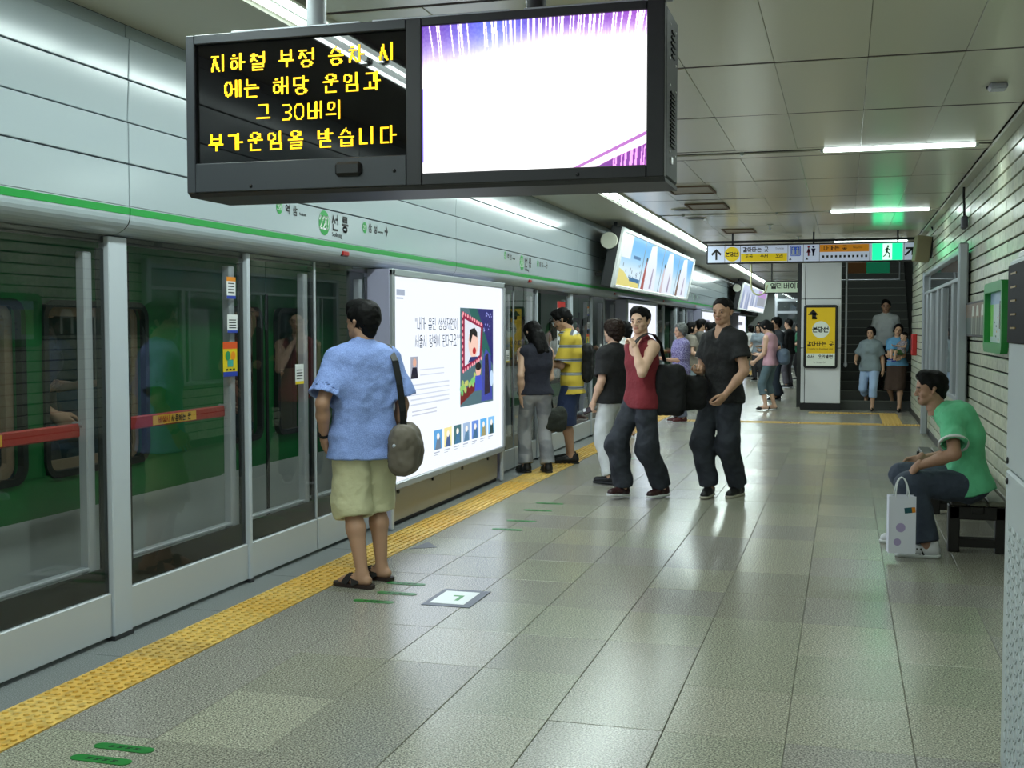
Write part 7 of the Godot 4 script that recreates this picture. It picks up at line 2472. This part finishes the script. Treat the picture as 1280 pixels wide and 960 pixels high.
# strokes of one character in the unit square, y down
func strokes(ch: String) -> Array:
	var out := []
	var u := ch.unicode_at(0) - 0xAC00
	if u < 0 or u > 11171:
		glyph(ch, Rect2(0.12, 0.06, 0.62, 0.86), out)
		return out
	var cho := CHO[u / 588]
	var vi := (u % 588) / 28
	var jong := u % 28
	var hh := 0.56 if jong else 0.94
	var tall := "ㅏㅐㅑㅒㅓㅔㅕㅖㅣ"
	var flat := "ㅗㅛㅜㅠㅡ"
	var v := JUNG[vi]
	if tall.contains(v):
		glyph(cho, Rect2(0.05, 0.06, 0.42, hh - 0.12), out)
		glyph(v, Rect2(0.52, 0.0, 0.46, hh), out)
	elif flat.contains(v):
		glyph(cho, Rect2(0.2, 0.02, 0.58, 0.30 if jong else 0.44), out)
		glyph(v, Rect2(0.04, 0.38 if jong else 0.54, 0.9, 0.22 if jong else 0.4), out)
	else:
		var pair: String = {"ㅘ": "ㅗㅏ", "ㅙ": "ㅗㅐ", "ㅚ": "ㅗㅣ", "ㅝ": "ㅜㅓ", "ㅞ": "ㅜㅔ", "ㅟ": "ㅜㅣ", "ㅢ": "ㅡㅣ"}[v]
		glyph(cho, Rect2(0.1, 0.05, 0.44, hh * 0.46), out)
		glyph(pair[0], Rect2(0.02, 0.08 + hh * 0.46, 0.62, hh * 0.4), out)
		glyph(pair[1], Rect2(0.6, 0.02, 0.38, hh), out)
	if jong:
		glyph(JONG[jong], Rect2(0.18, 0.67, 0.62, 0.31), out)
	return out


# a line of lettering in b: xf maps x right, y up, z out of the sheet; the line begins at 0,0 and is size high; width factor wf
func write(b: B, xf: Transform3D, s: String, size: float, weight := 0.11, wf := 1.0, centred := false, lift := 0.0015) -> void:
	var w := size * weight
	var adv := 0.0
	var widths := []
	for i in s.length():
		var cw := 1.06
		if s[i] == " ":
			cw = 0.5
		elif "0123456789.,!?\"(-".contains(s[i]):
			cw = 0.62
		widths.append(cw)
		adv += cw
	var x := -adv * size * wf * 0.5 if centred else 0.0
	for i in s.length():
		var narrow: float = 0.72 if widths[i] < 1.0 else 1.0
		for l: Array in strokes(s[i]):
			var p: Vector2 = l[0] * size * Vector2(wf * narrow, 1)
			var q: Vector2 = l[1] * size * Vector2(wf * narrow, 1)
			var e := (q - p)
			var d := e.normalized() if e.length() > 1e-6 else Vector2.RIGHT
			p -= d * w * 0.5
			q += d * w * 0.5
			var sd := Vector2(-d.y, d.x) * w * 0.5
			var pt := []
			for c: Vector2 in [p - sd, q - sd, q + sd, p + sd]:
				pt.append(xf * Vector3(x + c.x, size - c.y, lift))
			b.quad(pt[0], pt[1], pt[2], pt[3], xf.basis.z)
		x += widths[i] * size * wf


# the same line as lit dots of a matrix, cell metres apart
func dots(b: B, xf: Transform3D, s: String, rows: int, cell: float) -> void:
	var x0 := 0
	for i in s.length():
		if s[i] == " ":
			x0 += int(rows * 0.7)
			continue
		var digit := "0123456789".contains(s[i])
		var cols := int(rows * 0.85) if digit else int(rows * 1.35)
		var lit := {}
		for l: Array in strokes(s[i]):
			var p: Vector2 = l[0] * Vector2(cols - 2, rows - 2)
			var q: Vector2 = l[1] * Vector2(cols - 2, rows - 2)
			if digit:
				p.x = (p.x / (cols - 2) - 0.12) / 0.62 * (cols - 2)
				q.x = (q.x / (cols - 2) - 0.12) / 0.62 * (cols - 2)
			var m := int(ceil((q - p).length() * 2.0)) + 1
			for k in m + 1:
				var r := p.lerp(q, float(k) / m).round()
				lit[Vector2i(r)] = true
				if absf(q.y - p.y) > absf(q.x - p.x) and not digit:
					lit[Vector2i(r) + Vector2i(1, 0)] = true
		for k: Vector2i in lit:
			var c := Vector3((x0 + k.x) * cell, (rows - k.y) * cell, 0.001)
			var g := cell * 0.56
			b.quad(xf * (c + Vector3(-g, -g, 0)), xf * (c + Vector3(g, -g, 0)), xf * (c + Vector3(g, g, 0)), xf * (c + Vector3(-g, g, 0)), xf.basis.z)
		x0 += cols + 2


func dots_width(s: String, rows: int) -> int:
	var x0 := 0
	for i in s.length():
		x0 += int(rows * 0.7) if s[i] == " " else (int(rows * 0.85) if "0123456789".contains(s[i]) else int(rows * 1.35)) + 2
	return x0


# ---------------------------------------------------------------- prints: filled polygons on a picture (posters, screens)
func fill(im: Image, poly: Array, col: Color) -> void:
	var w := im.get_width()
	var h := im.get_height()
	var lo := 1e9
	var hi := -1e9
	for p: Vector2 in poly:
		lo = minf(lo, p.y)
		hi = maxf(hi, p.y)
	for y in range(maxi(0, int(lo * h)), mini(h, int(hi * h) + 1)):
		var fy := (y + 0.5) / h
		var xs := []
		for i in poly.size():
			var a: Vector2 = poly[i]
			var b: Vector2 = poly[(i + 1) % poly.size()]
			if (a.y <= fy) != (b.y <= fy):
				xs.append(a.x + (fy - a.y) / (b.y - a.y) * (b.x - a.x))
		xs.sort()
		for i in range(0, xs.size() - 1, 2):
			var x0 := int(round(xs[i] * w))
			var x1 := int(round(xs[i + 1] * w))
			if x1 > x0:
				im.fill_rect(Rect2i(x0, y, x1 - x0, 1), col)


func oval(im: Image, m: Vector2, r: Vector2, col: Color) -> void:
	var p := []
	for i in 24:
		p.append(m + Vector2(cos(TAU * i / 24.0), sin(TAU * i / 24.0)) * r)
	fill(im, p, col)


func rect(im: Image, x: float, y: float, w: float, h: float, col: Color) -> void:
	fill(im, [Vector2(x, y), Vector2(x + w, y), Vector2(x + w, y + h), Vector2(x, y + h)], col)
# ---------------------------------------------------------------- mesh builder
class B:
	var v := PackedVector3Array()
	var n := PackedVector3Array()
	var t := PackedVector2Array()
	var c := PackedColorArray()
	var ix := PackedInt32Array()
	var col := Color.WHITE
	var colored := false

	func vert(p: Vector3, nn: Vector3, uv := Vector2.ZERO) -> void:
		v.append(p); n.append(nn); t.append(uv); c.append(col)

	func tri(a: Vector3, b: Vector3, d: Vector3, na: Vector3, nb: Vector3, nd: Vector3) -> void:
		var at := v.size()
		vert(a, na); vert(b, nb); vert(d, nd)
		if (b - a).cross(d - a).dot(na + nb + nd) > 0.0:
			ix.append(at); ix.append(at + 2); ix.append(at + 1)
		else:
			ix.append(at); ix.append(at + 1); ix.append(at + 2)

	func quad(a: Vector3, b: Vector3, d: Vector3, e: Vector3, nn: Vector3) -> void:
		var at := v.size()
		vert(a, nn, Vector2(0, 1)); vert(b, nn, Vector2(1, 1)); vert(d, nn, Vector2(1, 0)); vert(e, nn, Vector2(0, 0))
		if (b - a).cross(d - a).dot(nn) > 0.0:
			ix.append_array([at, at + 2, at + 1, at, at + 3, at + 2])
		else:
			ix.append_array([at, at + 1, at + 2, at, at + 2, at + 3])

	# a box, its edges chamfered by ch
	func box(m: Vector3, s: Vector3, ch := 0.0, bs := Basis.IDENTITY) -> void:
		var h := s * 0.5
		var ax := [bs.x, bs.y, bs.z]
		var hh := [h.x, h.y, h.z]
		for k in 3:
			for sg: float in [-1.0, 1.0]:
				var i := (k + 1) % 3
				var j := (k + 2) % 3
				var q: Vector3 = m + ax[k] * hh[k] * sg
				var p: Vector3 = ax[i] * (hh[i] - ch)
				var r: Vector3 = ax[j] * (hh[j] - ch)
				var nn: Vector3 = ax[k] * sg
				quad(q - p - r, q + p - r, q + p + r, q - p + r, nn.normalized())
		if ch <= 0.0:
			return
		for k in 3:
			var i := (k + 1) % 3
			var j := (k + 2) % 3
			for si: float in [-1.0, 1.0]:
				for sj: float in [-1.0, 1.0]:
					var l: Vector3 = ax[k] * (hh[k] - ch)
					var a: Vector3 = m + ax[i] * hh[i] * si + ax[j] * (hh[j] - ch) * sj
					var b: Vector3 = m + ax[i] * (hh[i] - ch) * si + ax[j] * hh[j] * sj
					var nn: Vector3 = (ax[i] * si + ax[j] * sj)
					quad(a - l, a + l, b + l, b - l, nn.normalized())
		for sx: float in [-1.0, 1.0]:
			for sy: float in [-1.0, 1.0]:
				for sz: float in [-1.0, 1.0]:
					var e: Vector3 = bs.x * sx + bs.y * sy + bs.z * sz
					var nn := e.normalized()
					tri(m + bs.x * sx * h.x + bs.y * sy * (h.y - ch) + bs.z * sz * (h.z - ch), m + bs.x * sx * (h.x - ch) + bs.y * sy * h.y + bs.z * sz * (h.z - ch), m + bs.x * sx * (h.x - ch) + bs.y * sy * (h.y - ch) + bs.z * sz * h.z, nn, nn, nn)

	func cyl(a: Vector3, b: Vector3, ra: float, rb: float, seg := 14, caps := true) -> void:
		var d := (b - a).normalized()
		var u := d.cross(Vector3.UP if absf(d.y) < 0.9 else Vector3.RIGHT).normalized()
		var w := d.cross(u)
		var p := []
		for i in seg + 1:
			var f := TAU * i / seg
			p.append(u * cos(f) + w * sin(f))
		for i in seg:
			var e: Vector3 = p[i]
			var g: Vector3 = p[i + 1]
			tri(a + e * ra, a + g * ra, b + g * rb, e, g, g)
			tri(a + e * ra, b + g * rb, b + e * rb, e, g, e)
			if caps:
				tri(a, a + e * ra, a + g * ra, -d, -d, -d)
				tri(b, b + e * rb, b + g * rb, d, d, d)

	func tube(pts: Array, r: float, seg := 8) -> void:
		for i in pts.size() - 1:
			cyl(pts[i], pts[i + 1], r, r, seg, true)

	# strip of a flat band along points, w wide across side, th thick
	func band(pts: Array, side: Vector3, w: float, th: float) -> void:
		for i in pts.size() - 1:
			var a: Vector3 = pts[i]
			var b: Vector3 = pts[i + 1]
			var d := b - a
			var y := d.normalized()
			var z := side.cross(y).normalized()
			var x := y.cross(z).normalized()
			box((a + b) * 0.5, Vector3(w, d.length() + th * 0.6, th), 0.0, Basis(x, y, z))

	func ball(m: Vector3, r: Vector3, seg := 12) -> void:
		var rows := seg / 2
		for j in rows:
			for i in seg:
				var q := []
				for e in [[i, j], [i + 1, j], [i + 1, j + 1], [i, j + 1]]:
					var f: float = TAU * e[0] / seg
					var g: float = PI * e[1] / rows
					q.append(Vector3(sin(g) * cos(f), cos(g), sin(g) * sin(f)))
				var nn := []
				for e: Vector3 in q:
					nn.append((e / r).normalized())
				tri(m + q[0] * r, m + q[1] * r, m + q[2] * r, nn[0], nn[1], nn[2])
				tri(m + q[0] * r, m + q[2] * r, m + q[3] * r, nn[0], nn[2], nn[3])

	# polygon in the x-y plane of xf, pushed along its z by depth
	func prism(poly: PackedVector2Array, xf: Transform3D, depth: float) -> void:
		var tr := Geometry2D.triangulate_polygon(poly)
		var z := xf.basis.z
		for i in range(0, tr.size(), 3):
			var a: Vector3 = xf * Vector3(poly[tr[i]].x, poly[tr[i]].y, 0)
			var b: Vector3 = xf * Vector3(poly[tr[i + 1]].x, poly[tr[i + 1]].y, 0)
			var d: Vector3 = xf * Vector3(poly[tr[i + 2]].x, poly[tr[i + 2]].y, 0)
			tri(a, b, d, -z, -z, -z)
			if depth != 0.0:
				tri(a + z * depth, b + z * depth, d + z * depth, z, z, z)
		if depth == 0.0:
			return
		var sg := -1.0 if Geometry2D.is_polygon_clockwise(poly) else 1.0
		for i in poly.size():
			var p := poly[i]
			var q := poly[(i + 1) % poly.size()]
			var e := q - p
			var nn: Vector3 = xf.basis * (Vector3(e.y, -e.x, 0).normalized() * sg)
			quad(xf * Vector3(p.x, p.y, 0), xf * Vector3(q.x, q.y, 0), xf * Vector3(q.x, q.y, depth), xf * Vector3(p.x, p.y, depth), nn)

	# profile (points in x-y, open) swept along z from z0 to z1
	func sweep(pf: Array, z0: float, z1: float, out: Vector2) -> void:
		for i in pf.size() - 1:
			var a: Vector2 = pf[i]
			var b: Vector2 = pf[i + 1]
			var e := (b - a).normalized()
			var nn := Vector2(e.y, -e.x)
			if nn.dot(out) < 0:
				nn = -nn
			quad(Vector3(a.x, a.y, z0), Vector3(a.x, a.y, z1), Vector3(b.x, b.y, z1), Vector3(b.x, b.y, z0), Vector3(nn.x, nn.y, 0))

	func add(o: B, xf: Transform3D) -> void:
		var at := v.size()
		v.append_array(xf * o.v)
		var nb := Transform3D(xf.basis.inverse().transposed(), Vector3.ZERO)
		var nn: PackedVector3Array = nb * o.n
		for i in nn.size():
			nn[i] = nn[i].normalized()
		n.append_array(nn)
		t.append_array(o.t)
		if o.colored:
			c.append_array(o.c)
		else:
			for i in o.v.size():
				c.append(col)
		var flip := xf.basis.determinant() < 0.0
		for i in range(0, o.ix.size(), 3):
			ix.append(o.ix[i] + at)
			ix.append(o.ix[i + (2 if flip else 1)] + at)
			ix.append(o.ix[i + (1 if flip else 2)] + at)

	func mesh() -> ArrayMesh:
		var a := []
		a.resize(Mesh.ARRAY_MAX)
		a[Mesh.ARRAY_VERTEX] = v
		a[Mesh.ARRAY_NORMAL] = n
		a[Mesh.ARRAY_TEX_UV] = t
		if colored:
			a[Mesh.ARRAY_COLOR] = c
		a[Mesh.ARRAY_INDEX] = ix
		var m := ArrayMesh.new()
		m.add_surface_from_arrays(Mesh.PRIMITIVE_TRIANGLES, a)
		return m


# ---------------------------------------------------------------- distance field, meshed with surface nets
class F:
	var o: Vector3
	var h: float
	var nx: int
	var ny: int
	var nz: int
	var d := PackedFloat32Array()

	func _init(lo: Vector3, hi: Vector3, cell: float) -> void:
		o = lo
		h = cell
		nx = int((hi.x - lo.x) / cell) + 2
		ny = int((hi.y - lo.y) / cell) + 2
		nz = int((hi.z - lo.z) / cell) + 2
		d.resize(nx * ny * nz)
		d.fill(9.0)

	# tapered capsule, joined with smooth minimum k; mode 0 adds, 1 carves away; planes clip it (kept where distance is negative)
	func bone(a: Vector3, b: Vector3, ra: float, rb: float, k := 0.0, clips: Array = [], mode := 0) -> void:
		var m := maxf(ra, rb) + maxf(k, 0.0) + 2.0 * h
		var i0 := maxi(0, int((minf(a.x, b.x) - m - o.x) / h))
		var i1 := mini(nx, int((maxf(a.x, b.x) + m - o.x) / h) + 2)
		var j0 := maxi(0, int((minf(a.y, b.y) - m - o.y) / h))
		var j1 := mini(ny, int((maxf(a.y, b.y) + m - o.y) / h) + 2)
		var k0 := maxi(0, int((minf(a.z, b.z) - m - o.z) / h))
		var k1 := mini(nz, int((maxf(a.z, b.z) + m - o.z) / h) + 2)
		var ex := b.x - a.x
		var ey := b.y - a.y
		var ez := b.z - a.z
		var l2 := maxf(ex * ex + ey * ey + ez * ez, 1e-9)
		var dr := rb - ra
		var far := maxf(k, 0.0) + 3.0 * h
		var nc := clips.size()
		for kk in range(k0, k1):
			var z := o.z + kk * h - a.z
			for jj in range(j0, j1):
				var y := o.y + jj * h - a.y
				var at := (kk * ny + jj) * nx
				for ii in range(i0, i1):
					var x := o.x + ii * h - a.x
					var u := clampf((x * ex + y * ey + z * ez) / l2, 0.0, 1.0)
					var qx := x - ex * u
					var qy := y - ey * u
					var qz := z - ez * u
					var s := sqrt(qx * qx + qy * qy + qz * qz) - ra - dr * u
					if s > far:
						continue
					if nc > 0:
						var p := Vector3(x + a.x, y + a.y, z + a.z)
						for cp: Plane in clips:
							s = maxf(s, cp.distance_to(p))
					var cur := d[at + ii]
					if mode == 0:
						if k > 0.0:
							var g := k - absf(s - cur)
							if g > 0.0:
								d[at + ii] = minf(s, cur) - g * g * 0.25 / k
							elif s < cur:
								d[at + ii] = s
						elif s < cur:
							d[at + ii] = s
					else:
						if -s > cur:
							d[at + ii] = -s

	func keep(p: Plane) -> void:
		for kk in nz:
			for jj in ny:
				for ii in nx:
					var at := (kk * ny + jj) * nx + ii
					if d[at] < 1.0:
						d[at] = maxf(d[at], p.distance_to(o + Vector3(ii, jj, kk) * h))

	func ripple(noise: FastNoiseLite, amp: float) -> void:
		var lim := amp * 2.0 + 2.0 * h
		for kk in nz:
			for jj in ny:
				var at := (kk * ny + jj) * nx
				for ii in nx:
					var s := d[at + ii]
					if s < lim and s > -lim:
						d[at + ii] = s + noise.get_noise_3d(o.x + ii * h, o.y + jj * h, o.z + kk * h) * amp

	func into(b: B) -> void:
		var id := PackedInt32Array()
		id.resize(nx * ny * nz)
		id.fill(-1)
		var sy := nx
		var sz := nx * ny
		var lim := 2.0 * h
		var cells := PackedInt32Array()
		var off := [0, 1, sy, sy + 1, sz, sz + 1, sz + sy, sz + sy + 1]
		var edges := [[0, 1], [2, 3], [4, 5], [6, 7], [0, 2], [1, 3], [4, 6], [5, 7], [0, 4], [1, 5], [2, 6], [3, 7]]
		var cn := [Vector3(0, 0, 0), Vector3(1, 0, 0), Vector3(0, 1, 0), Vector3(1, 1, 0), Vector3(0, 0, 1), Vector3(1, 0, 1), Vector3(0, 1, 1), Vector3(1, 1, 1)]
		var g := PackedFloat32Array()
		g.resize(8)
		for kk in nz - 1:
			for jj in ny - 1:
				var row := kk * sz + jj * sy
				for ii in nx - 1:
					var at := row + ii
					var w := d[at]
					if w > lim or w < -lim:
						continue
					var mask := 0
					for q in 8:
						g[q] = d[at + off[q]]
						if g[q] < 0.0:
							mask |= 1 << q
					if mask == 0 or mask == 255:
						continue
					var s := Vector3.ZERO
					var cnt := 0
					for e in edges:
						var ga := g[e[0]]
						var gb := g[e[1]]
						if (ga < 0.0) != (gb < 0.0):
							s += (cn[e[0]] as Vector3).lerp(cn[e[1]], ga / (ga - gb))
							cnt += 1
					var gr := Vector3(g[1] + g[3] + g[5] + g[7] - g[0] - g[2] - g[4] - g[6], g[2] + g[3] + g[6] + g[7] - g[0] - g[1] - g[4] - g[5], g[4] + g[5] + g[6] + g[7] - g[0] - g[1] - g[2] - g[3])
					id[at] = b.v.size()
					cells.append(at)
					b.vert(o + (Vector3(ii, jj, kk) + s / cnt) * h, gr.normalized())
		for at in cells:
			var inside := d[at] < 0.0
			for ax in 3:
				var step: int = [1, sy, sz][ax]
				if (d[at + step] < 0.0) == inside:
					continue
				var u: int = [sy, sz, 1][ax]
				var w: int = [sz, 1, sy][ax]
				if at - u - w < 0:
					continue
				var p := id[at]
				var q := id[at - u]
				var r := id[at - u - w]
				var s := id[at - w]
				if q < 0 or r < 0 or s < 0:
					continue
				if inside:
					b.ix.append_array([p, r, q, p, s, r])
				else:
					b.ix.append_array([p, q, r, p, r, s])
